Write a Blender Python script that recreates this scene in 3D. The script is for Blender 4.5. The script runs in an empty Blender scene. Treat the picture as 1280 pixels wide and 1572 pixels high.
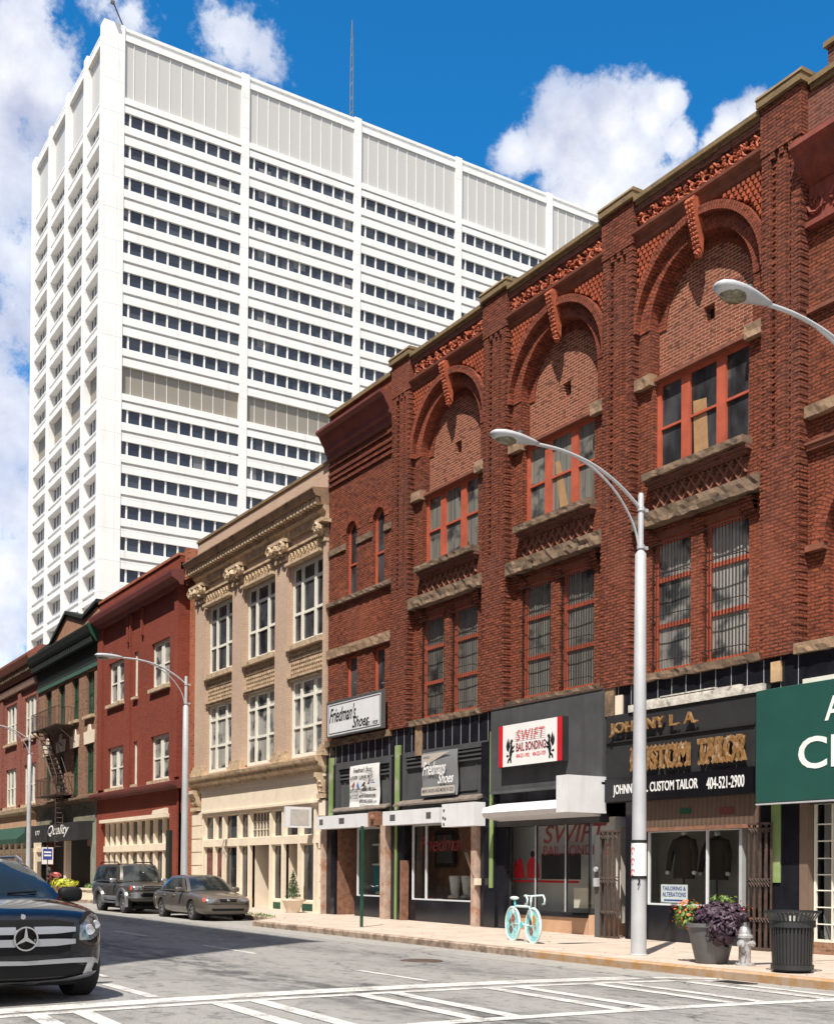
import bpy, bmesh, math, random
from mathutils import Vector, Matrix, noise
from mathutils.bvhtree import BVHTree
S = bpy.context.scene
COL = S.collection
rnd = random.Random(7)
R = math.radians

# ------------------------------------------------------------------ camera
cam_d = bpy.data.cameras.new('camera')
cam = bpy.data.objects.new('camera', cam_d); COL.objects.link(cam)
cam_d.sensor_fit = 'HORIZONTAL'; cam_d.sensor_width = 36
cam_d.lens = 36*1820.25/1280
cam_d.shift_y = (1319.18-786)/1280
cam_d.clip_start = .1; cam_d.clip_end = 3000
yaw, pit, rol = .5586779, .01121769, .00738612
Fv = Vector((math.sin(yaw)*math.cos(pit), math.cos(yaw)*math.cos(pit), math.sin(pit)))
Rv = Vector((math.cos(yaw), -math.sin(yaw), 0)); Uv = Rv.cross(Fv)
R2 = Rv*math.cos(rol)+Uv*math.sin(rol); U2 = Uv*math.cos(rol)-Rv*math.sin(rol)
cam.matrix_world = Matrix(((R2.x, U2.x, -Fv.x, 0), (R2.y, U2.y, -Fv.y, 0), (R2.z, U2.z, -Fv.z, 1.65), (0, 0, 0, 1)))
S.camera = cam
def cdir(u, v):
    """world direction seen at a point of the 1280 px photograph (used only to aim the clouds in the sky)"""
    return (R2*(u-640)/1820.25 - U2*(v-1319.18)/1820.25 + Fv).normalized()

# ------------------------------------------------------------------ sky, sun, exposure
SUN_EL, TO_SUN = R(60), Vector((-.789*.5, -.615*.5, .866)).normalized()
W = bpy.data.worlds.new("World"); S.world = W; W.use_nodes = True
nt = W.node_tree; nt.nodes.clear()
def wn(t, **k):
    n = nt.nodes.new(t)
    for a, b in k.items(): setattr(n, a, b)
    return n
def wmath(op, a, b=None, c=None, clamp=False):
    n = wn('ShaderNodeMath', operation=op, use_clamp=clamp)
    for i, x in enumerate((a, b, c)):
        if x is None: continue
        if isinstance(x, (int, float)): n.inputs[i].default_value = x
        else: nt.links.new(x, n.inputs[i])
    return n.outputs[0]
def wmix(f, a, b, bt='MIX'):
    n = wn('ShaderNodeMix', data_type='RGBA', blend_type=bt)
    for i, x in ((0, f), (6, a), (7, b)):
        if isinstance(x, (int, float)): n.inputs[i].default_value = x
        elif isinstance(x, tuple): n.inputs[i].default_value = (*x, 1)
        else: nt.links.new(x, n.inputs[i])
    return n.outputs[2]
sky = wn('ShaderNodeTexSky', sky_type='NISHITA', sun_disc=False, sun_elevation=SUN_EL,
         sun_rotation=math.atan2(TO_SUN.x, TO_SUN.y) % (2*math.pi), altitude=300, air_density=1.0, dust_density=.6, ozone_density=2.5)
skyc = wmix(1.0, sky.outputs[0], (.14, 1.0, 1.50), 'MULTIPLY')
tc = wn('ShaderNodeTexCoord')
def wnoise(scale, detail, rough=.6, off=(0, 0, 0)):
    m = wn('ShaderNodeMapping'); nt.links.new(tc.outputs['Generated'], m.inputs[0]); m.inputs['Location'].default_value = off
    n = wn('ShaderNodeTexNoise'); nt.links.new(m.outputs[0], n.inputs['Vector'])
    n.inputs['Scale'].default_value = scale; n.inputs['Detail'].default_value = detail; n.inputs['Roughness'].default_value = rough
    return n.outputs['Fac']
blobs = [(880,205,58,1),(940,195,60,1),(995,180,42,1),(1018,158,30,1),(960,245,70,1),(880,255,62,1),(800,235,34,.9),(900,300,80,1),(1040,215,30,.9),(840,225,45,.9),(990,290,60,.9),
         (1118,196,32,1),(1155,178,30,1),(1095,215,24,.8),(1200,190,40,1),
         (15,110,95,1),(55,150,62,1),(25,50,60,1),(-70,180,160,1),(10,280,70,.68),(20,400,90,.62),(10,500,110,.70),(20,620,80,.74),(-30,640,120,.95),(30,680,70,.7),(-20,900,110,1),(25,880,90,.95),(25,780,100,.80),(0,970,90,.9),
         (205,14,40,.52),(160,0,36,.52),(350,58,58,.56),(395,85,40,.54),(300,100,34,.45)]
cov = None
for u, v, r, w in blobs:
    c = cdir(u, v)
    vm = wn('ShaderNodeVectorMath', operation='DISTANCE'); nt.links.new(tc.outputs['Generated'], vm.inputs[0]); vm.inputs[1].default_value = c
    val = wmath('MULTIPLY_ADD', vm.outputs['Value'], -w/(r*1.35/1820), w*1.0)
    cov = val if cov is None else wmath('MAXIMUM', cov, val)
cov = wmath('MAXIMUM', cov, -.6)
# bright broken cloud added in the unseen sky behind the camera for neutral fill
bk = wn('ShaderNodeVectorMath', operation='DOT_PRODUCT'); nt.links.new(tc.outputs['Generated'], bk.inputs[0]); bk.inputs[1].default_value = (-Fv.x*.9, -Fv.y*.9, .35)
cov = wmath('MAXIMUM', cov, wmath('MULTIPLY_ADD', bk.outputs['Value'], 1.6, .10))
n1 = wnoise(26, 12, .66); n2 = wnoise(9, 4, .55, (3, 1, 2))
d = wmath('MULTIPLY_ADD', n1, 1.75, wmath('SUBTRACT', cov, 1.06))
d = wmath('MULTIPLY_ADD', n2, .45, wmath('SUBTRACT', d, .22))
mr = wn('ShaderNodeMapRange', interpolation_type='SMOOTHSTEP'); nt.links.new(d, mr.inputs['Value']); mr.inputs['From Min'].default_value = -.02; mr.inputs['From Max'].default_value = .34
dens = wmath('MULTIPLY', mr.outputs[0], wmath('MULTIPLY_ADD', cov, .55, .50, clamp=True))
n3 = wnoise(13, 6, .6, (0, 0, -.012)); n4 = wnoise(34, 6, .6, (5, 0, 0))
sh = wmath('MULTIPLY_ADD', n3, 2.6, wmath('MULTIPLY_ADD', n4, .9, -1.20), clamp=True)
cloudc = wmix(sh, (4.4, 4.7, 6.0), (8.6, 8.65, 8.9))
skyf = wmix(dens, skyc, cloudc)
bg = wn('ShaderNodeBackground'); bg.inputs['Strength'].default_value = .085
nt.links.new(skyf, bg.inputs[0])
wo = wn('ShaderNodeOutputWorld'); nt.links.new(bg.outputs[0], wo.inputs[0])

sun_d = bpy.data.lights.new('sun', 'SUN'); sun_d.energy = 5.0; sun_d.angle = R(.5); sun_d.color = (1, .93, .82)
sun = bpy.data.objects.new('sun', sun_d); COL.objects.link(sun)
sun.rotation_euler = TO_SUN.to_track_quat('Z', 'Y').to_euler(); sun.location = (-20, -20, 60)
S.view_settings.view_transform = 'Standard'; S.view_settings.look = 'None'
S.view_settings.gamma = 1; S.view_settings.exposure = .62; S.view_settings.use_curve_mapping = False
S.cycles.max_bounces = 6; S.cycles.transparent_max_bounces = 8; S.cycles.use_denoising = True

# ------------------------------------------------------------------ materials
class NT:
    def __init__(s, name):
        s.m = bpy.data.materials.new(name); s.m.use_nodes = True; s.t = s.m.node_tree
        s.b = s.t.nodes['Principled BSDF']
    def n(s, t, **k):
        x = s.t.nodes.new(t)
        for a, b in k.items(): setattr(x, a, b)
        return x
    def put(s, sock, x):
        if isinstance(x, (int, float)): sock.default_value = x
        elif isinstance(x, tuple): sock.default_value = (*x, 1) if len(sock.default_value) == 4 and len(x) == 3 else x
        else: s.t.links.new(x, sock)
    def math(s, op, a, b=None, c=None, clamp=False):
        n = s.n('ShaderNodeMath', operation=op, use_clamp=clamp)
        for i, x in enumerate((a, b, c)):
            if x is not None: s.put(n.inputs[i], x)
        return n.outputs[0]
    def mix(s, f, a, b, bt='MIX'):
        n = s.n('ShaderNodeMix', data_type='RGBA', blend_type=bt)
        s.put(n.inputs[0], f); s.put(n.inputs[6], a); s.put(n.inputs[7], b)
        return n.outputs[2]
    def noise(s, vec, scale, detail=4, rough=.6, dist=0):
        n = s.n('ShaderNodeTexNoise'); s.put(n.inputs['Vector'], vec)
        n.inputs['Scale'].default_value = scale; n.inputs['Detail'].default_value = detail; n.inputs['Roughness'].default_value = rough
        n.inputs['Distortion'].default_value = dist
        return n.outputs['Fac']
    def ramp(s, x, a, b):
        n = s.n('ShaderNodeMapRange', interpolation_type='SMOOTHSTEP'); s.put(n.inputs['Value'], x)
        n.inputs['From Min'].default_value = a; n.inputs['From Max'].default_value = b
        return n.outputs[0]
    def map(s, vec, sc=(1, 1, 1), loc=(0, 0, 0)):
        n = s.n('ShaderNodeMapping'); s.put(n.inputs[0], vec); n.inputs['Scale'].default_value = sc; n.inputs['Location'].default_value = loc
        return n.outputs[0]
    def bump(s, h, strength=.5, dist=.01):
        n = s.n('ShaderNodeBump'); s.put(n.inputs['Height'], h); n.inputs['Strength'].default_value = strength; n.inputs['Distance'].default_value = dist
        s.t.links.new(n.outputs[0], s.b.inputs['Normal'])
    def pos(s): return s.n('ShaderNodeNewGeometry').outputs['Position']
    def obj(s): return s.n('ShaderNodeTexCoord').outputs['Object']
    def wallvec(s):
        g = s.n('ShaderNodeNewGeometry'); sp = s.n('ShaderNodeSeparateXYZ'); s.put(sp.inputs[0], g.outputs['Position'])
        sn = s.n('ShaderNodeSeparateXYZ'); s.put(sn.inputs[0], g.outputs['True Normal'])
        ny = s.math('GREATER_THAN', s.math('ABSOLUTE', sn.outputs[1]), .72)
        nz = s.math('GREATER_THAN', s.math('ABSOLUTE', sn.outputs[2]), .72)
        def lerp(f, a, b): return s.math('MULTIPLY_ADD', f, s.math('SUBTRACT', b, a), a)
        u = lerp(ny, sp.outputs[1], sp.outputs[0]); v = lerp(nz, sp.outputs[2], sp.outputs[0])
        c = s.n('ShaderNodeCombineXYZ'); s.put(c.inputs[0], u); s.put(c.inputs[1], v)
        return c.outputs[0]
def plain(name, col, rough=.6, metal=0, var=.12, vs=2.0, bump=0, bs=30, coat=0, dirt=None, spec=None, world=True, streak=0):
    m = NT(name); v = m.pos() if world else m.obj()
    c = tuple(col)
    if var:
        f = m.noise(v, vs, 6, .65)
        c = m.mix(m.ramp(f, .25, .75), tuple(x*(1-var) for x in col), tuple(min(1, x*(1+var)) for x in col))
    if streak:
        f = m.noise(m.map(v, (3.0, 3.0, .25)), 1.6, 5, .7)
        c = m.mix(m.math('MULTIPLY', m.ramp(f, .48, .75), streak), c, tuple(x*.35 for x in col))
    if dirt:
        f = m.noise(v, dirt[1], 8, .7)
        c = m.mix(m.math('MULTIPLY', m.ramp(f, .5, .68), dirt[2]), c, tuple(dirt[0]))
    m.put(m.b.inputs['Base Color'], c); m.b.inputs['Roughness'].default_value = rough; m.b.inputs['Metallic'].default_value = metal
    if coat: m.b.inputs['Coat Weight'].default_value = coat; m.b.inputs['Coat Roughness'].default_value = .04
    if spec is not None: m.b.inputs['Specular IOR Level'].default_value = spec
    if bump: m.bump(m.noise(v, bs, 5, .6), bump, .02)
    return m.m
def brick(name, c1, c2, mortar, w=.215, h=.072, ms=.014, soot=.35, bump=.9, rel=.02, uv=False, stain=(.1, .06, .05), uneven=.0, offset=.5, oddk=1.0):
    m = NT(name)
    v = m.n('ShaderNodeTexCoord').outputs['UV'] if uv else m.wallvec()
    p = m.pos()
    if uneven:
        nn = m.n('ShaderNodeTexNoise'); m.put(nn.inputs['Vector'], p); nn.inputs['Scale'].default_value = 3
        sub = m.n('ShaderNodeVectorMath', operation='MULTIPLY_ADD'); m.put(sub.inputs[0], nn.outputs['Color']); sub.inputs[1].default_value = (uneven,)*3; m.put(sub.inputs[2], v); v = sub.outputs[0]
    b = m.n('ShaderNodeTexBrick'); m.put(b.inputs['Vector'], v); b.offset = offset
    for k, x in (('Scale', 1), ('Brick Width', w), ('Row Height', h), ('Mortar Size', ms), ('Mortar Smooth', .25), ('Bias', -.1)): b.inputs[k].default_value = x
    m.put(b.inputs['Color1'], c1); m.put(b.inputs['Color2'], c2); m.put(b.inputs['Mortar'], mortar)
    c = b.outputs['Color']
    f = m.noise(p, .55, 7, .68)
    c = m.mix(m.math('MULTIPLY', m.ramp(f, .42, .72), soot), c, stain)
    f2 = m.noise(p, 14, 4, .6)
    c = m.mix(m.math('MULTIPLY', f2, .35), c, tuple(x*1.45 for x in c1), 'MIX')
    # single odd bricks, pale repair patches and large-scale weathering
    odd = m.noise(m.map(p, (4.6, 4.6, 13.5), (3, 1, 7)), 1.0, 1, .3)
    c = m.mix(m.math('MULTIPLY', m.ramp(odd, .60, .66), .55*oddk), c, tuple(x*.30 for x in c2))
    c = m.mix(m.math('MULTIPLY', m.ramp(odd, .37, .31), .35*oddk), c, tuple(min(1, x*1.5+.02) for x in c1))
    big = m.noise(p, .22, 4, .6)
    c = m.mix(m.math('MULTIPLY', m.ramp(big, .52, .70), .30), c, tuple(min(1, x*1.35+.015) for x in c1))
    f3 = m.noise(m.map(p, (2.2, 2.2, .22)), 1.2, 5, .7)
    c = m.mix(m.math('MULTIPLY', m.ramp(f3, .55, .8), soot*.9), c, tuple(x*.35 for x in c2))
    m.put(m.b.inputs['Base Color'], c); m.b.inputs['Roughness'].default_value = .88; m.b.inputs['Specular IOR Level'].default_value = .25
    hgt = m.math('MULTIPLY_ADD', b.outputs['Fac'], -1.0, m.math('MULTIPLY', m.noise(p, 60, 3), .5))
    m.bump(hgt, bump, rel)
    return m.m
def glass_dark(name, col=(.02, .024, .03), var=.5, rough=.03, curtain=None, vs=.7):
    """a window pane seen from the street: dark room behind, reflections on the glass, sometimes a pale blind"""
    m = NT(name); oi = m.n('ShaderNodeObjectInfo').outputs['Random']; va_ = m.n('ShaderNodeVectorMath', operation='MULTIPLY_ADD'); cx_ = m.n('ShaderNodeCombineXYZ'); m.put(cx_.inputs[1], oi); m.put(va_.inputs[0], cx_.outputs[0]); va_.inputs[1].default_value = (0, 37, 0); m.put(va_.inputs[2], m.pos()); p = va_.outputs[0]
    f = m.noise(m.map(p, (1, 1.3, .7)), vs, 3, .5)
    c = m.mix(m.ramp(f, .3, .7), tuple(x*(1-var) for x in col), tuple(x*(1+var*1.6) for x in col))
    if curtain:
        wv = m.noise(m.map(p, (9, 9, .35)), 1.3, 3, .5)
        cc = m.mix(m.ramp(wv, .35, .65), tuple(x*.6 for x in curtain[0]), tuple(curtain[0]))
        f2 = m.noise(m.map(p, (.9, .9, 1.1), (7, 3, 1)), .9, 3, .6)
        c = m.mix(m.math('MULTIPLY', m.ramp(f2, curtain[1], curtain[1]+.12), curtain[2]), c, cc)
    m.put(m.b.inputs['Base Color'], c); m.b.inputs['Roughness'].default_value = rough
    m.b.inputs['Specular IOR Level'].default_value = .6; m.b.inputs['IOR'].default_value = 1.5
    nz = m.noise(p, 1.7, 2, .5); m.bump(nz, .12, .05)
    return m.m
def glass_clear(name, tint=(.92, .95, .95)):
    m = NT(name); out = m.t.nodes['Material Output']
    tr = m.n('ShaderNodeBsdfTransparent'); tr.inputs[0].default_value = (*tint, 1)
    gl = m.n('ShaderNodeBsdfGlossy'); gl.inputs['Roughness'].default_value = .02
    fr = m.n('ShaderNodeFresnel'); fr.inputs[0].default_value = 1.5
    bf = m.n('ShaderNodeNewGeometry').outputs['Backfacing']; f = m.math('MULTIPLY', m.math('MULTIPLY_ADD', fr.outputs[0], 1.0, .01, clamp=True), m.math('SUBTRACT', 1.0, bf))
    mx = m.n('ShaderNodeMixShader'); m.t.links.new(f, mx.inputs[0]); m.t.links.new(tr.outputs[0], mx.inputs[1]); m.t.links.new(gl.outputs[0], mx.inputs[2])
    m.t.links.new(mx.outputs[0], out.inputs[0])
    return m.m
M = {}
M['brick'] = brick('brick_red', (.265, .070, .032), (.125, .037, .022), (.030, .013, .011), soot=.4, ms=.016, bump=1.0, rel=.03)
M['brick_pier'] = brick('brick_pier', (.255, .068, .033), (.115, .034, .022), (.022, .011, .010), soot=.45, ms=.018, rel=.03)
M['brick_tymp'] = brick('brick_tympanum', (.225, .060, .036), (.14, .038, .026), (.45, .32, .21), ms=.010, soot=.3, bump=.5)
M['brick_arch'] = brick('brick_arch', (.27, .066, .032), (.14, .040, .025), (.045, .02, .016), w=.23, h=.078, ms=.014, uv=True, soot=.3)
M['brick_dark'] = brick('brick_dark', (.16, .05, .035), (.11, .034, .027), (.19, .12, .09), soot=.3, bump=.5)
M['brick_tan'] = brick('brick_tan', (.49, .36, .275), (.43, .31, .235), (.33, .24, .18), w=.21, h=.068, ms=.010, soot=.16, bump=.45, stain=(.2, .14, .1), oddk=.18)
M['brick_buff'] = brick('brick_buff', (.27, .15, .095), (.22, .12, .08), (.20, .13, .09), soot=.25, bump=.4)
M['brick_raw'] = brick('brick_raw', (.36, .10, .045), (.26, .075, .04), (.30, .18, .12), soot=.35, bump=.5, uneven=.05)
M['brick_far'] = brick('brick_far', (.26, .085, .062), (.21, .065, .05), (.20, .10, .08), soot=.25, bump=.4)
M['red_paint'] = brick('red_painted_brick', (.235, .054, .032), (.19, .042, .027), (.13, .034, .022), ms=.012, soot=.45, bump=.6, stain=(.10, .03, .022), oddk=.35)
M['red_dark'] = plain('dark_red_paint', (.14, .032, .026), .7, var=.2, vs=1.2, streak=.3)
M['terra'] = plain('terracotta', (.37, .086, .036), .75, var=.35, vs=6, bump=.35, bs=20, dirt=((.12, .035, .02), 3, .7))
M['terra_red'] = plain('terracotta_painted', (.19, .043, .029), .85, var=.3, vs=3, streak=.4, bump=.2, bs=10)
M['cornice_red'] = plain('cornice_metal', (.17, .045, .032), .6, var=.2, vs=1.5, streak=.3)
M['brown_mould'] = plain('brown_moulding', (.20, .07, .042), .7, var=.25, vs=4)
M['stone'] = plain('rough_sandstone', (.27, .175, .11), .9, var=.25, vs=2, bump=.6, bs=14, dirt=((.07, .05, .035), 1.6, .8))
M['stone_dark'] = plain('weathered_stone', (.165, .11, .072), .92, var=.3, vs=2, bump=.6, bs=16, dirt=((.032, .026, .02), 2.2, .9))
M['coping'] = plain('mossy_coping', (.21, .145, .07), .9, var=.35, vs=3, bump=.5, bs=12, dirt=((.05, .045, .03), 3, .7))
M['orange'] = plain('orange_window_paint', (.42, .092, .048), .6, var=.18, vs=3, streak=.25)
M['white_paint'] = plain('white_window_paint', (.74, .72, .64), .55, var=.06, vs=3, streak=.12)
M['plaster'] = plain('rough_plaster', (.55, .52, .47), .9, var=.25, vs=5, bump=.8, bs=12, dirt=((.16, .13, .11), 4, .8))
M['cream'] = plain('cream_paint', (.76, .66, .53), .6, var=.08, vs=2, streak=.12)
M['limestone'] = plain('carved_limestone', (.48, .36, .24), .85, var=.3, vs=5, bump=.6, bs=18, dirt=((.12, .085, .055), 3.5, .7))
M['green_paint'] = plain('green_window_paint', (.010, .065, .036), .5, var=.3, vs=3)
M['green_shaded'] = plain('dark_green_with_shade', (.007, .013, .010), .9, var=.3, vs=3)  # dark green, with the frieze's deep shade blackened into the colour
M['tile'] = plain('black_glass_tile', (.012, .013, .018), .16, var=.4, vs=1.2, streak=.3)
M['black'] = plain('black_sign_board', (.016, .016, .018), .75, var=.25, vs=2)
M['charcoal'] = plain('charcoal_metal', (.06, .062, .066), .75, var=.22, vs=1.0, streak=.35, bump=.1, bs=3)
M['charcoal2'] = plain('grey_board', (.085, .088, .09), .6, var=.2, vs=1.5, streak=.3)
M['whitemetal'] = plain('white_shutter_metal', (.68, .69, .72), .45, var=.05, vs=2, streak=.18)
M['greenstrip'] = plain('green_enamel_strip', (.21, .30, .11), .5, var=.15, vs=1.0, dirt=((.42, .40, .32), 1.2, .8))
M['rust'] = plain('rusty_steel', (.20, .10, .065), .8, var=.4, vs=6, dirt=((.33, .13, .05), 4, .6))
M['postpaint'] = plain('flaking_orange_post', (.42, .31, .25), .7, var=.25, vs=4, dirt=((.32, .12, .06), 2.5, .9))
M['dark'] = plain('dark_interior', (.012, .011, .011), .9, var=0)
M['room'] = plain('shop_interior_grey', (.40, .375, .345), .9, var=.1)
M['room_white'] = plain('shop_interior_white', (.72, .70, .67), .9, var=.06)
M['wood'] = plain('wood_panelling', (.27, .145, .085), .6, var=.3, vs=3)
M['teal'] = plain('teal_cloth', (.01, .15, .17), .7, var=.4, vs=5)
M['whitecloth'] = plain('white_cloth', (.62, .6, .56), .8, var=.15, vs=5)
M['tanbase'] = plain('tan_bulkhead', (.48, .30, .19), .7, var=.12, vs=2, streak=.2)
M['pane'] = glass_dark('window_pane_dark', (.035, .036, .040), var=.7, vs=1.1, curtain=((.16, .15, .14), .56, .8))
M['pane_curtain'] = glass_dark('window_pane_blinds', (.03, .032, .036), curtain=((.23, .225, .20), .36, .9), rough=.12)
M['pane_white'] = glass_dark('window_pane_white_blinds', (.05, .055, .06), curtain=((.46, .45, .42), .40, .9), rough=.14)
def tower_glass():
    m = NT('tower_glass'); p = m.pos(); sn = m.n('ShaderNodeVectorMath', operation='SNAP'); m.put(sn.inputs[0], m.map(p, (1, 1, 1), (.3, .3, .4))); sn.inputs[1].default_value = (1.77, 1.7, 4.02)
    wnz = m.n('ShaderNodeTexWhiteNoise'); m.put(wnz.inputs['Vector'], sn.outputs[0]); f = m.noise(p, .12, 3, .5)
    c = m.mix(m.math('POWER', wnz.outputs['Value'], 2.2), (.014, .024, .048), (.06, .075, .10)); c = m.mix(m.math('MULTIPLY', m.math('GREATER_THAN', wnz.outputs['Value'], .93), .5), c, (.22, .22, .21))
    m.put(m.b.inputs['Base Color'], c); m.b.inputs['Roughness'].default_value = .05; m.bump(m.noise(p, 1.1, 2), .15, .1); return m.m
M['pane_tower'] = tower_glass()
M['pane_unused'] = glass_dark('plain_dark_glass', (.020, .032, .058), var=.6, vs=.35)
M['clear'] = glass_clear('shop_glass')
M['red'] = plain('red_vinyl', (.55, .012, .02), .5, var=.05)
M['white'] = plain('white_vinyl', (.78, .78, .78), .5, var=.04)
M['gold'] = plain('weathered_gold_letters', (.33, .18, .07), .45, var=.35, vs=12, metal=.3, dirt=((.7, .62, .5), 6, .5))
M['blackletter'] = plain('black_lettering', (.01, .01, .012), .6, var=0)
M['galv'] = plain('galvanised_paint', (.46, .475, .50), .42, var=.08, vs=2, metal=.15, streak=.12)
M['lens'] = plain('lamp_lens', (.16, .145, .10), .15, var=.5, vs=20, world=False)
M['iron'] = plain('rusted_iron_bars', (.075, .048, .038), .65, var=.4, vs=8)
M['bars'] = plain('thin_window_bars', (.022, .018, .018), .6, var=.2)
M['awning'] = plain('green_vinyl_awning', (.013, .072, .058), .5, var=.08, vs=1.5, bump=.08, bs=1.5)
M['ledge'] = plain('worn_timber_ledge', (.15, .12, .10), .8, var=.3, vs=4)

def tower_mat():
    m = NT('white_precast'); v = m.pos()
    f = m.noise(v, .35, 5, .6); g = m.noise(m.map(v, (1, 1, .12)), 1.2, 5, .7)
    c = m.mix(m.ramp(f, .3, .7), (.73, .73, .72), (.78, .78, .77)); c = m.mix(m.math('MULTIPLY', m.ramp(g, .5, .8), .25), c, (.48, .46, .40))
    sp = m.n('ShaderNodeSeparateXYZ'); m.put(sp.inputs[0], v)
    st_ = m.noise(m.map(v, (.9, .9, .05), (2, 5, 1)), 1.5, 5, .75); c = m.mix(m.math('MULTIPLY', m.ramp(st_, .56, .72), .30), c, (.40, .38, .33))
    fr = m.math('FRACT', m.math('DIVIDE', sp.outputs[2], 4.02)); ln = m.math('LESS_THAN', fr, .02)
    c = m.mix(m.math('MULTIPLY', ln, .35), c, (.3, .3, .28))
    m.put(m.b.inputs['Base Color'], c); m.b.inputs['Roughness'].default_value = .7
    return m.m
M['precast'] = tower_mat()
def fluted(name, c1, pitch, depth=.5):
    m = NT(name); sp = m.n('ShaderNodeSeparateXYZ'); m.put(sp.inputs[0], m.wallvec())
    fr = m.math('FRACT', m.math('DIVIDE', sp.outputs[0], pitch)); s = m.math('ABSOLUTE', m.math('SUBTRACT', fr, .5))
    m.put(m.b.inputs['Base Color'], m.mix(m.math('MULTIPLY', s, depth), tuple(c1), tuple(x*.55 for x in c1))); m.b.inputs['Roughness'].default_value = .6
    m.bump(s, depth*.5, pitch*.3)
    return m.m
M['fluted'] = fluted('fluted_panel', (.48, .475, .46), .30, .10)
M['fluted_dark'] = fluted('louvre_panel', (.24, .215, .18), .30, .12)
M['corrug'] = fluted('corrugated_brown', (.13, .085, .06), .13, 1.4)

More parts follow.
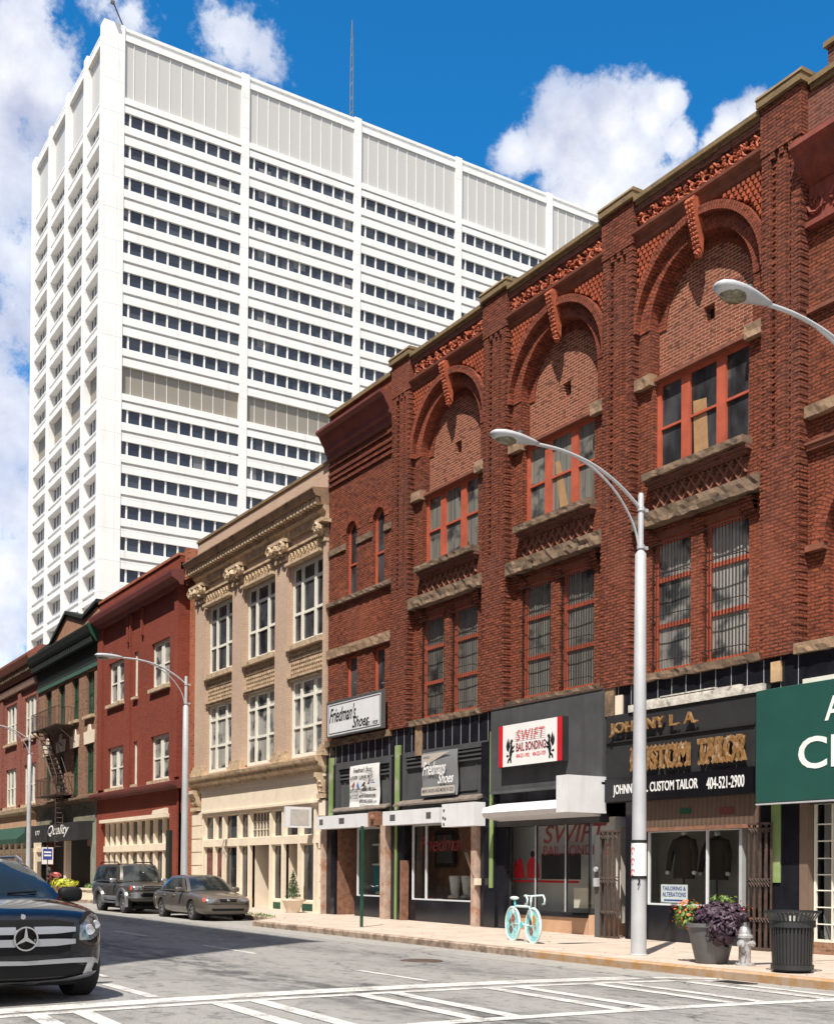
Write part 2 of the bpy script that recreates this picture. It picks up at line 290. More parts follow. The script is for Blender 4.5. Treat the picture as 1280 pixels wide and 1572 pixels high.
# ------------------------------------------------------------------ mesh helpers
class MB:
    def __init__(s): s.v = []; s.f = []; s.uv = {}; s.mi = []
    def add(s, vs, fs, uvs=None, mi=0):
        o = len(s.v); s.v += [tuple(x) for x in vs]
        for i, f in enumerate(fs):
            if uvs: s.uv[len(s.f)] = uvs[i]
            s.f.append(tuple(o+k for k in f)); s.mi.append(mi)
        return s
    def box(s, x0, x1, y0, y1, z0, z1, mi=0):
        x0, x1 = sorted((x0, x1)); y0, y1 = sorted((y0, y1)); z0, z1 = sorted((z0, z1))
        return s.add([(x0,y0,z0),(x1,y0,z0),(x1,y1,z0),(x0,y1,z0),(x0,y0,z1),(x1,y0,z1),(x1,y1,z1),(x0,y1,z1)],
              [(0,3,2,1),(4,5,6,7),(0,1,5,4),(1,2,6,5),(2,3,7,6),(3,0,4,7)], mi=mi)
    def fb(s, y0, y1, z0, z1, d0, d1, mi=0):   # box in facade coordinates, d metres in front of the facade plane
        return s.box(18.25-d0, 18.25-d1, y0, y1, z0, z1, mi)
    def tube(s, pts, r, n=8, cap=True, mi=0):
        pts = [Vector(p) for p in pts]; rs = r if isinstance(r, (list, tuple)) else [r]*len(pts)
        o = len(s.v); up = Vector((0, 0, 1)); prev = None
        for i, p in enumerate(pts):
            t = (pts[min(i+1, len(pts)-1)]-pts[max(i-1, 0)]).normalized()
            if prev is None:
                a = t.cross(up); a = t.cross(Vector((1, 0, 0))) if a.length < .05 else a
            else: a = prev - t*prev.dot(t)
            a.normalize(); prev = a; b = t.cross(a)
            for k in range(n):
                q = 2*math.pi*k/n; s.v.append(tuple(p+(a*math.cos(q)+b*math.sin(q))*rs[i]))
        for i in range(len(pts)-1):
            for k in range(n):
                s.f.append((o+i*n+k, o+i*n+(k+1) % n, o+(i+1)*n+(k+1) % n, o+(i+1)*n+k)); s.mi.append(mi)
        if cap:
            s.f.append(tuple(o+k for k in range(n))[::-1]); s.mi.append(mi)
            s.f.append(tuple(o+(len(pts)-1)*n+k for k in range(n))); s.mi.append(mi)
        return s
    def lathe(s, prof, c=(0, 0, 0), n=20, axis='z', mi=0, a0=0, a1=2*math.pi):
        o = len(s.v); full = abs(a1-a0-2*math.pi) < 1e-6; m = n if full else n+1
        for r, h in prof:
            for k in range(m):
                q = a0+(a1-a0)*k/n
                x, y = r*math.cos(q), r*math.sin(q)
                p = (x, y, h) if axis == 'z' else ((x, h, y) if axis == 'y' else (h, x, y))
                s.v.append((c[0]+p[0], c[1]+p[1], c[2]+p[2]))
        for i in range(len(prof)-1):
            for k in range(n):
                k2 = (k+1) % m; s.f.append((o+i*m+k, o+i*m+k2, o+(i+1)*m+k2, o+(i+1)*m+k)); s.mi.append(mi)
        return s
    def prism(s, poly, axis, a, b, mi=0):
        """polygon (2D) extruded: axis 'x' poly=(y,z), 'y' poly=(x,z), 'z' poly=(x,y)"""
        g = {'x': lambda p, h: (h, p[0], p[1]), 'y': lambda p, h: (p[0], h, p[1]), 'z': lambda p, h: (p[0], p[1], h)}[axis]
        n = len(poly); vs = [g(p, a) for p in poly]+[g(p, b) for p in poly]
        fs = [tuple(range(n)), tuple(range(2*n-1, n-1, -1))]+[(i, (i+1) % n, n+(i+1) % n, n+i) for i in range(n)]
        return s.add(vs, fs, mi=mi)
    def blob(s, c, r, n=6, m=5, jit=0, mi=0, sc=(1, 1, 1)):
        o = len(s.v)
        for i in range(m+1):
            th = math.pi*i/m
            for k in range(n):
                q = 2*math.pi*k/n; j = 1+jit*(rnd.random()-.5)
                s.v.append((c[0]+sc[0]*r*j*math.sin(th)*math.cos(q), c[1]+sc[1]*r*j*math.sin(th)*math.sin(q), c[2]+sc[2]*r*j*math.cos(th)))
        for i in range(m):
            for k in range(n): s.f.append((o+i*n+k, o+(i+1)*n+k, o+(i+1)*n+(k+1) % n, o+i*n+(k+1) % n)); s.mi.append(mi)
        return s
    def build(s, name, mat, parent=None, local=False, smooth=False, recalc=True):
        me = bpy.data.meshes.new(name)
        off = parent.location if (parent is not None and not local) else Vector((0, 0, 0))
        if parent is not None and not local and parent.parent is not None: off = off+parent.parent.location
        me.from_pydata([(x-off[0], y-off[1], z-off[2]) for x, y, z in s.v], [], s.f)
        if s.uv:
            ul = me.uv_layers.new(name='UVMap')
            for p in me.polygons:
                if p.index in s.uv:
                    for li, uvc in zip(p.loop_indices, s.uv[p.index]): ul.data[li].uv = uvc
        mats = mat if isinstance(mat, (list, tuple)) else [mat]
        for x in mats: me.materials.append(M[x] if isinstance(x, str) else x)
        if len(mats) > 1: me.polygons.foreach_set('material_index', s.mi)
        if recalc:
            bm = bmesh.new(); bm.from_mesh(me); bmesh.ops.recalc_face_normals(bm, faces=bm.faces); bm.to_mesh(me); bm.free()
        if smooth:
            me.polygons.foreach_set('use_smooth', [True]*len(me.polygons))
            if smooth != 'all': 
                try: me.set_sharp_from_angle(angle=R(40))
                except Exception: pass
        me.update()
        o = bpy.data.objects.new(name, me); COL.objects.link(o)
        if parent is not None: o.parent = parent
        return o
def tag(o, label=None, cat=None, group=None, kind=None):
    if label: o['label'] = label
    if cat: o['category'] = cat
    if group: o['group'] = group
    if kind: o['kind'] = kind
    return o
def empty(name, loc, label, cat, group=None, rz=0):
    o = bpy.data.objects.new(name, None); COL.objects.link(o); o.location = loc; o.rotation_euler = (0, 0, rz); o.empty_display_size = .3
    return tag(o, label, cat, group)
def copy_tree(o, parent=None):
    c = o.copy(); COL.objects.link(c); c.parent = parent
    for ch in list(o.children): copy_tree(ch, c)
    return c
def gz(x, y):
    c = .1*max(0, 1-((x-6.5)/7.5)**2)
    return c+.005*max(0, y-16)
def curb(y):   # x of the kerb edge
    pts = [(-60, 14.02), (31.3, 14.02), (33.2, 15.55), (52, 15.55), (54, 14.1), (400, 14.1)]
    for (a, xa), (b, xb) in zip(pts, pts[1:]):
        if y <= b: return xa+(xb-xa)*max(0, y-a)/(b-a)
    return 14.1
def walk(y): return .15+.005*max(0, y-16)

# text -> mesh, mapped into a box on a wall that faces the street (-X)
def text_geo(s, shear=0, offset=0, spacing=1.0):
    cu = bpy.data.curves.new('t', 'FONT'); cu.body = s; cu.extrude = .0; cu.shear = shear; cu.offset = offset; cu.space_character = spacing; cu.resolution_u = 4
    o = bpy.data.objects.new('t', cu); COL.objects.link(o)
    dg = bpy.context.evaluated_depsgraph_get(); me = bpy.data.meshes.new_from_object(o.evaluated_get(dg))
    vs = [v.co.copy() for v in me.vertices]; fs = [tuple(p.vertices) for p in me.polygons]
    bpy.data.objects.remove(o); bpy.data.curves.remove(cu); bpy.data.meshes.remove(me)
    return vs, fs
def wall_text(mb, s, y0, y1, z0, z1, x, th=.01, shear=0, offset=0, spacing=1.0, slope=0, mi=0, bend=None):
    """y0 = left end (larger y) seen from the street"""
    vs, fs = text_geo(s, shear, offset, spacing)
    ax = [v.x for v in vs]; ay = [v.y for v in vs]; a0, a1, b0, b1 = min(ax), max(ax), min(ay), max(ay)
    V = []
    for dx in (0, th):
        for v in vs:
            u = (v.x-a0)/(a1-a0); w = (v.y-b0)/(b1-b0)
            V.append((x-th+dx, y0+(y1-y0)*u, z0+(z1-z0)*w+slope*u))
    n = len(vs); F = [f for f in fs]+[tuple(n+i for i in f[::-1]) for f in fs]
    ed = {}
    for f in fs:
        for i in range(len(f)):
            e = (f[i], f[(i+1) % len(f)]); ed[tuple(sorted(e))] = ed.get(tuple(sorted(e)), 0)+1 if tuple(sorted(e)) in ed else 1
    for (a, b), c in ed.items():
        if c == 1: F.append((a, b, n+b, n+a))
    mb.add(V, F, mi=mi)
    return mb

# ------------------------------------------------------------------ ground, road, pavement
def road_mat():
    m = NT('worn_asphalt'); p = m.pos()
    a = m.noise(p, 90, 3, .7); b = m.noise(m.map(p, (1, .35, 1)), .9, 8, .68); c = m.noise(p, 6, 6, .7)
    col = m.mix(m.ramp(a, .3, .7), (.12, .118, .114), (.36, .35, .335))
    col = m.mix(m.math('MULTIPLY', m.ramp(b, .45, .75), .55), col, (.115, .112, .112))
    col = m.mix(m.math('MULTIPLY', m.ramp(c, .55, .8), .3), col, (.36, .355, .34))
    dd_ = m.noise(m.map(p, (1.5, .8, 1), (9, 2, 4)), 3.2, 7, .75); col = m.mix(m.math('MULTIPLY', m.ramp(dd_, .50, .64), .62), col, (.075, .073, .072)); sp0 = m.noise(p, 28, 3, .8); col = m.mix(m.math('MULTIPLY', m.ramp(sp0, .58, .70), .45), col, (.06, .06, .06))
    sp = m.n('ShaderNodeSeparateXYZ'); m.put(sp.inputs[0], p)
    # oil track down the middle of the lane, tar seam beside the kerb
    wob = m.math('MULTIPLY_ADD', m.noise(m.map(p, (.3, .3, .3)), 1, 3), 1.1, -.55)
    for x0, wd, k in ((7.3, .62, .85), (11.2, .5, .5), (3.2, .5, .5)):
        t = m.math('ABSOLUTE', m.math('SUBTRACT', m.math('ADD', sp.outputs[0], wob), x0))
        f = m.math('MULTIPLY', m.math('SUBTRACT', 1.0, m.ramp(t, wd*.2, wd*1.9)), m.ramp(m.noise(m.map(p, (1.6, .5, 1)), 2.2, 6, .7), .38, .62))
        col = m.mix(m.math('MULTIPLY', f, k), col, (.04, .04, .042))
    t = m.math('ABSOLUTE', m.math('SUBTRACT', m.math('MULTIPLY_ADD', m.noise(p, .8, 2), .22, sp.outputs[0]), 12.95))
    col = m.mix(m.math('MULTIPLY', m.math('SUBTRACT', 1.0, m.ramp(t, .05, .13)), .6), col, (.06, .06, .062))
    ft = m.ramp(sp.outputs[0], 12.6, 12.75); col = m.mix(m.math('MULTIPLY', ft, .35), col, (.36, .345, .32))
    vo = m.n('ShaderNodeTexVoronoi', feature='DISTANCE_TO_EDGE'); m.put(vo.inputs['Vector'], m.map(p, (1, .6, 1))); vo.inputs['Scale'].default_value = .45
    dn = m.n('ShaderNodeTexNoise'); m.put(dn.inputs['Vector'], p); dn.inputs['Scale'].default_value = 2.5; dn.inputs['Detail'].default_value = 4
    va = m.n('ShaderNodeVectorMath', operation='MULTIPLY_ADD'); m.put(va.inputs[0], dn.outputs['Color']); va.inputs[1].default_value = (.6, .6, .6); m.put(va.inputs[2], p); m.t.links.new(va.outputs[0], vo.inputs['Vector'])
    cr = m.math('SUBTRACT', 1.0, m.ramp(vo.outputs['Distance'], .004, .018))
    col = m.mix(m.math('MULTIPLY', m.math('MULTIPLY', cr, m.ramp(b, .45, .6)), .7), col, (.045, .045, .045))
    m.put(m.b.inputs['Base Color'], col); m.b.inputs['Roughness'].default_value = .9
    m.bump(m.math('ADD', a, m.math('MULTIPLY', c, .5)), .5, .01)
    return m.m
def walk_mat():
    m = NT('pavement_concrete'); p = m.pos()
    f = m.noise(p, 1.1, 8, .7); g = m.noise(p, 60, 3, .6)
    col = m.mix(m.ramp(f, .3, .7), (.40, .33, .275), (.50, .42, .36)); col = m.mix(m.math('MULTIPLY', m.ramp(g, .4, .7), .25), col, (.30, .24, .20))
    h = m.noise(p, 3, 6, .7); col = m.mix(m.math('MULTIPLY', m.ramp(h, .53, .68), .45), col, (.22, .175, .14)); gum = m.n('ShaderNodeTexVoronoi'); m.put(gum.inputs['Vector'], p); gum.inputs['Scale'].default_value = 1.9; col = m.mix(m.math('MULTIPLY', m.math('SUBTRACT', 1.0, m.ramp(gum.outputs['Distance'], .04, .07)), .6), col, (.08, .07, .06))
    b = m.n('ShaderNodeTexBrick'); m.put(b.inputs['Vector'], p); b.offset = 0
    for k, x in (('Scale', 1), ('Brick Width', 1.5), ('Row Height', 1.5), ('Mortar Size', .015), ('Mortar Smooth', 0)): b.inputs[k].default_value = x
    col = m.mix(m.math('MULTIPLY', b.outputs['Fac'], .55), col, (.13, .11, .09))
    m.put(m.b.inputs['Base Color'], col); m.b.inputs['Roughness'].default_value = .9; m.bump(g, .25, .01)
    return m.m
M['road'] = road_mat(); M['walk'] = walk_mat()
M['gnd'] = plain('town_ground', (.12, .12, .09), .95, var=.4, vs=.05)
def paint_mat():
    m = NT('worn_road_paint'); p = m.pos()
    a = m.noise(p, 30, 6, .75); b = m.noise(p, 3, 4, .6)
    w = m.ramp(m.math('MULTIPLY_ADD', b, .7, a),   .66, .90)
    col = m.mix(w, (.20, .195, .19), (.50, .49, .47)); m.put(m.b.inputs['Base Color'], col); m.b.inputs['Roughness'].default_value = .8
    return m.m
M['paint'] = paint_mat()
def kerb_mat(name, c, k):
    m = NT(name); p = m.pos(); f = m.noise(p, 4, 7, .7)
    col = m.mix(m.ramp(f, .35, .62), c, k); m.put(m.b.inputs['Base Color'], col); m.b.inputs['Roughness'].default_value = .85; return m.m
M['kerb'] = kerb_mat('kerb_stone', (.15, .105, .08), (.36, .28, .22)); M['kerb_yellow'] = kerb_mat('kerb_yellow_paint', (.34, .19, .07), (.36, .27, .20))

g = MB(); g.add([(-900, -300, -.35), (1600, -300, -.35), (1600, 2200, -.35), (-900, 2200, -.35)], [(0, 1, 2, 3)])
tag(g.build('ground', 'gnd'), kind='structure')
def sheet(xs, ys, zf):
    mb = MB(); n = len(xs)
    V = [(x if not callable(x) else x(y), y) for y in ys for x in xs]
    F = [(j*n+i, j*n+i+1, (j+1)*n+i+1, (j+1)*n+i) for j in range(len(ys)-1) for i in range(n-1)]
    mb.add([(x, y, zf(x, y)) for x, y in V], F); return mb
ys = [-60, -20, 0]+[2*i for i in range(1, 8)]+[16+i*2 for i in range(0, 60)]+[160, 220]
road_o = tag(sheet([-1.0, 0, 1, 2, 3, 4, 5, 6, 7, 8, 9, 10, 11, 12, 13, 14.1, 15.8], ys, lambda x, y: gz(x, y)).build('road', 'road', smooth='all'), kind='structure')
ysw = sorted(set([y for y in ys if y > -40]+[31.3, 33.2, 52, 54]))
tag(sheet([lambda y: curb(y)+.15, lambda y: 19.5], ysw, lambda x, y: walk(y)).build('pavement', 'walk'), kind='structure')
tag(sheet([-5.5, -1.15], ysw, lambda x, y: walk(y)).build('far_side_pavement', 'walk'), kind='structure')
def kerb(name, ya, yb, mat, fx, sgn=1):
    mb = MB(); yy = [y for y in ysw if ya < y < yb]; yy = [ya]+yy+[yb]
    ring = []
    for y in yy:
        x = fx(y); z = walk(y)+.003; ring.append([(x+.02*sgn, y, gz(14, y)-.12), (x, y, z-.03), (x+.03*sgn, y, z), (x+.17*sgn, y, z), (x+.17*sgn, y, z-.2)])
    V = [p for r in ring for p in r]; F = [(5*j+i, 5*j+i+1, 5*j+6+i, 5*j+5+i) for j in range(len(yy)-1) for i in range(4)]
    mb.add(V, F); return tag(mb.build(name, mat), kind='structure')
kerb('kerb', 18.2, 200, 'kerb', curb); kerb('kerb_yellow_section', -40, 18.2, 'kerb_yellow', curb)
kerb('far_side_kerb', -40, 200, 'kerb', lambda y: -1.0, -1)
def stripe(mb, p, q, w0, o=.006):
    """painted quad from p to q (x,y) of width w0, laid on the road surface"""
    a, b = Vector(p), Vector(q); L = (b-a).length; n = max(2, int(L/.5)); t = (b-a)/L; s = Vector((-t.y, t.x))*w0/2
    V = []
    for i in range(n+1):
        c = a+t*L*i/n
        for k in (-1, -.33, .33, 1):
            e = c+s*k; V.append((e.x, e.y, gz(e.x, e.y)+o))
    mb.add(V, [(4*i+k, 4*i+k+1, 4*i+5+k, 4*i+4+k) for i in range(n) for k in range(3)])
mk = MB(); stripe(mk, (-.8, 13.35), (6, 13.62), .46); stripe(mk, (6, 13.62), (12.6, 13.80), .46); stripe(mk, (12.95, 13.75), (14.0, 13.3), .3)
mk.build('stop_line', 'paint', road_o)
mk = MB(); stripe(mk, (-.8, 12.95), (12.9, 13.20), .2); stripe(mk, (-.8, 10.2), (13.8, 10.2), .25)
for x in (1.2, 3.25, 5.35, 7.28, 9.3, 11.15, 12.85):
    for dx in (0, .5): stripe(mk, (x+dx+.05, 13.05), (x+dx-.08, 10.32), .21, .0075)
mk.build('crosswalk_markings', 'paint', road_o)
mk = MB()
for y0, y1 in ((14.35, 16.4), (20.3, 22.9), (26.3, 28.7), (33, 35.5), (39, 41.5), (46, 48.5)):
    stripe(mk, (9.17, y0), (9.17, y1), .12)
    stripe(mk, (1.0, y0), (1.0, y1), .12)
stripe(mk, (4.98, 14.0), (4.98, 15.9), .16)
stripe(mk, (5.3, 16.9), (5.3, 40), .1); stripe(mk, (5.05, 16.9), (5.05, 40), .1)
mk.build('lane_markings', 'paint', road_o)

# ------------------------------------------------------------------ facade helpers
FX = lambda d: 18.25-d
def wall(mb, y0, y1, z0, z1, d, holes=(), reveal=.3):
    ysx = sorted(set([y0, y1]+[h[i] for h in holes for i in (0, 1) if y0 < h[i] < y1]))
    zsx = sorted(set([z0, z1]+[h[i] for h in holes for i in (2, 3) if z0 < h[i] < z1]))
    inside = lambda y, z: any(h[0] < y < h[1] and h[2] < z < h[3] for h in holes)
    for a, b in zip(zsx, zsx[1:]):
        run = None
        for c, e in list(zip(ysx, ysx[1:]))+[(None, None)]:
            ok = c is not None and not inside((c+e)/2, (a+b)/2)
            if ok and run is None: run = c
            if not ok and run is not None:
                end = c if c is not None else ysx[-1]
                mb.add([(FX(d), run, a), (FX(d), end, a), (FX(d), end, b), (FX(d), run, b)], [(0, 1, 2, 3)]); run = None
    for h in holes:
        a, b, c, e = h[:4]; x0, x1 = FX(d), FX(d)+(h[4] if len(h) > 4 else reveal)
        mb.add([(x0,a,c),(x1,a,c),(x1,a,e),(x0,a,e)], [(0,1,2,3)]); mb.add([(x0,b,c),(x1,b,c),(x1,b,e),(x0,b,e)], [(0,1,2,3)])
        mb.add([(x0,a,e),(x1,a,e),(x1,b,e),(x0,b,e)], [(0,1,2,3)]); mb.add([(x0,a,c),(x1,a,c),(x1,b,c),(x0,b,c)], [(0,1,2,3)])
def shell(name, mat, y0, y1, ztop, depth, parent, x0=18.9):
    """side, back and roof planes behind a street front, so the building is solid from anywhere"""
    mb = MB(); X0, X1 = x0, 18.25+depth
    mb.add([(X0,y0,0),(X1,y0,0),(X1,y0,ztop),(X0,y0,ztop)], [(0,1,2,3)]); mb.add([(X0,y1,0),(X1,y1,0),(X1,y1,ztop),(X0,y1,ztop)], [(0,1,2,3)])
    mb.add([(X1,y0,0),(X1,y1,0),(X1,y1,ztop),(X1,y0,ztop)], [(0,1,2,3)]); mb.add([(X0-.4,y0,ztop),(X1,y0,ztop),(X1,y1,ztop),(X0-.4,y1,ztop)], [(0,1,2,3)])
    return mb.build(name, mat, parent, recalc=False)
def windowp(parent, y0, y1, z0, z1, d, fmat='white_paint', pane='pane', fw=.08, mulls=(), rails=(), mw=.07, rw=.05, th=.07, sill=None, arch=False, name='window', label=None):
    """frame with mullions (y positions) and rails (z positions or (ya,yb,z)); pane is its sub-part"""
    mb = MB(); ya, yb = min(y0, y1), max(y0, y1)
    if arch:
        r = (yb-ya)/2; yc = (ya+yb)/2; zc = z1-r
        mb.fb(ya, ya+fw, z0, zc, d-th, d); mb.fb(yb-fw, yb, z0, zc, d-th, d); mb.fb(ya+fw, yb-fw, z0, z0+fw, d-th, d-.003)
        for i in range(10):
            q0, q1 = math.pi*i/10, math.pi*(i+1)/10
            P = [(yc+rr*math.cos(q), zc+rr*math.sin(q)) for rr, q in ((r, q0), (r, q1), (r-fw, q1), (r-fw, q0))]
            mb.prism(P, 'x', FX(d), FX(d-th))
    else:
        mb.fb(ya, ya+fw, z0, z1, d-th, d); mb.fb(yb-fw, yb, z0, z1, d-th, d)
        mb.fb(ya+fw, yb-fw, z0, z0+fw, d-th, d-.003); mb.fb(ya+fw, yb-fw, z1-fw, z1, d-th, d-.003)
    for m_ in mulls:
        c, w = (m_ if isinstance(m_, tuple) else (m_, mw)); mb.fb(c-w/2, c+w/2, z0+fw, z1-fw, d-th, d+.004)
    for r_ in rails:
        if isinstance(r_, tuple): mb.fb(r_[0], r_[1], r_[2]-rw/2, r_[2]+rw/2, d-th, d-.008)
        else: mb.fb(ya+fw, yb-fw, r_-rw/2, r_+rw/2, d-th, d-.008)
    f = mb.build(name, fmat, parent)
    if label: f['label'] = label
    p = MB()
    if arch:
        r = (yb-ya)/2-fw*.6; yc = (ya+yb)/2; zc = z1-(yb-ya)/2
        poly = [(yc+r, z0+fw*.5), ]+[(yc+r*math.cos(math.pi*i/10), zc+r*math.sin(math.pi*i/10)) for i in range(11)]+[(yc-r, z0+fw*.5)]
        p.prism(poly, 'x', FX(d-th*.75), FX(d-th*.6))
    else: p.fb(ya+fw*.6, yb-fw*.6, z0+fw*.6, z1-fw*.6, d-th*.75, d-th*.6)
    p.build('pane', pane, f)
    return f
def rough_block(mb, y0, y1, z0, z1, d0, d1, jit=.04, step=.12):
    """rock-faced stone: the front and underside are broken"""
    ny = max(2, int((y1-y0)/step)); nz = max(2, int((z1-z0)/.1)); seed = rnd.random()*50
    G = []
    for j in range(nz+1):
        for i in range(ny+1):
            y = y0+(y1-y0)*i/ny; z = z0+(z1-z0)*j/nz
            e = 0 if i in (0, ny) or j in (nz,) else 1
            w = noise.noise(Vector((y*4+seed, z*5, 1)))*1.2+noise.noise(Vector((y*11, z*11+seed, 3)))*.7
            zz = z+(jit*.7*noise.noise(Vector((y*5, seed, 9))) if j == 0 else 0)
            G.append((FX(d1+jit*w*e), y, zz))
    o = [(j*(ny+1)+i, j*(ny+1)+i+1, (j+1)*(ny+1)+i+1, (j+1)*(ny+1)+i) for j in range(nz) for i in range(ny)]
    mb.add(G, o)
    n1_ = ny+1; top = [(FX(d0), y0+(y1-y0)*i/ny, z1) for i in range(n1_)]; V = [G[nz*n1_+i] for i in range(n1_)]+top
    mb.add(V, [(i, i+1, n1_+i+1, n1_+i) for i in range(ny)])
    bot = [(FX(d0), G[i][1], G[i][2]) for i in range(n1_)]; mb.add([G[i] for i in range(n1_)]+bot, [(i, i+1, n1_+i+1, n1_+i) for i in range(ny)])
    for i in (0, ny):
        L = [G[j*n1_+i] for j in range(nz+1)]; B = [(FX(d0), p[1], p[2]) for p in L]
        mb.add(L+B, [(j, j+1, nz+1+j+1, nz+1+j) for j in range(nz)])
def ring(mb, yc, zc, r0, r1, d0, d1, a0=0, a1=math.pi, n=40, ymin=-1e9, ymax=1e9):
    """brick arch ring with its soffit; uv runs along the arch so that the bricks stand radially"""
    for i in range(n):
        q0, q1 = a0+(a1-a0)*i/n, a0+(a1-a0)*(i+1)/n
        c = lambda r, q: (min(max(yc+r*math.cos(q), ymin), ymax), zc+r*math.sin(q))
        A, B, C_, D = c(r0, q0), c(r1, q0), c(r1, q1), c(r0, q1)
        if abs(B[0]-A[0]) < 1e-6 and abs(C_[0]-D[0]) < 1e-6: continue
        rm = (r0+r1)/2; u0, u1 = q0*rm, q1*rm
        mb.add([(FX(d1), *A), (FX(d1), *B), (FX(d1), *C_), (FX(d1), *D)], [(0, 1, 2, 3)], [[(0, u0), (r1-r0, u0), (r1-r0, u1), (0, u1)]])
        mb.add([(FX(d1), *A), (FX(d0), *A), (FX(d0), *D), (FX(d1), *D)], [(0, 1, 2, 3)], [[(0, u0), (d1-d0, u0), (d1-d0, u1), (0, u1)]])
        mb.add([(FX(d1), *B), (FX(d0), *B), (FX(d0), *C_), (FX(d1), *C_)], [(0, 1, 2, 3)], [[(0, u0), (d1-d0, u0), (d1-d0, u1), (0, u1)]])
def profile(mb, y0, y1, prof, ends=True):
    """moulding: prof = [(d, z), ...] extruded along the wall"""
    mb.prism([(FX(d), z) for d, z in prof], 'y', y0, y1)

# ================================================================== the red brick building with arches
B1 = empty('brick_building', (22, 22, 0), 'three-storey dark red brick building with big round brick arches, orange window frames and black shopfronts', 'building')
BAYS = [(16.39, 20.18), (21.19, 25.0), (26.03, 29.84)]
PIERS = [(15.43, 16.39), (20.18, 21.19), (25.0, 26.03), (29.84, 30.82)]
# body: side and back walls and the roof
shell('side_wall', 'brick_dark', 6.0, 35.0, 16.0, 22, B1)
mb = MB(); mb.box(19.35, 19.4, 15.6, 34.9, 5.0, 15.9); mb.box(19.3, 19.35, 6.2, 15.3, 5.0, 15.9)
mb.build('dark_backing', 'dark', B1)  # dark sheet added to keep sky light out behind the windows

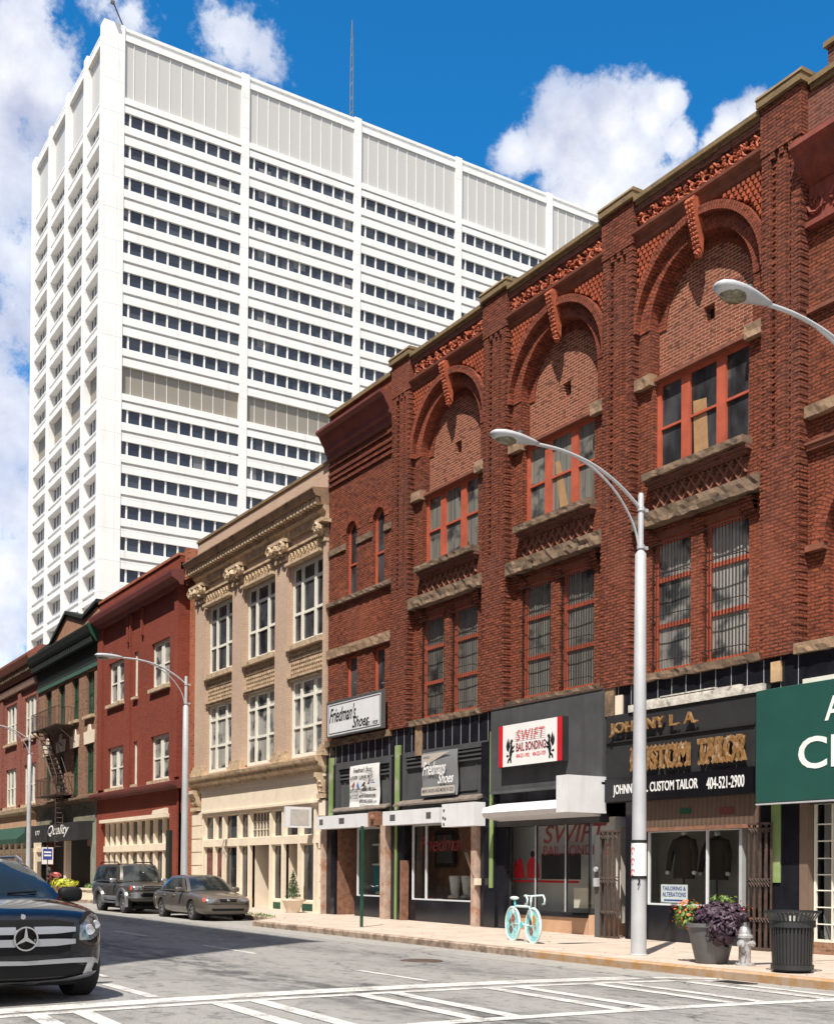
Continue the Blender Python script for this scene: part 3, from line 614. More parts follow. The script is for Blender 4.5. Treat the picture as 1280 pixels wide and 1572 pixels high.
for bi, (ya, yb) in enumerate(BAYS):
    yc = (ya+yb)/2; zc = 13.9; W0, W1 = yc-1.40, yc+1.40         # window opening
    # bay wall, below the springing and around the windows
    mb = MB()
    L0, L1 = yc-1.42, yc+1.42
    wall(mb, ya, yb, 6.08, 9.42, -.22, [(L0, yc-.17, 6.12, 9.28, .28), (yc+.17, L1, 6.12, 9.28, .28)])
    wall(mb, ya, yb, 9.42, 12.72, -.22, [(W0, W1, 10.56, 12.73, .3), (yc-1.36, yc+1.36, 9.71, 10.24, .06)])
    # jambs up to the springing of the arch
    wall(mb, ya, yc-1.53, 12.72, zc, -.22); wall(mb, yc+1.53, yb, 12.72, zc, -.22)
    # spandrel sheet above the arch
    top = 16.1; n = 40
    for i in range(n):
        q0, q1 = math.pi*i/n, math.pi*(i+1)/n
        P = []
        for q in (q0, q1):
            P.append((yc+1.80*math.cos(q), zc+1.80*math.sin(q)))
        o = []
        for q in (q1, q0):
            dx, dz = math.cos(q), math.sin(q)
            k = min((yb-yc)/abs(dx) if abs(dx) > 1e-6 else 1e9, (top-zc)/dz if dz > 1e-6 else 1e9); o.append((yc+k*dx, zc+k*dz))
        mb.add([(FX(-.22), *P[0]), (FX(-.22), *P[1]), (FX(-.22), *o[0]), (FX(-.22), *o[1])], [(0, 1, 2, 3)])
    for cx in (ya, yb):   # the corners left by the fan
        s = 1 if cx == yb else -1
        mb.add([(FX(-.221), cx, top), (FX(-.221), cx-s*.6, top), (FX(-.221), cx, top-.6)], [(0, 1, 2)])
    wall(mb, ya, yb, 16.1, 16.82, -.2)
    mb.build('bay_wall', 'brick', B1, recalc=False)
    # rings
    mb = MB(); ring(mb, yc, zc, 1.82, 2.0, -.3, -.05, ymin=ya+.005, ymax=yb-.005)
    mb.build('outer_arch', 'brick_arch', B1, recalc=False)
    mb = MB(); ring(mb, yc, zc, 1.50, 1.85, -.56, -.20); mb.build('inner_arch', 'brick_arch', B1, recalc=False)
    for s in (1, -1): MB().fb(yc+s*1.50, yc+s*1.56, 12.74, zc, -.56, -.215).build('arch_jamb', 'brick_pier', B1)
    mb = MB(); ring(mb, yc, zc, 1.28, 1.50, -.54, -.475); mb.build('tympanum_ring', 'brick_arch', B1, recalc=False)
    mb = MB()   # tympanum with its little square vent
    n = 28; vy0, vy1, vz0, vz1 = yc-.17, yc+.14, 13.60, 13.95
    poly = [(yc+1.5, 12.76)]+[(yc+1.5*math.cos(math.pi*i/n), zc+1.5*math.sin(math.pi*i/n)) for i in range(n+1)]+[(yc-1.5, 12.76)]
    hz = lambda y: zc+math.sqrt(max(0, 2.25-(y-yc)**2))
    cuts = sorted([yc-1.5+3*i/24 for i in range(25)]+[vy0, vy1])
    for a, b in zip(cuts, cuts[1:]):
        if vy0-1e-6 <= a and b <= vy1+1e-6:
            mb.add([(FX(-.50), a, 12.76), (FX(-.50), b, 12.76), (FX(-.50), b, vz0), (FX(-.50), a, vz0)], [(0, 1, 2, 3)])
            mb.add([(FX(-.50), a, vz1), (FX(-.50), b, vz1), (FX(-.50), b, hz(b)), (FX(-.50), a, hz(a))], [(0, 1, 2, 3)])
        else: mb.add([(FX(-.50), a, 12.76), (FX(-.50), b, 12.76), (FX(-.50), b, hz(b)), (FX(-.50), a, hz(a))], [(0, 1, 2, 3)])
    
    for a, b in ((vz0, vz0), (vz1, vz1)): mb.add([(FX(-.50), vy0, a), (FX(-.50), vy1, a), (FX(-.7), vy1, a), (FX(-.7), vy0, a)], [(0, 1, 2, 3)])
    for a in (vy0, vy1): mb.add([(FX(-.50), a, vz0), (FX(-.50), a, vz1), (FX(-.7), a, vz1), (FX(-.7), a, vz0)], [(0, 1, 2, 3)])
    mb.build('tympanum', 'brick_tymp', B1, recalc=False)
    MB().fb(vy0-.1, vy1+.1, vz0-.1, vz1+.1, -.72, -.7).build('vent', 'dark', B1)
    mb = MB(); mb.fb(yc-1.44, yc+1.44, 12.68, 12.76, -.56, -.205); mb.build('window_head', 'brown_mould', B1)
    # keystone: tapered console with leaves
    mb = MB(); w0, w1 = .13, .075
    for s in (0,):
        prof = [(-.25, 16.1), (.08, 16.1), (.12, 15.98), (.06, 15.7), (-.03, 15.4), (-.14, 15.1), (-.25, 14.98)]
        n = len(prof); V = []
        for k, sg in enumerate((-1, 1)):
            for d_, z_ in prof: V.append((FX(d_), yc+sg*(w1+(w0-w1)*(z_-14.95)/1.17), z_))
        mb.add(V, [tuple(range(n)), tuple(range(2*n-1, n-1, -1))]+[(i, (i+1) % n, n+(i+1) % n, n+i) for i in range(n)])
    for k in range(12):
        t = k/11; z_ = 16.0-t*1.0; d_ = .09-.24*t
        for s in (-1, 0, 1): mb.blob((FX(d_+.02), yc+s*(.085-.04*t), z_), .045, 6, 4, .5)
    mb.blob((FX(-.17), yc, 14.95), .085, 7, 5, .5)
    mb.build('keystone', 'terra', B1)
    # terracotta lattice in the two spandrels
    LS = {1: MB(), -1: MB()}; py, pz = .13, .115
    j = 0; z = 14.22
    while z < 15.86:
        y = ya+.07+(py/2 if j % 2 else 0)
        while y < yb-.05:
            if math.hypot(y-yc, z-zc) > 2.06 and z < 15.86:
                mb = LS[1 if y > yc else -1]; mb.fb(y-.036, y+.036, z-.04, z+.04, -.22, -.12); mb.fb(y-.064, y+.064, z-.057, z-.04, -.22, -.15)
            y += py
        z += pz; j += 1
    for mb in LS.values(): mb.build('lattice_spandrel', 'terra', B1)
    # mouldings and frieze
    mb = MB(); profile(mb, ya, yb, [(-.22, 16.28), (-.02, 16.28), (.03, 16.24), (.02, 16.18), (-.08, 16.16), (-.12, 16.05), (-.10, 16.0), (-.16, 15.93), (-.22, 15.9)])
    mb.build('moulding', 'brown_mould', B1)
    mb = MB()
    y = ya+.1; k = 0
    while y < yb-.08:      # running scroll ornament
        s = 1 if k % 2 else -1; cz = 16.47+.03*s; rr = .13
        mb.tube([(FX(-.14+.05*math.sin(i)), y+rr*math.cos(s*i*.8+1)*(1-i*.09), cz+rr*math.sin(s*i*.8+1)*(1-i*.09)) for i in range(9)], [.034-.0025*i for i in range(9)], 5)
        for _ in range(6):
            mb.blob((FX(-.15+rnd.random()*.06), y+rnd.uniform(-.14, .14), 16.46+rnd.uniform(-.15, .15)), rnd.uniform(.03, .06), 5, 4, .7)
        y += .185; k += 1
    mb.build('frieze', 'terra', B1)
    mb = MB(); mb.fb(ya, yb, 16.68, 16.82, -.2, -.06); mb.fb(ya, yb, 16.62, 16.68, -.2, -.12); mb.build('corbel_band', 'brick_dark', B1)
    # upper window: three lights
    wm = [(yc+.52, .26), (yc-.52, .26)]
    f = windowp(B1, W0, W1, 10.56, 12.7, -.34, 'orange', 'pane_curtain' if bi else 'pane', fw=.12, mulls=wm, rails=[11.62], rw=.055, th=.09,
                label='orange painted three-light window under the %s arch' % ('right', 'middle', 'left')[bi])
    if bi < 2:
        mb = MB(); mb.add([(FX(-.388), yc-.25, 10.7), (FX(-.388), yc+.08, 10.7), (FX(-.388), yc+.30, 12.0), (FX(-.388), yc+.12, 12.0)] if bi else [(FX(-.388), yc-.12, 10.7), (FX(-.388), yc+.30, 10.7), (FX(-.388), yc+.34, 11.95), (FX(-.388), yc-.05, 11.9)], [(0, 1, 2, 3)]); mb.build('board', plain('bare_plywood', (.36, .21, .10), .8, var=.15, vs=5) if bi == 0 else M['bare'], f)
        if bi == 0: M['bare'] = bpy.data.materials['bare_plywood']
    # impost stones
    mb = MB(); rough_block(mb, yc+1.38, yb-.005, 12.60, 12.86, -.3, -.08, .03); mb.build('impost_stone', 'stone', B1); mb = MB(); rough_block(mb, ya+.005, yc-1.38, 12.56, 12.84, -.3, -.08, .03); mb.build('impost_stone', 'stone', B1)
    # sill, lattice panel, lintel
    mb = MB(); rough_block(mb, yc-1.48, yc+1.48, 10.42, 10.58, -.25, .06, .035); mb.build('sill', 'stone_dark', B1)
    mb = MB(); mb.fb(yc-1.42, yc+1.42, 10.24, 10.33, -.25, -.10); mb.fb(yc-1.48, yc+1.48, 10.33, 10.42, -.25, -.04); mb.build('corbel_course', 'brick_dark', B1)
    MB().fb(yc-1.36, yc+1.36, 9.71, 10.24, -.3, -.255).build('panel_backing', 'brick_dark', B1)
    mb = MB()
    y = yc-1.36-.40
    while y < yc+1.36:
        for s, dd in ((1, -.17), (-1, -.185)):
            a, b = (y, y+.40) if s > 0 else (y+.40, y)
            za, zb = 9.72, 10.24
            lo, hi = yc-1.36, yc+1.36
            def clip(p, q):
                P0, Q0 = list(p), list(q)
                for P_, O_ in ((P0, Q0), (Q0, P0)):
                    if P_[0] < lo: t_ = (lo-P_[0])/(O_[0]-P_[0]) if O_[0] != P_[0] else 0; P_[1] += (O_[1]-P_[1])*t_; P_[0] = lo
                    if P_[0] > hi: t_ = (hi-P_[0])/(O_[0]-P_[0]) if O_[0] != P_[0] else 0; P_[1] += (O_[1]-P_[1])*t_; P_[0] = hi
                return P0, Q0
            if max(a, b) <= lo or min(a, b) >= hi: continue
            P0, Q0 = clip((a, za), (b, zb)); tv = Vector((Q0[0]-P0[0], Q0[1]-P0[1]))
            if tv.length < .05: continue
            tv.normalize(); nn = Vector((-tv.y, tv.x))*.014
            mb.prism([(P0[0]+nn.x, P0[1]+nn.y), (P0[0]-nn.x, P0[1]-nn.y), (Q0[0]-nn.x, Q0[1]-nn.y), (Q0[0]+nn.x, Q0[1]+nn.y)], 'x', FX(-.26), FX(dd))
        y += .27
    mb.build('diamond_panel', plain('brick_ribs', (.24, .10, .065), .85, var=.3, vs=8), B1)
    mb = MB(); rough_block(mb, ya-.02 if bi else ya+.0, yb-.08, 9.38, 9.70, -.25, .05, .05); mb.build('lintel', 'stone_dark', B1)
    for s in (1, -1):
        mb = MB()
        for k in range(3): mb.fb(yc+s*(1.42-.1*k), yc+s*1.62, 9.27-.09*(k+1), 9.35-.09*k-.015, -.3, -.10+.04*(1-k))
        mb.build('corbel', 'brick_pier', B1)
    # lower windows with a brick mullion
    for s in (1, -1):
        a, b = (yc+.17, L1) if s > 0 else (L0, yc-.17)
        f = windowp(B1, a, b, 6.12, 9.1, -.32, 'orange', 'pane_white' if (bi == 0) else 'pane_curtain', fw=.10, rails=[8.2, 7.17], rw=.10, th=.08)
        gb = MB(); nb = 13
        for k in range(nb): gb.fb(a+.07+(b-a-.12)*k/(nb-1)-.006, a+.07+(b-a-.12)*k/(nb-1)+.006, 6.2, 9.02, -.215, -.203)
        for zz in (6.35, 7.35, 8.25, 8.95):
            gb.tube([(FX(-.31), b-.02, zz-.05), (FX(-.12), b-.04, zz), (FX(-.10), (a+b)/2, zz+.01), (FX(-.12), a+.04, zz), (FX(-.31), a+.02, zz-.05)], .011, 5)
        gb.build('grille', 'bars', f)
        mb = MB(); mb.fb(a, b, 9.1, 9.29, -.38, -.26); mb.build('window_head', 'brown_mould', B1)
    mb = MB(); mb.fb(yc-.17, yc+.17, 6.1, 9.28, -.22, -.17); mb.build('brick_mullion', 'brick', B1)
    mb = MB(); rough_block(mb, ya-.02, yb-.12, 5.93, 6.10, -.3, .0, .04); mb.build('base_ledge', 'stone_dark', B1)
# piers
for pi, (ya, yb) in enumerate(PIERS):
    mb = MB(); w = yb-ya
    mb.fb(ya, yb, 5.95, 10.05, -.8, .0)                       # plain lower shaft
    mb.fb(ya+.02, yb-.02, 10.05, 16.10, -.8, -.09)            # panelled upper shaft
    mb.fb(ya, ya+.22, 10.05, 16.0, -.8, -.02); mb.fb(yb-.22, yb, 10.05, 16.0, -.8, -.02)
    mb.fb(ya+.37, yb-.37, 10.05, 16.0, -.3, -.045)
    mb.fb(ya-.03, yb+.03, 16.0, 16.98, -.8, .0); 
    for k in range(3): mb.fb(ya+.2+k*.22, ya+.30+k*.22, 15.86, 16.0, -.2, -.01)
    # toothed courses on both edges
    z = 6.1; k = 0
    while z < 15.9:
        if k % 2:
            o = -.012 if z < 10 else -.032
            mb.fb(ya-.012, ya+.11, z, z+.06, -.25, o+.020); mb.fb(yb-.11, yb+.012, z, z+.06, -.25, o+.020)
            if z > 10.1:
                mb.fb(ya+.22, ya+.30, z, z+.06, -.2, -.068); mb.fb(yb-.30, yb-.22, z, z+.06, -.2, -.068)
        z += .0745; k += 1
    mb.build('pier', 'brick_pier', B1)
    mb = MB(); mb.fb(ya-.08, yb+.08, 17.0, 17.16, -.9, .08); mb.prism([(FX(.10), 17.16), (FX(.06), 17.24), (FX(-.8), 17.24), (FX(-.85), 17.16)], 'y', ya-.1, yb+.1); mb.build('pier_cap', 'coping', B1)
for (ya, yb) in BAYS:
    mb = MB(); mb.fb(ya+.08, yb-.08, 16.83, 16.9, -.6, -.02); mb.fb(ya+.08, yb-.08, 16.9, 17.0, -.62, .04); mb.build('coping', 'coping', B1)
# --- left wing with small arched windows
ya, yb = 30.82, 35.06
mb = MB()
A = [(31.42, 32.12), (33.16, 33.86)]
wall(mb, ya, yb, 5.98, 15.3, -.12, [(31.34, 32.1, 6.05, 8.68, .25), (33.08, 33.86, 6.05, 8.68, .25)]+[(a, b, 10.55, 12.98, .22) for a, b in A])
for a, b in A:   # fill the corners above the round heads
    r = (b-a)/2; c = (a+b)/2; zc = 12.98-r; n = 8
    for s in (1, -1):
        pts = [(c+s*r*math.cos(math.pi/2*i/n), zc+r*math.sin(math.pi/2*i/n)) for i in range(n+1)]
        for p, q in zip(pts, pts[1:]):
            mb.add([(FX(-.12), *p), (FX(-.12), *q), (FX(-.12), q[0], 12.98), (FX(-.12), p[0], 12.98)], [(0, 1, 2, 3)])
            mb.add([(FX(-.12), *p), (FX(-.12), *q), (FX(-.34), *q), (FX(-.34), *p)], [(0, 1, 2, 3)])
wall(mb, ya, yb, 15.3, 16.88, -.12)
mb.add([(FX(-.12), yb, 5.9), (FX(-1.2), yb, 5.9), (FX(-1.2), yb, 16.9), (FX(-.12), yb, 16.9)], [(0, 1, 2, 3)])
mb.build('wing_wall', 'brick', B1, recalc=False)
for a, b in A:
    mb = MB(); ring(mb, (a+b)/2, 12.98-(b-a)/2, (b-a)/2, (b-a)/2+.24, -.15, -.105, n=16); mb.build('window_arch', 'brick_arch', B1, recalc=False)
    windowp(B1, a, b, 10.56, 12.97, -.22, 'orange', 'pane', fw=.09, rails=[11.6], arch=True, rw=.06)
for a, b in ((31.34, 32.1), (33.08, 33.86)): windowp(B1, a, b, 6.1, 8.66, -.24, 'orange', 'pane', fw=.10, rails=[7.3], rw=.06)
for a, b in ((ya+.01, 31.40), (32.14, 33.14), (33.88, yb-.01)):
    mb = MB(); rough_block(mb, a, b, 12.14, 12.34, -.2, -.07, .02); mb.build('impost_band', 'stone_dark', B1)
mb = MB(); rough_block(mb, ya, yb-.01, 10.42, 10.56, -.2, .0, .025); mb.build('sill', 'stone_dark', B1)
mb = MB(); rough_block(mb, ya, yb-.01, 8.70, 9.0, -.2, -.03, .025); mb.build('lintel', 'stone', B1)
mb = MB(); rough_block(mb, ya, yb-.01, 5.78, 5.98, -.25, .0, .04); mb.build('base_ledge', 'stone_dark', B1)
mb = MB(); profile(mb, ya, yb+.02, [(-.12, 16.25), (.42, 16.25), (.42, 16.17), (.30, 16.08), (.22, 15.93), (.10, 15.75), (.08, 15.62), (.0, 15.55), (-.03, 15.38), (-.12, 15.3)]); mb.build('cornice', 'cornice_red', B1)
for z in (15.18, 14.9, 14.72, 14.52): MB().fb(ya, yb, z-.09, z, -.12, -.06).build('string_course', 'brick_pier', B1)
mb = MB(); mb.fb(ya, yb+.03, 16.82, 16.95, -.5, -.05); mb.build('coping', 'coping', B1)
# --- right pavilion
mb = MB(); y0, y1 = 9.2, 15.43
wc, wr = 13.5, 1.46
wall(mb, y0, y1, 6.05, 16.93, -.28, [(wc-wr, wc+wr, 6.2, 8.0+wr, .3), (wc-1.2, wc+1.2, 10.7, 12.4, .3), (10.0, 10.9, 6.2, 9, .3)])
for s in (1, -1):
    n = 12; pts = [(wc+s*wr*math.cos(math.pi/2*i/n), 8.0+wr*math.sin(math.pi/2*i/n)) for i in range(n+1)]
    for p, q in zip(pts, pts[1:]):
        mb.add([(FX(-.28), *p), (FX(-.28), *q), (FX(-.28), q[0], 8.0+wr), (FX(-.28), p[0], 8.0+wr)], [(0, 1, 2, 3)])
        mb.add([(FX(-.28), *p), (FX(-.28), *q), (FX(-.58), *q), (FX(-.58), *p)], [(0, 1, 2, 3)])
mb.build('pavilion_wall', 'brick', B1, recalc=False)
mb = MB(); mb.fb(y0, y1-.01, 15.72, 16.83, -.4, -.2); mb.build('parapet', 'brick_dark', B1)
mb = MB(); ring(mb, wc, 8.0, wr, wr+.30, -.3, -.17, n=30); 
mb.build('window_arch', 'brick_arch', B1, recalc=False)
MB().fb(wc+wr+.02, y1-.03, 7.88, 8.0, -.3, -.14).build('impost_band', 'brown_mould', B1); MB().fb(y0, wc-wr, 7.88, 8.0, -.3, -.20).build('impost_band', 'brown_mould', B1)
mb = MB(); mb.fb(y0, y1-.02, 9.95, 10.0, -.3, -.14); mb.fb(y0, y1-.02, 9.85, 9.95, -.3, -.18); mb.build('string_course', 'brown_mould', B1); MB().fb(y0, y1-.02, 12.52, 12.6, -.3, -.18).build('string_course', 'brown_mould', B1)
mb = MB(); rough_block(mb, y0, y1-.02, 10.48, 10.7, -.3, -.12, .03); mb.build('sill', 'stone', B1)
windowp(B1, wc-wr, wc+wr, 6.2, 8.0+wr, -.45, 'orange', 'pane', fw=.13, mulls=[wc-.45, wc+.45], rails=[7.9], arch=True, rw=.1)
windowp(B1, wc-1.2, wc+1.2, 10.7, 12.4, -.45, 'orange', 'pane', fw=.1, mulls=[wc], rails=[11.6])
mb = MB(); rough_block(mb, y0, y1+.1, 5.92, 6.12, -.3, .02, .03); mb.build('base_ledge', 'stone', B1)
mb = MB(); profile(mb, y0, y1+.05, [(-.28, 15.72), (.25, 15.72), (.27, 15.6), (.12, 15.45), (.05, 15.25), (-.1, 15.1), (-.28, 15.0)]); mb.build('cornice', 'terra_red', B1)
mb = MB(); mb.fb(y0, y1-.02, 14.25, 15.0, -.3, -.24); mb.fb(y0, y1-.02, 14.17, 14.27, -.3, -.12)
for k in range(12):
    cy = 15.2-k*.55; s = 1 if k % 2 else -1
    mb.tube([(FX(-.21), cy+.22*math.cos(i*.75)*(1-i*.085), 14.62+.22*s*math.sin(i*.75)*(1-i*.085)) for i in range(10)], [.04-.0025*i for i in range(10)], 6)
    for _ in range(7): mb.blob((FX(-.22), cy+rnd.uniform(-.25, .25), 14.62+rnd.uniform(-.25, .25)), rnd.uniform(.03, .055), 5, 4, .6)
mb.build('scroll_panel', 'terra_red', B1)
mb = MB(); mb.fb(y0, y1-.1, 16.84, 16.93, -.7, -.16); mb.fb(y0, y1-.1, 16.93, 17.04, -.72, -.10); mb.build('coping', 'coping', B1)
mb = MB(); mb.fb(14.3, 14.98, 17.04, 17.5, -.8, -.25); mb.build('finial_block', 'brick_dark', B1)
mb = MB(); mb.prism([(FX(-.18), 17.5), (FX(-.18), 17.6), (FX(-.5), 17.82), (FX(-.86), 17.6), (FX(-.86), 17.5)], 'y', 14.24, 15.04); mb.build('finial_cap', 'coping', B1)
mb = MB(); mb.fb(8.2, 9.2, 5.95, 17.0, -.8, .0); mb.build('pier', 'brick_pier', B1)

# ================================================================== ground floor of the brick building
GZ = lambda y: walk(y)
# black tiled fascia above the shops
mb = MB(); wall(mb, 15.3, 35.06, 5.15, 5.95, -.10); wall(mb, 9.2, 15.3, 5.15, 5.95, -.10); mb.build('tiled_fascia', 'tile', B1, recalc=False)
mb = MB(); y = 15.5
while y < 35: mb.fb(y-.006, y+.006, 5.2, 5.94, -.10, -.094); y += .43
mb.build('tile_joints', 'galv', B1)
mb = MB(); mb.fb(16.3, 20.2, 5.30, 5.46, -.12, .02); mb.fb(16.9, 20.0, 5.44, 5.52, -.12, .0); mb.fb(17.6, 19.2, 5.5, 5.55, -.12, .0); mb.build('plaster_strip', 'plaster', B1)
MB().fb(15.9, 16.13, 5.45, 5.85, -.12, -.03).build('board_patch', plain('raw_board', (.5, .33, .19), .8, var=.2, vs=6), B1)
MB().fb(29.1, 29.45, 5.05, 5.95, -.12, -.06).build('bare_brick_patch', 'stone', B1)
MB().fb(20.75, 21.05, 5.3, 5.95, -.12, -.03).build('bare_brick_patch', 'stone', B1)
MB().fb(20.5, 20.72, 5.3, 5.75, -.12, -.05).build('board_patch', 'cream', B1)
# black pillars between the shops, with their strips of green enamel
for a, b in ((34.4, 35.05), (30.18, 30.78), (25.42, 26.08), (20.1, 20.35), (15.3, 16.4)):
    MB().fb(a, b, 0, 5.15, -.6, -.06).build('pillar', 'tile', B1)
for a, b, z0, z1 in ((34.52, 34.78, 3.5, 5.4), (30.30, 30.54, 3.52, 5.45), (25.50, 25.64, 1.25, 5.4), (15.88, 16.10, 1.5, 5.3)):
    MB().fb(a, b, z0, z1, -.1, -.03).build('enamel_strip', 'greenstrip', B1)
MB().fb(30.42, 30.5, .2, 3.05, -.1, -.02).build('enamel_strip', 'greenstrip', B1)

def room(y0, y1, z0, z1, d, back='room', side='room', floor='room'):
    """open-fronted box behind the shop window"""
    x0, x1 = FX(-.5), FX(-d)
    mb = MB(); mb.add([(x1, y0, z0), (x1, y1, z0), (x1, y1, z1), (x1, y0, z1)], [(0, 1, 2, 3)]); mb.build('back_wall', back, B1, recalc=False)
    mb = MB()
    for y in (y0, y1): mb.add([(x0, y, z0), (x1, y, z0), (x1, y, z1), (x0, y, z1)], [(0, 1, 2, 3)])
    mb.add([(x0, y0, z1), (x1, y0, z1), (x1, y1, z1), (x0, y1, z1)], [(0, 1, 2, 3)]); mb.add([(x0, y0, z0), (x1, y0, z0), (x1, y1, z0), (x0, y1, z0)], [(0, 1, 2, 3)])
    mb.build('room_lining', side, B1, recalc=False)
def shopwindow(y0, y1, z0, z1, d, mulls=(), fw=.04, frame='whitemetal', label=None):
    f = windowp(B1, y0, y1, z0, z1, d, frame, 'clear', fw=fw, mulls=[(m, .035) for m in mulls], th=.06, name='shop_window', label=label)
    return f

# ---- shop 1, left: shoes
mb = MB(); wall(mb, 30.7, 34.45, 3.45, 5.2, -.08, [(30.95, 34.2, 3.72, 4.98, .12)]); mb.build('fascia', 'charcoal', B1, recalc=False)
mb = MB(); mb.fb(30.95, 34.2, 3.7, 5.0, -.22, -.2); mb.fb(31.2, 31.28, 3.72, 4.6, -.2, -.17); mb.fb(33.9, 33.96, 3.72, 4.6, -.2, -.17)
for z in (4.64, 4.76, 4.88): mb.fb(30.95, 34.2, z, z+.05, -.2, -.13)
mb.build('transom_panel', 'charcoal2', B1)
mb = MB(); mb.prism([(FX(-.08), 3.66), (FX(.12), 3.58), (FX(.12), 3.62), (FX(-.08), 3.74)], 'y', 30.85, 34.4); mb.build('ledge', 'ledge', B1)
mb = MB(); mb.fb(31.72, 35.0, 3.04, 3.46, -.1, .32); mb.fb(33.05, 33.4, 3.17, 3.36, .32, .322, 1); mb.fb(34.5, 34.75, 3.17, 3.36, .32, .322, 1)
mb.build('shutter_housing', ['whitemetal', 'charcoal2'], B1)
mb = MB(); mb.fb(31.15, 31.70, 3.08, 3.5, -.1, .22); mb.blob((FX(.23), 31.4, 3.3), .1, 8, 5); mb.build('shutter_end_casting', 'rust', B1)
MB().fb(34.95, 35.06, .2, 3.04, -.1, .10).build('door_post', 'postpaint', B1)
MB().fb(30.80, 31.12, .2, 3.08, -.2, .12).build('door_post', 'postpaint', B1)
mb = MB(); mb.box(FX(-.15), FX(-1.3), 34.30, 34.36, .2, 3.05); mb.build('door_side_panel', 'rust', B1)
shopwindow(31.15, 33.4, .88, 3.05, -.35, mulls=[31.9], label='shoe shop display window under a white shutter box')
MB().fb(31.12, 33.45, 0, .88, -.6, -.30).build('bulkhead', 'tile', B1)
mb = MB(); mb.box(FX(-.35), FX(-1.6), 33.40, 33.45, .88, 3.05); mb.build('return_window', 'clear', B1)
mb = MB(); mb.box(FX(-.35), FX(-1.6), 33.39, 33.46, 0, .88); mb.build('return_bulkhead', 'tile', B1)
room(31.1, 33.4, .85, 3.2, 1.4, 'room', 'room'); 
mb = MB(); mb.add([(FX(-1.7), 33.4, .2), (FX(-1.7), 35.0, .2), (FX(-1.7), 35.0, 3.3), (FX(-1.7), 33.4, 3.3)], [(0, 1, 2, 3)]); mb.build('shop_door', 'dark', B1, recalc=False)
def item(name, mb, mat, label, cat, group=None, **k):
    o = mb.build(name, mat, **k); return tag(o, label, cat, group)
item('cloth', MB().box(FX(-.9), FX(-.86), 32.3, 33.2, 1.0, 1.9), 'teal', 'teal cloth hanging behind the white shoe rack in the left shoe shop window', 'cloth')
item('poster', MB().box(FX(-1.0), FX(-.97), 31.2, 31.85, 1.0, 2.95), 'teal', 'tall dark teal poster at the right side of the left shoe shop window', 'poster')
mb = MB(); 
for k in range(6): mb.blob((FX(-.6-.05*k), 31.4+k*.3, .98), .08, 8, 5, .3, sc=(1, 1.5, .7))
item('display_shoes', mb, 'whitecloth', 'row of white shoes on the floor of the left shoe shop window', 'shoes')
mb = MB(); mb.prism([(31.25, .95), (31.75, .95), (31.6, 1.3), (31.45, 1.45)], 'x', FX(-.5), FX(-.52)); item('card', mb, 'cream', 'cream folded card leaning in the right corner of the left shoe window', 'card')
mb = MB(); mb.fb(32.9, 33.1, 1.9, 2.9, -1.0, -.98); mb.fb(32.0, 32.2, 1.6, 2.8, -1.1, -1.08); mb.fb(31.95, 33.2, 1.86, 1.92, -.95, -.8); mb.fb(31.95, 33.2, 2.5, 2.56, -.95, -.8)
item('shoe_rack', mb, 'whitecloth', 'white shoe rack in the left shoe shop window', 'rack')

# ---- shop 2: shoes, wood-panelled window
mb = MB(); wall(mb, 25.75, 30.2, 3.45, 5.2, -.08, [(26.05, 30.0, 3.8, 5.05, .1)]); mb.build('fascia', 'charcoal', B1, recalc=False)
mb = MB(); mb.fb(26.05, 30.0, 3.75, 5.1, -.2, -.17)
for z in (4.72, 4.84, 4.96): mb.fb(26.05, 30.0, z, z+.05, -.17, -.10)
mb.fb(26.4, 28.9, 3.9, 3.94, -.17, -.14); mb.fb(26.38, 26.42, 3.9, 4.6, -.17, -.14)
mb.build('transom_panel', 'charcoal', B1)
mb = MB(); mb.prism([(FX(-.08), 3.68), (FX(.14), 3.60), (FX(.14), 3.65), (FX(-.08), 3.78)], 'y', 26.0, 30.35); mb.build('ledge', 'ledge', B1)
mb = MB(); mb.fb(27.6, 30.68, 3.04, 3.46, -.1, .30); mb.fb(29.95, 30.25, 3.16, 3.35, .3, .302, 1); mb.fb(28.0, 28.25, 3.16, 3.35, .3, .302, 1); mb.build('shutter_housing', ['whitemetal', 'charcoal2'], B1)
mb = MB(); mb.fb(25.78, 27.35, 2.90, 3.53, .0, .36)
for yy, zz in ((27.25, 3.35), (27.28, 3.15), (27.18, 3.12), (27.25, 2.97)): mb.fb(yy-.04, yy+.03, zz-.04, zz+.04, .36, .363, 1)
mb.build('shutter_motor_box', ['whitemetal', 'dark'], B1)
MB().fb(26.1, 26.36, .2, 2.95, -.2, .06).build('door_post', 'postpaint', B1)
MB().fb(30.05, 30.14, .2, 2.0, -.25, .0).build('door_post', 'rust', B1)
shopwindow(26.36, 29.95, .84, 3.05, -.30, mulls=[29.2], label='wood-panelled shoe shop window with red script on the glass')
MB().fb(26.3, 29.98, 0, .84, -.6, -.25).build('bulkhead', 'tile', B1)
room(26.2, 31.3, .82, 3.15, 1.7, 'wood', 'wood')
mb = MB(); mb.box(FX(-1.58), FX(-1.52), 29.5, 30.6, 1.8, 2.92); fr_ = item('picture', mb, 'dark', 'dark framed picture on the wood wall of the shoe shop window', 'picture')
mb = MB(); mb.box(FX(-1.51), FX(-1.52), 29.63, 30.47, 1.93, 2.79); o = mb.build('print', 'charcoal2', fr_)
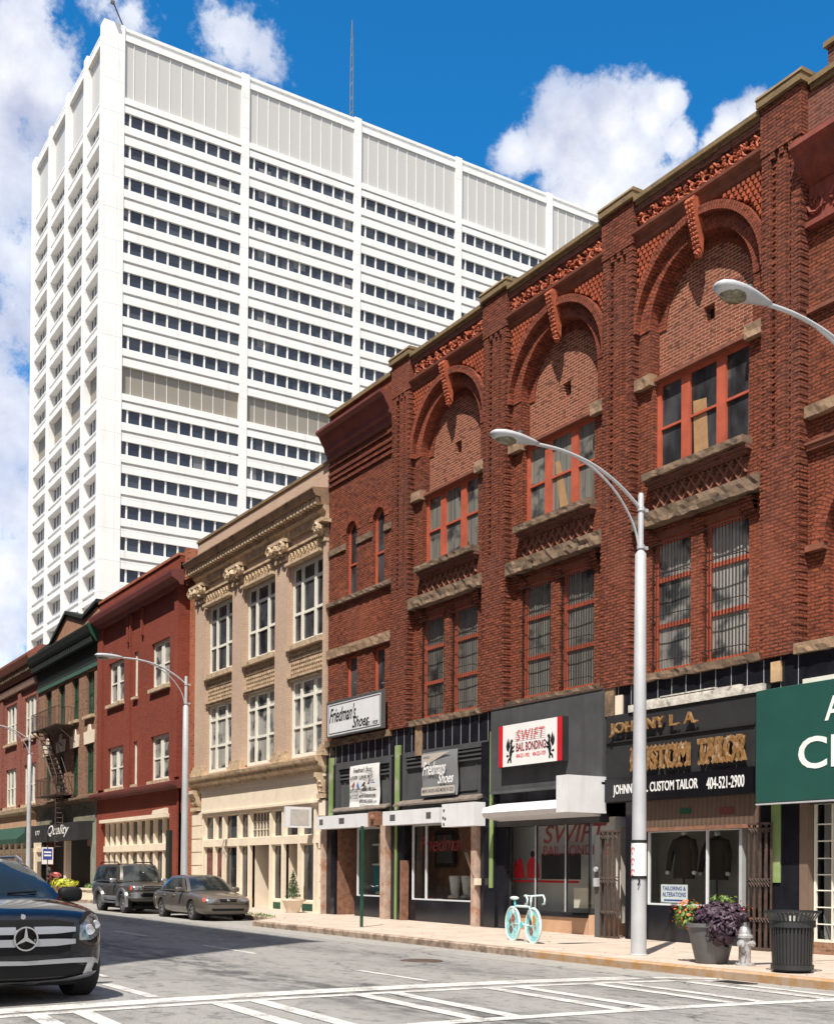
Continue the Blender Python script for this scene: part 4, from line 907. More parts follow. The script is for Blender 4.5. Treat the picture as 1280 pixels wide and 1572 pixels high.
for yy, lb in ((28.53, 'left'), (27.9, 'right')):
    mb = MB(); mb.lathe([(.02, .0), (.11, .02), (.13, .18), (.16, .42), (.19, .62), (.17, .66)], (FX(-.9), yy, .9), 10)
    mb.blob((FX(-.8), yy, .95), .12, 8, 5, 0, sc=(1.3, 1, .5))
    item('boot', mb, 'whitecloth', '%s one of two white boots in the wood-panelled shop window' % lb, 'boot', 'white boots in the window', smooth=True)
mb = MB(); wall_text(mb, "Friedman's", 29.6, 26.8, 2.26, 2.72, FX(-.345), .008, shear=.35); mb.build('window_lettering', plain('dull_red_script', (.22, .02, .02), .6), B1)
mb = MB()
for dx in (0, .12): mb.tube([(FX(.02), 27.0-dx*.4, 2.9), (FX(.03), 26.75-dx, 2.3), (FX(.06), 26.35, 1.7), (FX(.08), 26.15, 1.45)], .012, 5)
mb.build('loose_cable', 'iron', B1)
mb = MB(); mb.fb(25.95, 26.12, 1.32, 1.5, .0, .12); mb.build('junction_box', 'cream', B1)

# ---- shop 3: bail bonds
mb = MB(); mb.fb(21.05, 25.5, 3.78, 5.94, -.1, .04); mb.build('fascia_panel', 'charcoal', B1)
mb = MB(); mb.fb(21.05, 25.5, 5.94, 5.99, -.12, .06); mb.build('fascia_cap', 'iron', B1)
mb = MB(); mb.fb(21.2, 25.4, 3.45, 3.78, -.2, -.18); mb.fb(22.9, 22.95, 3.45, 3.78, -.18, -.14); mb.fb(24.2, 24.24, 3.45, 3.78, -.18, -.14); mb.build('transom_window', 'pane', B1)
MB().fb(21.0, 25.45, 3.72, 3.78, -.1, .1).build('ledge', 'charcoal2', B1)
mb = MB(); mb.prism([(FX(-.1), 3.0), (FX(.42), 3.08), (FX(.50), 3.2), (FX(.44), 3.34), (FX(-.1), 3.47)], 'y', 21.25, 25.25); mb.build('shutter_housing', 'whitemetal', B1)
mb = MB(); mb.box(17.15, 18.3, 21.0, 21.42, 3.05, 3.90); mb.build('shutter_motor_box', 'whitemetal', B1)
shopwindow(21.86, 25.08, .66, 2.88, -.28, mulls=[22.75, 23.95], frame='black', label='bail bond office window with red lettering')
mb = MB()
for y in (22.75, 23.95): mb.fb(y-.018, y+.018, .7, 2.86, -.28, -.262)
mb.build('window_bars', 'galv', B1)
MB().fb(21.3, 25.45, 2.86, 3.05, -.4, -.1).build('window_head', 'charcoal', B1)
MB().fb(25.08, 25.42, 0, 2.9, -.4, -.12).build('window_jamb', 'tile', B1)
MB().fb(21.86, 25.12, 0, .58, -.6, -.24).build('bulkhead', 'tanbase', B1)
MB().fb(21.86, 25.12, .58, .66, -.6, -.2).build('window_sill', 'tile', B1)
mb = MB(); mb.add([(FX(-.28), 21.86, .66), (FX(-.95), 21.3, .66), (FX(-.95), 21.3, 2.88), (FX(-.28), 21.86, 2.88)], [(0, 1, 2, 3)]); mb.build('return_window', 'clear', B1, recalc=False)
mb = MB(); mb.add([(FX(-.26), 21.86, .15), (FX(-.95), 21.28, .15), (FX(-.95), 21.28, .66), (FX(-.26), 21.86, .66)], [(0, 1, 2, 3)]); mb.build('return_bulkhead', 'tanbase', B1, recalc=False)
room(21.2, 26.3, .6, 3.0, 1.15, 'room_white', 'room_white')
poster_parts = MB(); x = FX(-.50)
poster_parts.box(x, x+.01, 22.45, 24.0, 1.50, 2.15)
po = item('window_poster', poster_parts, 'black', 'long dark poster strip with red garments inside the bail bond window', 'poster')
mb = MB(); mb.lathe([(.09, 0), (.22, 0), (.22, .02), (.09, .02)], (x-.03, 25.48, 1.83), 20, 'x'); mb.build('printed_wheel', 'white', po)
for pl in ([(24.70, 1.52), (25.18, 1.52), (25.14, 1.9), (25.06, 2.04), (25.0, 1.86), (24.92, 2.06), (24.82, 2.0), (24.76, 1.86)], [(24.06, 1.52), (24.58, 1.52), (24.6, 1.86), (24.5, 2.02), (24.36, 2.08), (24.16, 2.0), (24.08, 1.84)]):
    mb = MB(); mb.prism(pl, 'x', x-.012, x-.002); mb.build('printed_garment', 'red', po)
mb = MB(); mb.lathe([(.0, 0), (.085, 0), (.085, .012), (0, .012)], (x-.014, 24.36, 2.14), 14, 'x'); mb.build('printed_head', 'dark', po)
mb = MB(); mb.fb(22.5, 25.75, 1.41, 1.47, -.50, -.49); mb.build('printed_band', 'red', po)
MB().fb(22.1, 22.7, .8, 1.3, -.7, -.5).build('display_box', 'cream', B1)
mb = MB(); wall_text(mb, "SWIFT", 23.7, 21.3, 2.40, 2.86, FX(-.33), .006, shear=.25, offset=.01); wall_text(mb, "BAIL BONDING", 23.7, 21.2, 2.10, 2.34, FX(-.33), .006, offset=.008)
mb.build('window_lettering', plain('faded_red_vinyl', (.22, .035, .04), .6), B1)
# ---- folding security gates
def gate(y0, y1, z0, z1, d, n=7, label=None):
    mb = MB(); 
    for k in range(n):
        y = y0+(y1-y0)*k/(n-1); dd = d+(.05 if k % 2 else 0); mb.fb(y-.016, y+.016, z0, z1, dd, dd+.03)
    for zz in (z0+.62, z0+1.32, z0+1.40, z1-.1):
        mb.fb(y0, y1, zz-.012, zz+.012, d+.01, d+.09)
        for k in range(n-1):
            y = y0+(y1-y0)*(k+.5)/(n-1); mb.tube([(FX(d+.09), y-.05, zz-.07), (FX(d+.10), y, zz), (FX(d+.09), y+.05, zz-.07)], .01, 4)
    mb.fb(y0-.02, y1+.02, z1-.02, z1+.02, d-.01, d+.1); mb.fb(y0-.02, y1+.02, z0-.02, z0+.04, d-.01, d+.1)
    o = mb.build('folding_gate', 'iron', B1)
    if label: o['label'] = label
gate(20.42, 20.98, .17, 2.62, .06, 8, 'folded rusty gate left of the tailor window'); gate(16.0, 16.52, .17, 2.66, .06, 8, 'folded rusty gate right of the tailor window')
mb = MB(); mb.fb(21.0, 21.2, .15, 2.55, -.05, .12); mb.build('gate_post', 'charcoal2', B1)
mb = MB(); mb.fb(21.02, 21.16, 1.35, 1.55, .12, .2); mb.lathe([(.0, 0), (.06, 0), (.06, .05), (0, .05)], (FX(.22), 21.08, 1.75), 10, 'x'); mb.build('padlock', 'galv', B1)
# ---- shop 4: tailor
MB().fb(16.5, 20.98, 3.28, 5.3, -.12, -.02).build('fascia', 'black', B1)
MB().fb(16.45, 19.9, 2.66, 3.3, -.4, -.16).build('corrugated_panel', 'corrug', B1)
MB().fb(18.4, 18.75, 2.95, 3.08, -.16, -.15).build('green_mark', 'green_paint', B1); MB().fb(17.2, 17.6, 2.9, 3.05, -.16, -.15).build('red_mark', 'red_dark', B1)
MB().fb(19.9, 20.35, .15, 3.3, -.4, -.3).build('side_panel', 'tile', B1)
mb = MB(); mb.fb(16.45, 20.0, 2.60, 2.68, -.4, -.12); mb.build('gate_track', 'rust', B1)
f = shopwindow(17.15, 19.9, .96, 2.62, -.32, mulls=[18.1], label='tailor shop window with a dark jacket on a stand')
MB().fb(18.3, 19.95, 0, .96, -.6, -.3).build('bulkhead', 'tile', B1); MB().fb(17.1, 18.3, 0, .96, -.8, -.5).build('bulkhead', 'tile', B1)
MB().fb(16.5, 17.13, .15, 2.62, -1.3, -1.27).build('shop_door', 'pane', B1); MB().fb(17.08, 17.16, .15, 2.64, -.4, -.28).build('door_post', 'galv', B1)
room(16.5, 21.0, .5, 2.75, 1.7, 'room', 'room')
# jacket on a stand
J = empty('tailor_dummy', (FX(-.75), 19.2, 1.0), 'dark brown jacket on a dummy stand in the tailor window', 'tailor dummy')
mb = MB(); mb.tube([(FX(-.75), 19.2, 1.0), (FX(-.75), 19.2, 1.7)], .02, 6); mb.build('stand', 'iron', J)
mb = MB(); mb.lathe([(.30, 1.55), (.29, 1.8), (.25, 2.05), (.30, 2.3), (.27, 2.42), (.10, 2.5), (.06, 2.53)], (0, 0, 0), 14)
mb.v = [(FX(-.75)+x*.55, 19.2+y*1.0, z) for x, y, z in mb.v]
for s in (1, -1): mb.tube([(FX(-.75), 19.2+s*.24, 2.40), (FX(-.72), 19.2+s*.36, 2.15), (FX(-.66), 19.2+s*.40, 1.72)], [.085, .075, .06], 8)
mb.build('jacket', plain('dark_brown_wool', (.035, .024, .018), .9, var=.2), J, smooth=True)
mb = MB(); mb.blob((FX(-.75), 19.2, 2.56), .07, 8, 6); 
mb.build('neck_cap', 'whitecloth', J)
for s in (1, -1): MB().blob((FX(-.65), 19.2+s*.41, 1.69), .055, 7, 5).build('cuff', 'whitecloth', J)
J2 = copy_tree(J); J2.location = (FX(-1.15), 18.6, .98); J2['label'] = 'black suit on a dummy stand, set back to the right of the brown jacket'; J['group'] = J2['group'] = 'suit dummies in the tailor window'
mb = MB(); mb.box(FX(-.45), FX(-.44), 18.78, 19.6, 1.02, 1.42); pt = item('poster', mb, 'white', 'white tailoring and alterations poster standing low in the tailor window', 'poster')
mb = MB(); wall_text(mb, "TAILORING &", 19.55, 18.83, 1.29, 1.38, FX(-.44), .004, offset=.01); wall_text(mb, "ALTERATIONS", 19.55, 18.83, 1.15, 1.25, FX(-.44), .004, offset=.01); mb.fb(18.9, 19.5, 1.06, 1.09, -.44, -.436)
mb.build('lettering', plain('blue_ink', (.02, .05, .3), .6), pt)
# ---- shop 5: cleaners
mb = MB(); wall(mb, 9.2, 15.3, 3.0, 5.2, -.12); mb.build('fascia', 'charcoal', B1, recalc=False)
MB().fb(15.22, 15.42, .15, 3.05, -.3, -.05).build('door_post', plain('brown_aluminium', (.17, .12, .09), .4, var=.1), B1)
f = windowp(B1, 11.2, 15.2, .38, 3.05, -.2, 'white_paint', 'clear', fw=.05, mulls=[(y, .025) for y in (14.78, 14.36, 13.94, 13.5, 13.1, 12.7, 12.3, 11.9)], rails=[2.62, 2.3, 1.97, 1.66, 1.36, 1.04, .72], rw=.022, th=.05, name='shop_window', label='cleaners window divided by a grid of thin white bars')
MB().fb(9.2, 15.2, 0, .38, -.5, -.14).build('bulkhead', 'brick_buff', B1)
MB().fb(9.2, 11.2, .38, 3.05, -.3, -.2).build('blind_panel', 'charcoal', B1)
room(10.8, 15.2, .3, 3.1, 2.6, 'room', 'room')
mb = MB(); mb.box(FX(-.50), FX(-.40), 13.8, 15.0, 1.98, 2.30); ne = item('open_sign', mb, 'black', 'small dark sign with red glowing letters inside the cleaners window', 'sign')
rl = NT('red_neon'); rl.put(rl.b.inputs['Base Color'], (.3, .01, .01)); rl.put(rl.b.inputs['Emission Color'], (1, .03, .03)); rl.b.inputs['Emission Strength'].default_value = .35
mb = MB(); wall_text(mb, "OPEN", 14.9, 13.9, 2.04, 2.24, FX(-.40), .01); mb.build('lettering', rl.m, ne)

# ================================================================== signs on the brick building
def sign(name, label, loc, cat='sign'): return empty(name, loc, label, cat)
# shoe shop sign
s1 = sign('shop_sign', 'large white sign with black script on the brick wall over a shutter box', (18.0, 32.8, 6.05))
mb = MB(); mb.fb(31.02, 34.55, 6.05, 7.18, .05, .16); mb.build('panel', 'whitemetal', s1)
mb = MB()
for a in ((31.0, 34.57, 7.15, 7.2), (31.0, 34.57, 6.03, 6.08), (31.0, 31.05, 6.08, 7.15), (34.52, 34.57, 6.08, 7.15)): mb.fb(*a, .04, .18)
for a in ((31.12, 34.45, 7.05, 7.08), (31.12, 34.45, 6.13, 6.16), (31.12, 31.15, 6.16, 7.05), (34.42, 34.45, 6.16, 7.05)): mb.fb(*a, .16, .165)
mb.build('frame', 'charcoal2', s1)
mb = MB(); wall_text(mb, "Friedman's", 34.4, 32.62, 6.50, 6.98, FX(.16), .006, shear=.45, offset=.012, slope=.0); mb.build('lettering', 'blackletter', s1)
mb = MB(); wall_text(mb, "Shoes", 32.85, 31.8, 6.2, 6.56, FX(.16), .006, shear=.45, offset=.012); mb.build('lettering', 'blackletter', s1)
mb = MB(); wall_text(mb, "EST. 1929", 32.0, 31.25, 6.18, 6.30, FX(.16), .006, offset=.01); mb.build('lettering', 'blackletter', s1)
# white paper banner
def banner(name, label, y0, y1, z0, z1, d, mat):
    e = sign(name, label, (FX(d), (y0+y1)/2, z0), 'banner'); mb = MB(); nx, nz = 10, 8; V = []
    for j in range(nz+1):
        for i in range(nx+1):
            u, w = i/nx, j/nz; V.append((FX(d)+.03*math.sin(u*5+w*2)+.02*math.sin(w*6), y0+(y1-y0)*u+.03*(w-.5), z0+(z1-z0)*w))
    mb.add(V, [(j*(nx+1)+i, j*(nx+1)+i+1, (j+1)*(nx+1)+i+1, (j+1)*(nx+1)+i) for j in range(nz) for i in range(nx)]); mb.build('sheet', mat, e, smooth='all', recalc=False)
    return e
s2 = banner('paper_banner', 'white paper banner with small black print and shoe pictures on a dark transom', 31.45, 33.3, 3.70, 5.02, -.02, 'white')
mb = MB(); xx = FX(.03)
wall_text(mb, "Friedman's Shoes", 33.0, 31.8, 4.78, 4.94, xx, .003, shear=.3); 
for t, a, b, z in (("1st FLOOR", 33.2, 32.72, 4.58), ("LUXURY MENS", 32.62, 31.75, 4.57), ("2nd FLOOR", 33.2, 32.68, 4.17), ("CONSIGNMENT SPECIALS", 32.62, 31.6, 4.16), ("3rd FLOOR", 33.2, 32.68, 3.97), ("MENS SHOWROOM", 32.62, 31.6, 3.96), ("& STORE AREA", 32.6, 31.75, 3.80)):
    wall_text(mb, t, a, b, z, z+.11, xx, .003, offset=.01)
mb.build('lettering', 'blackletter', s2)
mb = MB(); mb.prism([(33.15, 4.34), (33.02, 4.34), (32.9, 4.48), (32.95, 4.5)], 'x', xx, xx-.004); mb.build('printed_shoe', 'orange', s2)
mb = MB(); mb.prism([(32.8, 4.33), (32.6, 4.33), (32.66, 4.42), (32.72, 4.5)], 'x', xx, xx-.004); mb.prism([(31.9, 4.40), (31.6, 4.40), (31.7, 4.44)], 'x', xx, xx-.004); mb.build('printed_shoe', plain('blue_print', (.05, .2, .5), .6), s2)
mb = MB(); mb.prism([(32.5, 4.33), (32.3, 4.33), (32.2, 4.44), (32.3, 4.47)], 'x', xx, xx-.004); mb.prism([(32.1, 4.38), (31.95, 4.38), (32.0, 4.5)], 'x', xx, xx-.004); mb.build('printed_shoe', 'iron', s2)
# grey banner
s3 = banner('fabric_banner', 'grey banner with white script hanging over the middle of the wood-panelled shoe window', 27.1, 28.9, 3.80, 5.08, .02, plain('grey_banner', (.20, .21, .22), .7, var=.1))
xx = FX(.075)
mb = MB(); mb.prism([(28.86, 5.03), (27.4, 5.03), (28.86, 4.66)], 'x', xx, xx-.004); mb.prism([(28.86, 3.85), (27.15, 3.85), (27.15, 4.08), (28.86, 4.08)], 'x', xx, xx-.004); mb.build('pale_fields', plain('banner_pale', (.46, .42, .38), .7), s3)
mb = MB(); wall_text(mb, "Friedmans", 28.8, 27.6, 4.42, 4.80, xx, .006, shear=.45, offset=.012, slope=.0); wall_text(mb, "Shoes", 28.0, 27.2, 4.15, 4.44, xx, .006, shear=.45, offset=.012); mb.build('lettering', 'white', s3)
mb = MB(); wall_text(mb, "MENS SHOES AND MORE IN SIZE", 28.8, 27.2, 3.92, 4.02, xx-.004, .004, offset=.005); wall_text(mb, "SINCE", 28.78, 28.45, 4.9, 4.97, xx-.004, .004); mb.build('small_lettering', 'charcoal2', s3)
# bail bond sign
s4 = sign('light_box_sign', 'white and red bail bonding sign box with two black winged beasts', (18.0, 23.6, 4.36))
mb = MB(); mb.fb(22.28, 24.85, 4.36, 5.44, .04, .24); mb.build('box', 'black', s4)
mb = MB(); mb.fb(22.46, 24.67, 4.37, 5.43, .24, .25); mb.build('panel', 'white', s4)
for a, b in ((22.28, 22.46), (24.67, 24.85)): MB().fb(a, b, 4.37, 5.43, .24, .25).build('end_band', 'red', s4)
xx = FX(.25)
mb = MB(); wall_text(mb, "SWIFT", 24.1, 22.95, 4.98, 5.26, xx, .005, shear=.15, offset=.02, spacing=1.2); mb.build('lettering', 'red', s4)
mb = MB()
for k in range(6): mb.fb(22.9, 24.15, 4.995+k*.046, 5.003+k*.046, .255, .258)
mb.build('stripes', 'white', s4)
mb = MB(); wall_text(mb, "BAIL BONDING", 24.1, 22.9, 4.72, 4.94, xx, .005, offset=.02); mb.build('lettering', plain('dark_red', (.22, .01, .02), .5), s4)
mb = MB(); wall_text(mb, "404-521-1902", 24.1, 23.55, 4.56, 4.66, xx, .004, offset=.01); wall_text(mb, "404-523-1929", 23.42, 22.9, 4.56, 4.66, xx, .004, offset=.01); mb.build('small_lettering', 'red', s4)
def beast(yc_, s):
    mb = MB(); P = lambda a: [(yc_+s*u, 4.44+w) for u, w in a]
    x0, x1 = xx, xx-.005
    for a in ([(.0, .02), (.06, .02), (.04, .12), (.08, .24), (.1, .4), (.07, .52), (.02, .5), (.0, .38), (-.04, .28), (-.02, .14)],          # body
              [(.07, .5), (.12, .58), (.05, .62), (.0, .56), (-.01, .5)],                                                              # head
              [(.0, .45), (-.08, .66), (-.12, .5), (-.13, .62), (-.17, .45), (-.15, .36), (-.08, .3)],                                # wing
              [(.08, .4), (.17, .46), (.18, .42), (.09, .34)], [(.09, .32), (.16, .34), (.17, .3), (.08, .26)],                        # forelegs
              [(-.02, .16), (-.1, .1), (-.12, .02), (-.06, .02), (-.05, .08), (.02, .1)], [(-.04, .2), (-.14, .24), (-.16, .18), (-.1, .17)]):  # hind leg, tail
        mb.prism(P(a), 'x', x0, x1)
    o = mb.build('beast_emblem', 'blackletter', s4)
beast(24.35, -1); beast(22.72, 1)
# tailor sign: gold letters
s5 = sign('letter_sign', 'raised weathered gold letters on the black fascia over the tailor window', (18.2, 18.6, 3.9))
mb = MB(); wall_text(mb, "JOHNNY L. A.", 20.75, 18.0, 4.78, 5.10, FX(.04), .06, offset=.018, spacing=1.1); mb.build('lettering', 'gold', s5)
for t_, a, b, zt in (("CUSTOM", 20.05, 18.22, 4.46), ("TAILOR", 17.98, 16.65, 4.50)):
    mb = MB(); wall_text(mb, t_, a, b, 3.95, zt, FX(.04), .06, offset=.035, spacing=.96)
    for k in range(26):      # ragged black-letter strokes over the plain letters
        y = 20.0-k*.13
        if not b < y < a: continue
        mb.tube([(FX(.03), y+.02, 4.0), (FX(.09), y-.02, 4.2), (FX(.05), y-.03, 4.46)], .016, 4)
        mb.add([(FX(.105), y+.05, 4.43), (FX(.105), y, 4.50), (FX(.105), y-.05, 4.44), (FX(.105), y, 4.40)], [(0, 1, 2, 3)]); mb.add([(FX(.105), y+.05, 3.99), (FX(.105), y, 4.05), (FX(.105), y-.05, 3.98), (FX(.105), y, 3.93)], [(0, 1, 2, 3)])
    mb.build('lettering', 'gold', s5)
mb = MB(); mb.fb(16.5, 20.98, 4.66, 4.69, -.02, .02); mb.build('panel_joint', 'dark', s5)
s6 = sign('strip_sign', 'black strip sign with white tailor name and telephone number below the gold letters', (18.2, 18.7, 3.3))
mb = MB(); mb.fb(16.5, 20.95, 3.30, 3.82, -.02, .05); mb.build('panel', plain('satin_black', (.006, .006, .008), .3, var=.1), s6)
mb = MB(); wall_text(mb, "JOHNNY L. A. CUSTOM TAILOR", 20.65, 18.0, 3.40, 3.68, FX(.05), .008, offset=.012); mb.build('lettering', 'white', s6)
mb = MB(); wall_text(mb, "404-521-2900", 17.75, 16.72, 3.42, 3.67, FX(.05), .008, offset=.012); mb.build('lettering', 'white', s6)
# green awning
s7 = empty('awning', (17.8, 13, 3.05), 'large dark green vinyl awning box with big white letters', 'awning')
mb = MB(); mb.prism([(FX(-.1), 3.1), (FX(.42), 3.02), (FX(.46), 3.06), (FX(.46), 5.22), (FX(-.1), 5.34)], 'y', 9.5, 16.05); mb.build('cover', 'awning', s7)
mb = MB(); wall_text(mb, "CLEANERS", 15.02, 10.3, 3.62, 4.22, FX(.46), .01, offset=.012, spacing=1.0); mb.build('lettering', 'white', s7)
mb = MB(); wall_text(mb, "A", 14.42, 14.0, 4.48, 4.92, FX(.46), .01, offset=.012); mb.build('lettering', 'white', s7)
mb = MB(); mb.fb(9.5, 16.05, 3.0, 3.03, .38, .47); mb.build('valance_bar', 'galv', s7)
MB().fb(11.2, 15.3, 5.28, 5.40, -.1, .02).build('plaster_strip', 'white_paint', B1)

# ================================================================== tan brick building with scroll capitals
B2 = empty('brick_building', (22, 41, 0), 'tan brick three-storey building with scroll capitals, tall white windows and a cream shopfront', 'building')
Y0, Y1 = 35.08, 46.83
shell('side_wall', 'brick_dark', Y0, Y1, 14.9, 20, B2); mb = MB(); mb.box(19.35, 19.4, Y0+.1, Y1-.1, 0, 14.7); mb.build('dark_backing', 'dark', B2)
WB = [(43.04, 45.6), (39.15, 41.78), (35.42, 37.92)]
mb = MB(); wall(mb, Y0, Y1, 5.2, 15.3, -.12, [(a, b, 5.62, 8.4) for a, b in WB]+[(a, b, 9.6, 12.42) for a, b in WB], .28)
mb.add([(FX(-.12), Y1, 4), (FX(-.7), Y1, 4), (FX(-.7), Y1, 15.3), (FX(-.12), Y1, 15.3)], [(0, 1, 2, 3)])
mb.build('front_wall', 'brick_tan', B2, recalc=False)
for a, b in WB:
    c = (a+b)/2; t1, t2 = a+(b-a)*.30, a+(b-a)*.70
    for z0, z1 in ((5.64, 8.38), (9.62, 12.4)):
        zt = z1-.62; zm = z0+(zt-z0)*.5
        f = windowp(B2, a+.02, b-.02, z0, z1, -.19, 'white_paint', 'pane_white' if z0 < 9 else 'pane', fw=.12, mulls=[(t1, .15), (t2, .15)], rails=[zt, (a+.1, t1-.07, zm), (t1+.07, t2-.07, zm-.02), (t2+.07, b-.1, zm)], rw=.09, th=.09)
    MB().fb(a-.12, b+.12, 9.42, 9.6, -.15, .06).build('sill', 'limestone', B2)
    mb = MB(); mb.fb(a-.08, b+.08, 8.44, 8.52, -.15, .0); mb.fb(a-.03, b+.03, 8.36, 8.44, -.15, -.04); mb.build('window_head', 'limestone', B2)
    mb = MB(); nx = 15; mb.fb(a, b, 8.56, 9.4, -.15, -.115)   # projecting headers between the storeys
    for j in range(5):
        for i in range(nx): mb.fb(a+.05+(b-a-.1)*(i+.15)/nx, a+.05+(b-a-.1)*(i+.8)/nx, 8.62+j*.155, 8.70+j*.155, -.116, -.085)
    mb.build('brick_lattice', 'limestone', B2)
    mb = MB(); mb.fb(a-.1, b+.1, 12.42, 12.52, -.15, .12); mb.fb(a-.05, b+.05, 12.52, 12.98, -.15, -.02); mb.fb(a-.1, b+.1, 12.98, 13.06, -.15, .04)
    for i in range(9): mb.tube([(FX(.0), a+.2+(b-a-.4)*i/8+.09*math.cos(q*1.1), 12.75+.12*math.sin(q*1.1)) for q in range(6)], .028, 5)
    mb.build('carved_panel', 'limestone', B2)
PL = [(45.75, 46.8), (41.9, 42.92), (38.03, 39.03), (35.08, 35.30)]
for a, b in PL:
    mb = MB(); mb.fb(a, b, 5.9, 12.75, -.2, -.02); mb.build('pilaster', 'brick_tan', B2)
    mb = MB(); mb.fb(a-.12, b+.12, 5.52, 5.68, -.2, .12); mb.fb(a-.07, b+.07, 5.68, 5.80, -.2, .08); mb.fb(a-.04, b+.04, 5.80, 5.92, -.2, .04); mb.build('pilaster_base', 'limestone', B2)
    mb = MB(); c = (a+b)/2; w = (b-a)/2
    mb.fb(a-.02, b+.02, 12.70, 12.80, -.2, .05); mb.fb(a+.02, b-.02, 12.8, 13.15, -.2, .03); mb.fb(a-.16, b+.16, 13.30, 13.42, -.2, .24)
    for s in (1, -1):
        if c+s*w < 35.2: continue
        for dd in (.06, .26):
            mb.tube([(FX(dd), c+s*w+.2*(1-i*.075)*math.cos(i*.8), 13.12+.2*(1-i*.075)*math.sin(i*.8)) for i in range(11)], [.055-.003*i for i in range(11)], 6)
        mb.lathe([(.0, .0), (.17, .0), (.2, .06), (.12, .2), (.0, .22)], (FX(.27), c+s*w, 13.12), 12, 'x')
        mb.blob((FX(.05), c+s*w*.3, 12.98), .11, 7, 5, .4)
    mb.blob((FX(.18), c, 13.12), .15, 8, 5, .5)
    mb.build('scroll_capital', 'limestone', B2)
mb = MB(); profile(mb, Y0, Y1+.0, [(-.12, 13.42), (-.02, 13.42), (.0, 13.7), (.1, 13.78), (.1, 13.9), (-.12, 13.9)]); mb.build('architrave', 'limestone', B2)
mb = MB()
y = Y0+.1
while y < Y1+.1: mb.fb(y, y+.13, 13.92, 14.14, -.1, .34); y += .26
mb.build('dentils', 'limestone', B2)
mb = MB(); profile(mb, Y0, Y1+.12, [(-.1, 13.9), (.16, 13.9), (.2, 14.14), (.40, 14.17), (.46, 14.25), (.52, 14.38), (.52, 14.42), (-.1, 14.5)]); mb.build('cornice', 'stone', B2)
mb = MB(); mb.fb(Y0, Y1-.02, 14.45, 15.3, -.5, -.10); mb.build('parapet', 'brick_tan', B2)
mb = MB(); mb.fb(Y0, Y1, 15.3, 15.40, -.55, -.05); mb.build('coping', 'coping', B2)
mb = MB(); profile(mb, Y0, Y1+.12, [(-.1, 4.98), (.02, 4.98), (.06, 5.1), (.2, 5.2), (.22, 5.32), (.32, 5.36), (.34, 5.46), (-.1, 5.54)]); mb.build('shop_cornice', 'limestone', B2)
mb = MB(); mb.fb(35.35, 45.95, 4.06, 4.84, -.15, -.02); mb.fb(35.35, 45.95, 3.98, 4.06, -.15, .03); mb.fb(35.1, 46.6, 4.84, 4.98, -.15, -.0); mb.build('fascia', 'cream', B2)
# rusticated corner pier and consoles
for a, b in ((46.05, 46.80), (35.06, 35.34)):
    mb = MB(); z = .25
    while z < 3.95: mb.fb(a, b, z, z+.50, -.2, .05); mb.fb(a+.02, b-.02, z+.5, z+.545, -.2, .0); z += .545
    mb.build('banded_pier', 'cream', B2)
    mb = MB(); mb.fb(a-.03, b+.03, 4.1, 4.25, -.2, .12); mb.prism([(FX(-.1), 4.95), (FX(.26), 4.95), (FX(.28), 4.8), (FX(.16), 4.6), (FX(.12), 4.4), (FX(.05), 4.3), (FX(-.1), 4.28)], 'y', a+.08, b-.05)
    for k in range(8): mb.blob((FX(.2-.02*k), (a+b)/2+rnd.uniform(-.15, .15)*(b-a), 4.85-.07*k), .07, 6, 4, .5)
    mb.build('console', 'limestone', B2)
# shopfront
ML = [45.9, 44.72, 43.8, 42.33, 41.3, 39.4, 38.38, 37.07, 35.86, 35.38]
mb = MB()
for m_ in ML: mb.fb(m_-.07, m_+.07, .2, 3.98, -.20, -.07)
mb.fb(35.4, 45.9, 2.62, 2.90, -.3, -.075); mb.fb(35.4, 45.9, 3.86, 3.98, -.3, -.05); mb.build('shopfront_frame', 'cream', B2)
for i, (a, b) in enumerate(zip(ML[1:], ML)):
    if b-a < .25: continue
    f = windowp(B2, a+.07, b-.07, 2.9, 3.86, -.2, 'cream', 'pane', fw=.035, mulls=([a+.35+.27*k for k in range(5)] if i == 4 else ()), mw=.02, rails=([3.2, 3.5] if i == 4 else ()), rw=.02, name='transom_window')
    recess = i in (4,)
    if i in (4, 6): 
        mb = MB(); mb.fb(a+.1, b-.1, .25, 2.62, -1.1, -1.05); mb.build('shop_door', 'pane', B2)
        for yy in (a+.1, b-.1): mb = MB(); mb.box(FX(-.3), FX(-1.1), yy-.02, yy+.02, .2, 2.62); mb.build('door_reveal', 'cream', B2)
    else:
        windowp(B2, a+.07, b-.07, .62, 2.62, -.2, 'cream', 'pane', fw=.05, name='shop_window')
        mb = MB(); mb.fb(a+.10, b-.10, .2, .62, -.3, -.12); mb.fb(a+.2, b-.2, .30, .54, -.12, -.115, 1); mb.build('stall_riser', ['cream', 'green_paint'], B2)
mb = MB(); mb.fb(43.9, 44.6, .9, 2.4, -.19, -.186)
mb.fb(45.0, 45.7, 1.5, 2.5, -.19, -.186); mb.build('window_poster', plain('red_pink_print', (.16, .06, .05), .6, var=.5, vs=6), B2)
bs = empty('projecting_sign', (17.8, 35.9, 3.1), 'blank grey-white box sign sticking out from the tan building beside the shoe shop', 'sign')
mb = MB(); mb.box(17.25, 18.2, 35.85, 36.0, 3.12, 3.82); mb.build('box', 'whitemetal', bs); mb = MB(); mb.box(17.4, 18.1, 35.845, 35.849, 3.2, 3.74); mb.build('panel', plain('blank_sign_face', (.45, .43, .40), .6, var=.15, vs=3), bs)
mb = MB(); mb.tube([(17.7, 35.93, 3.12), (17.7, 35.93, 2.95)], .02); mb.build('bracket', 'iron', bs)

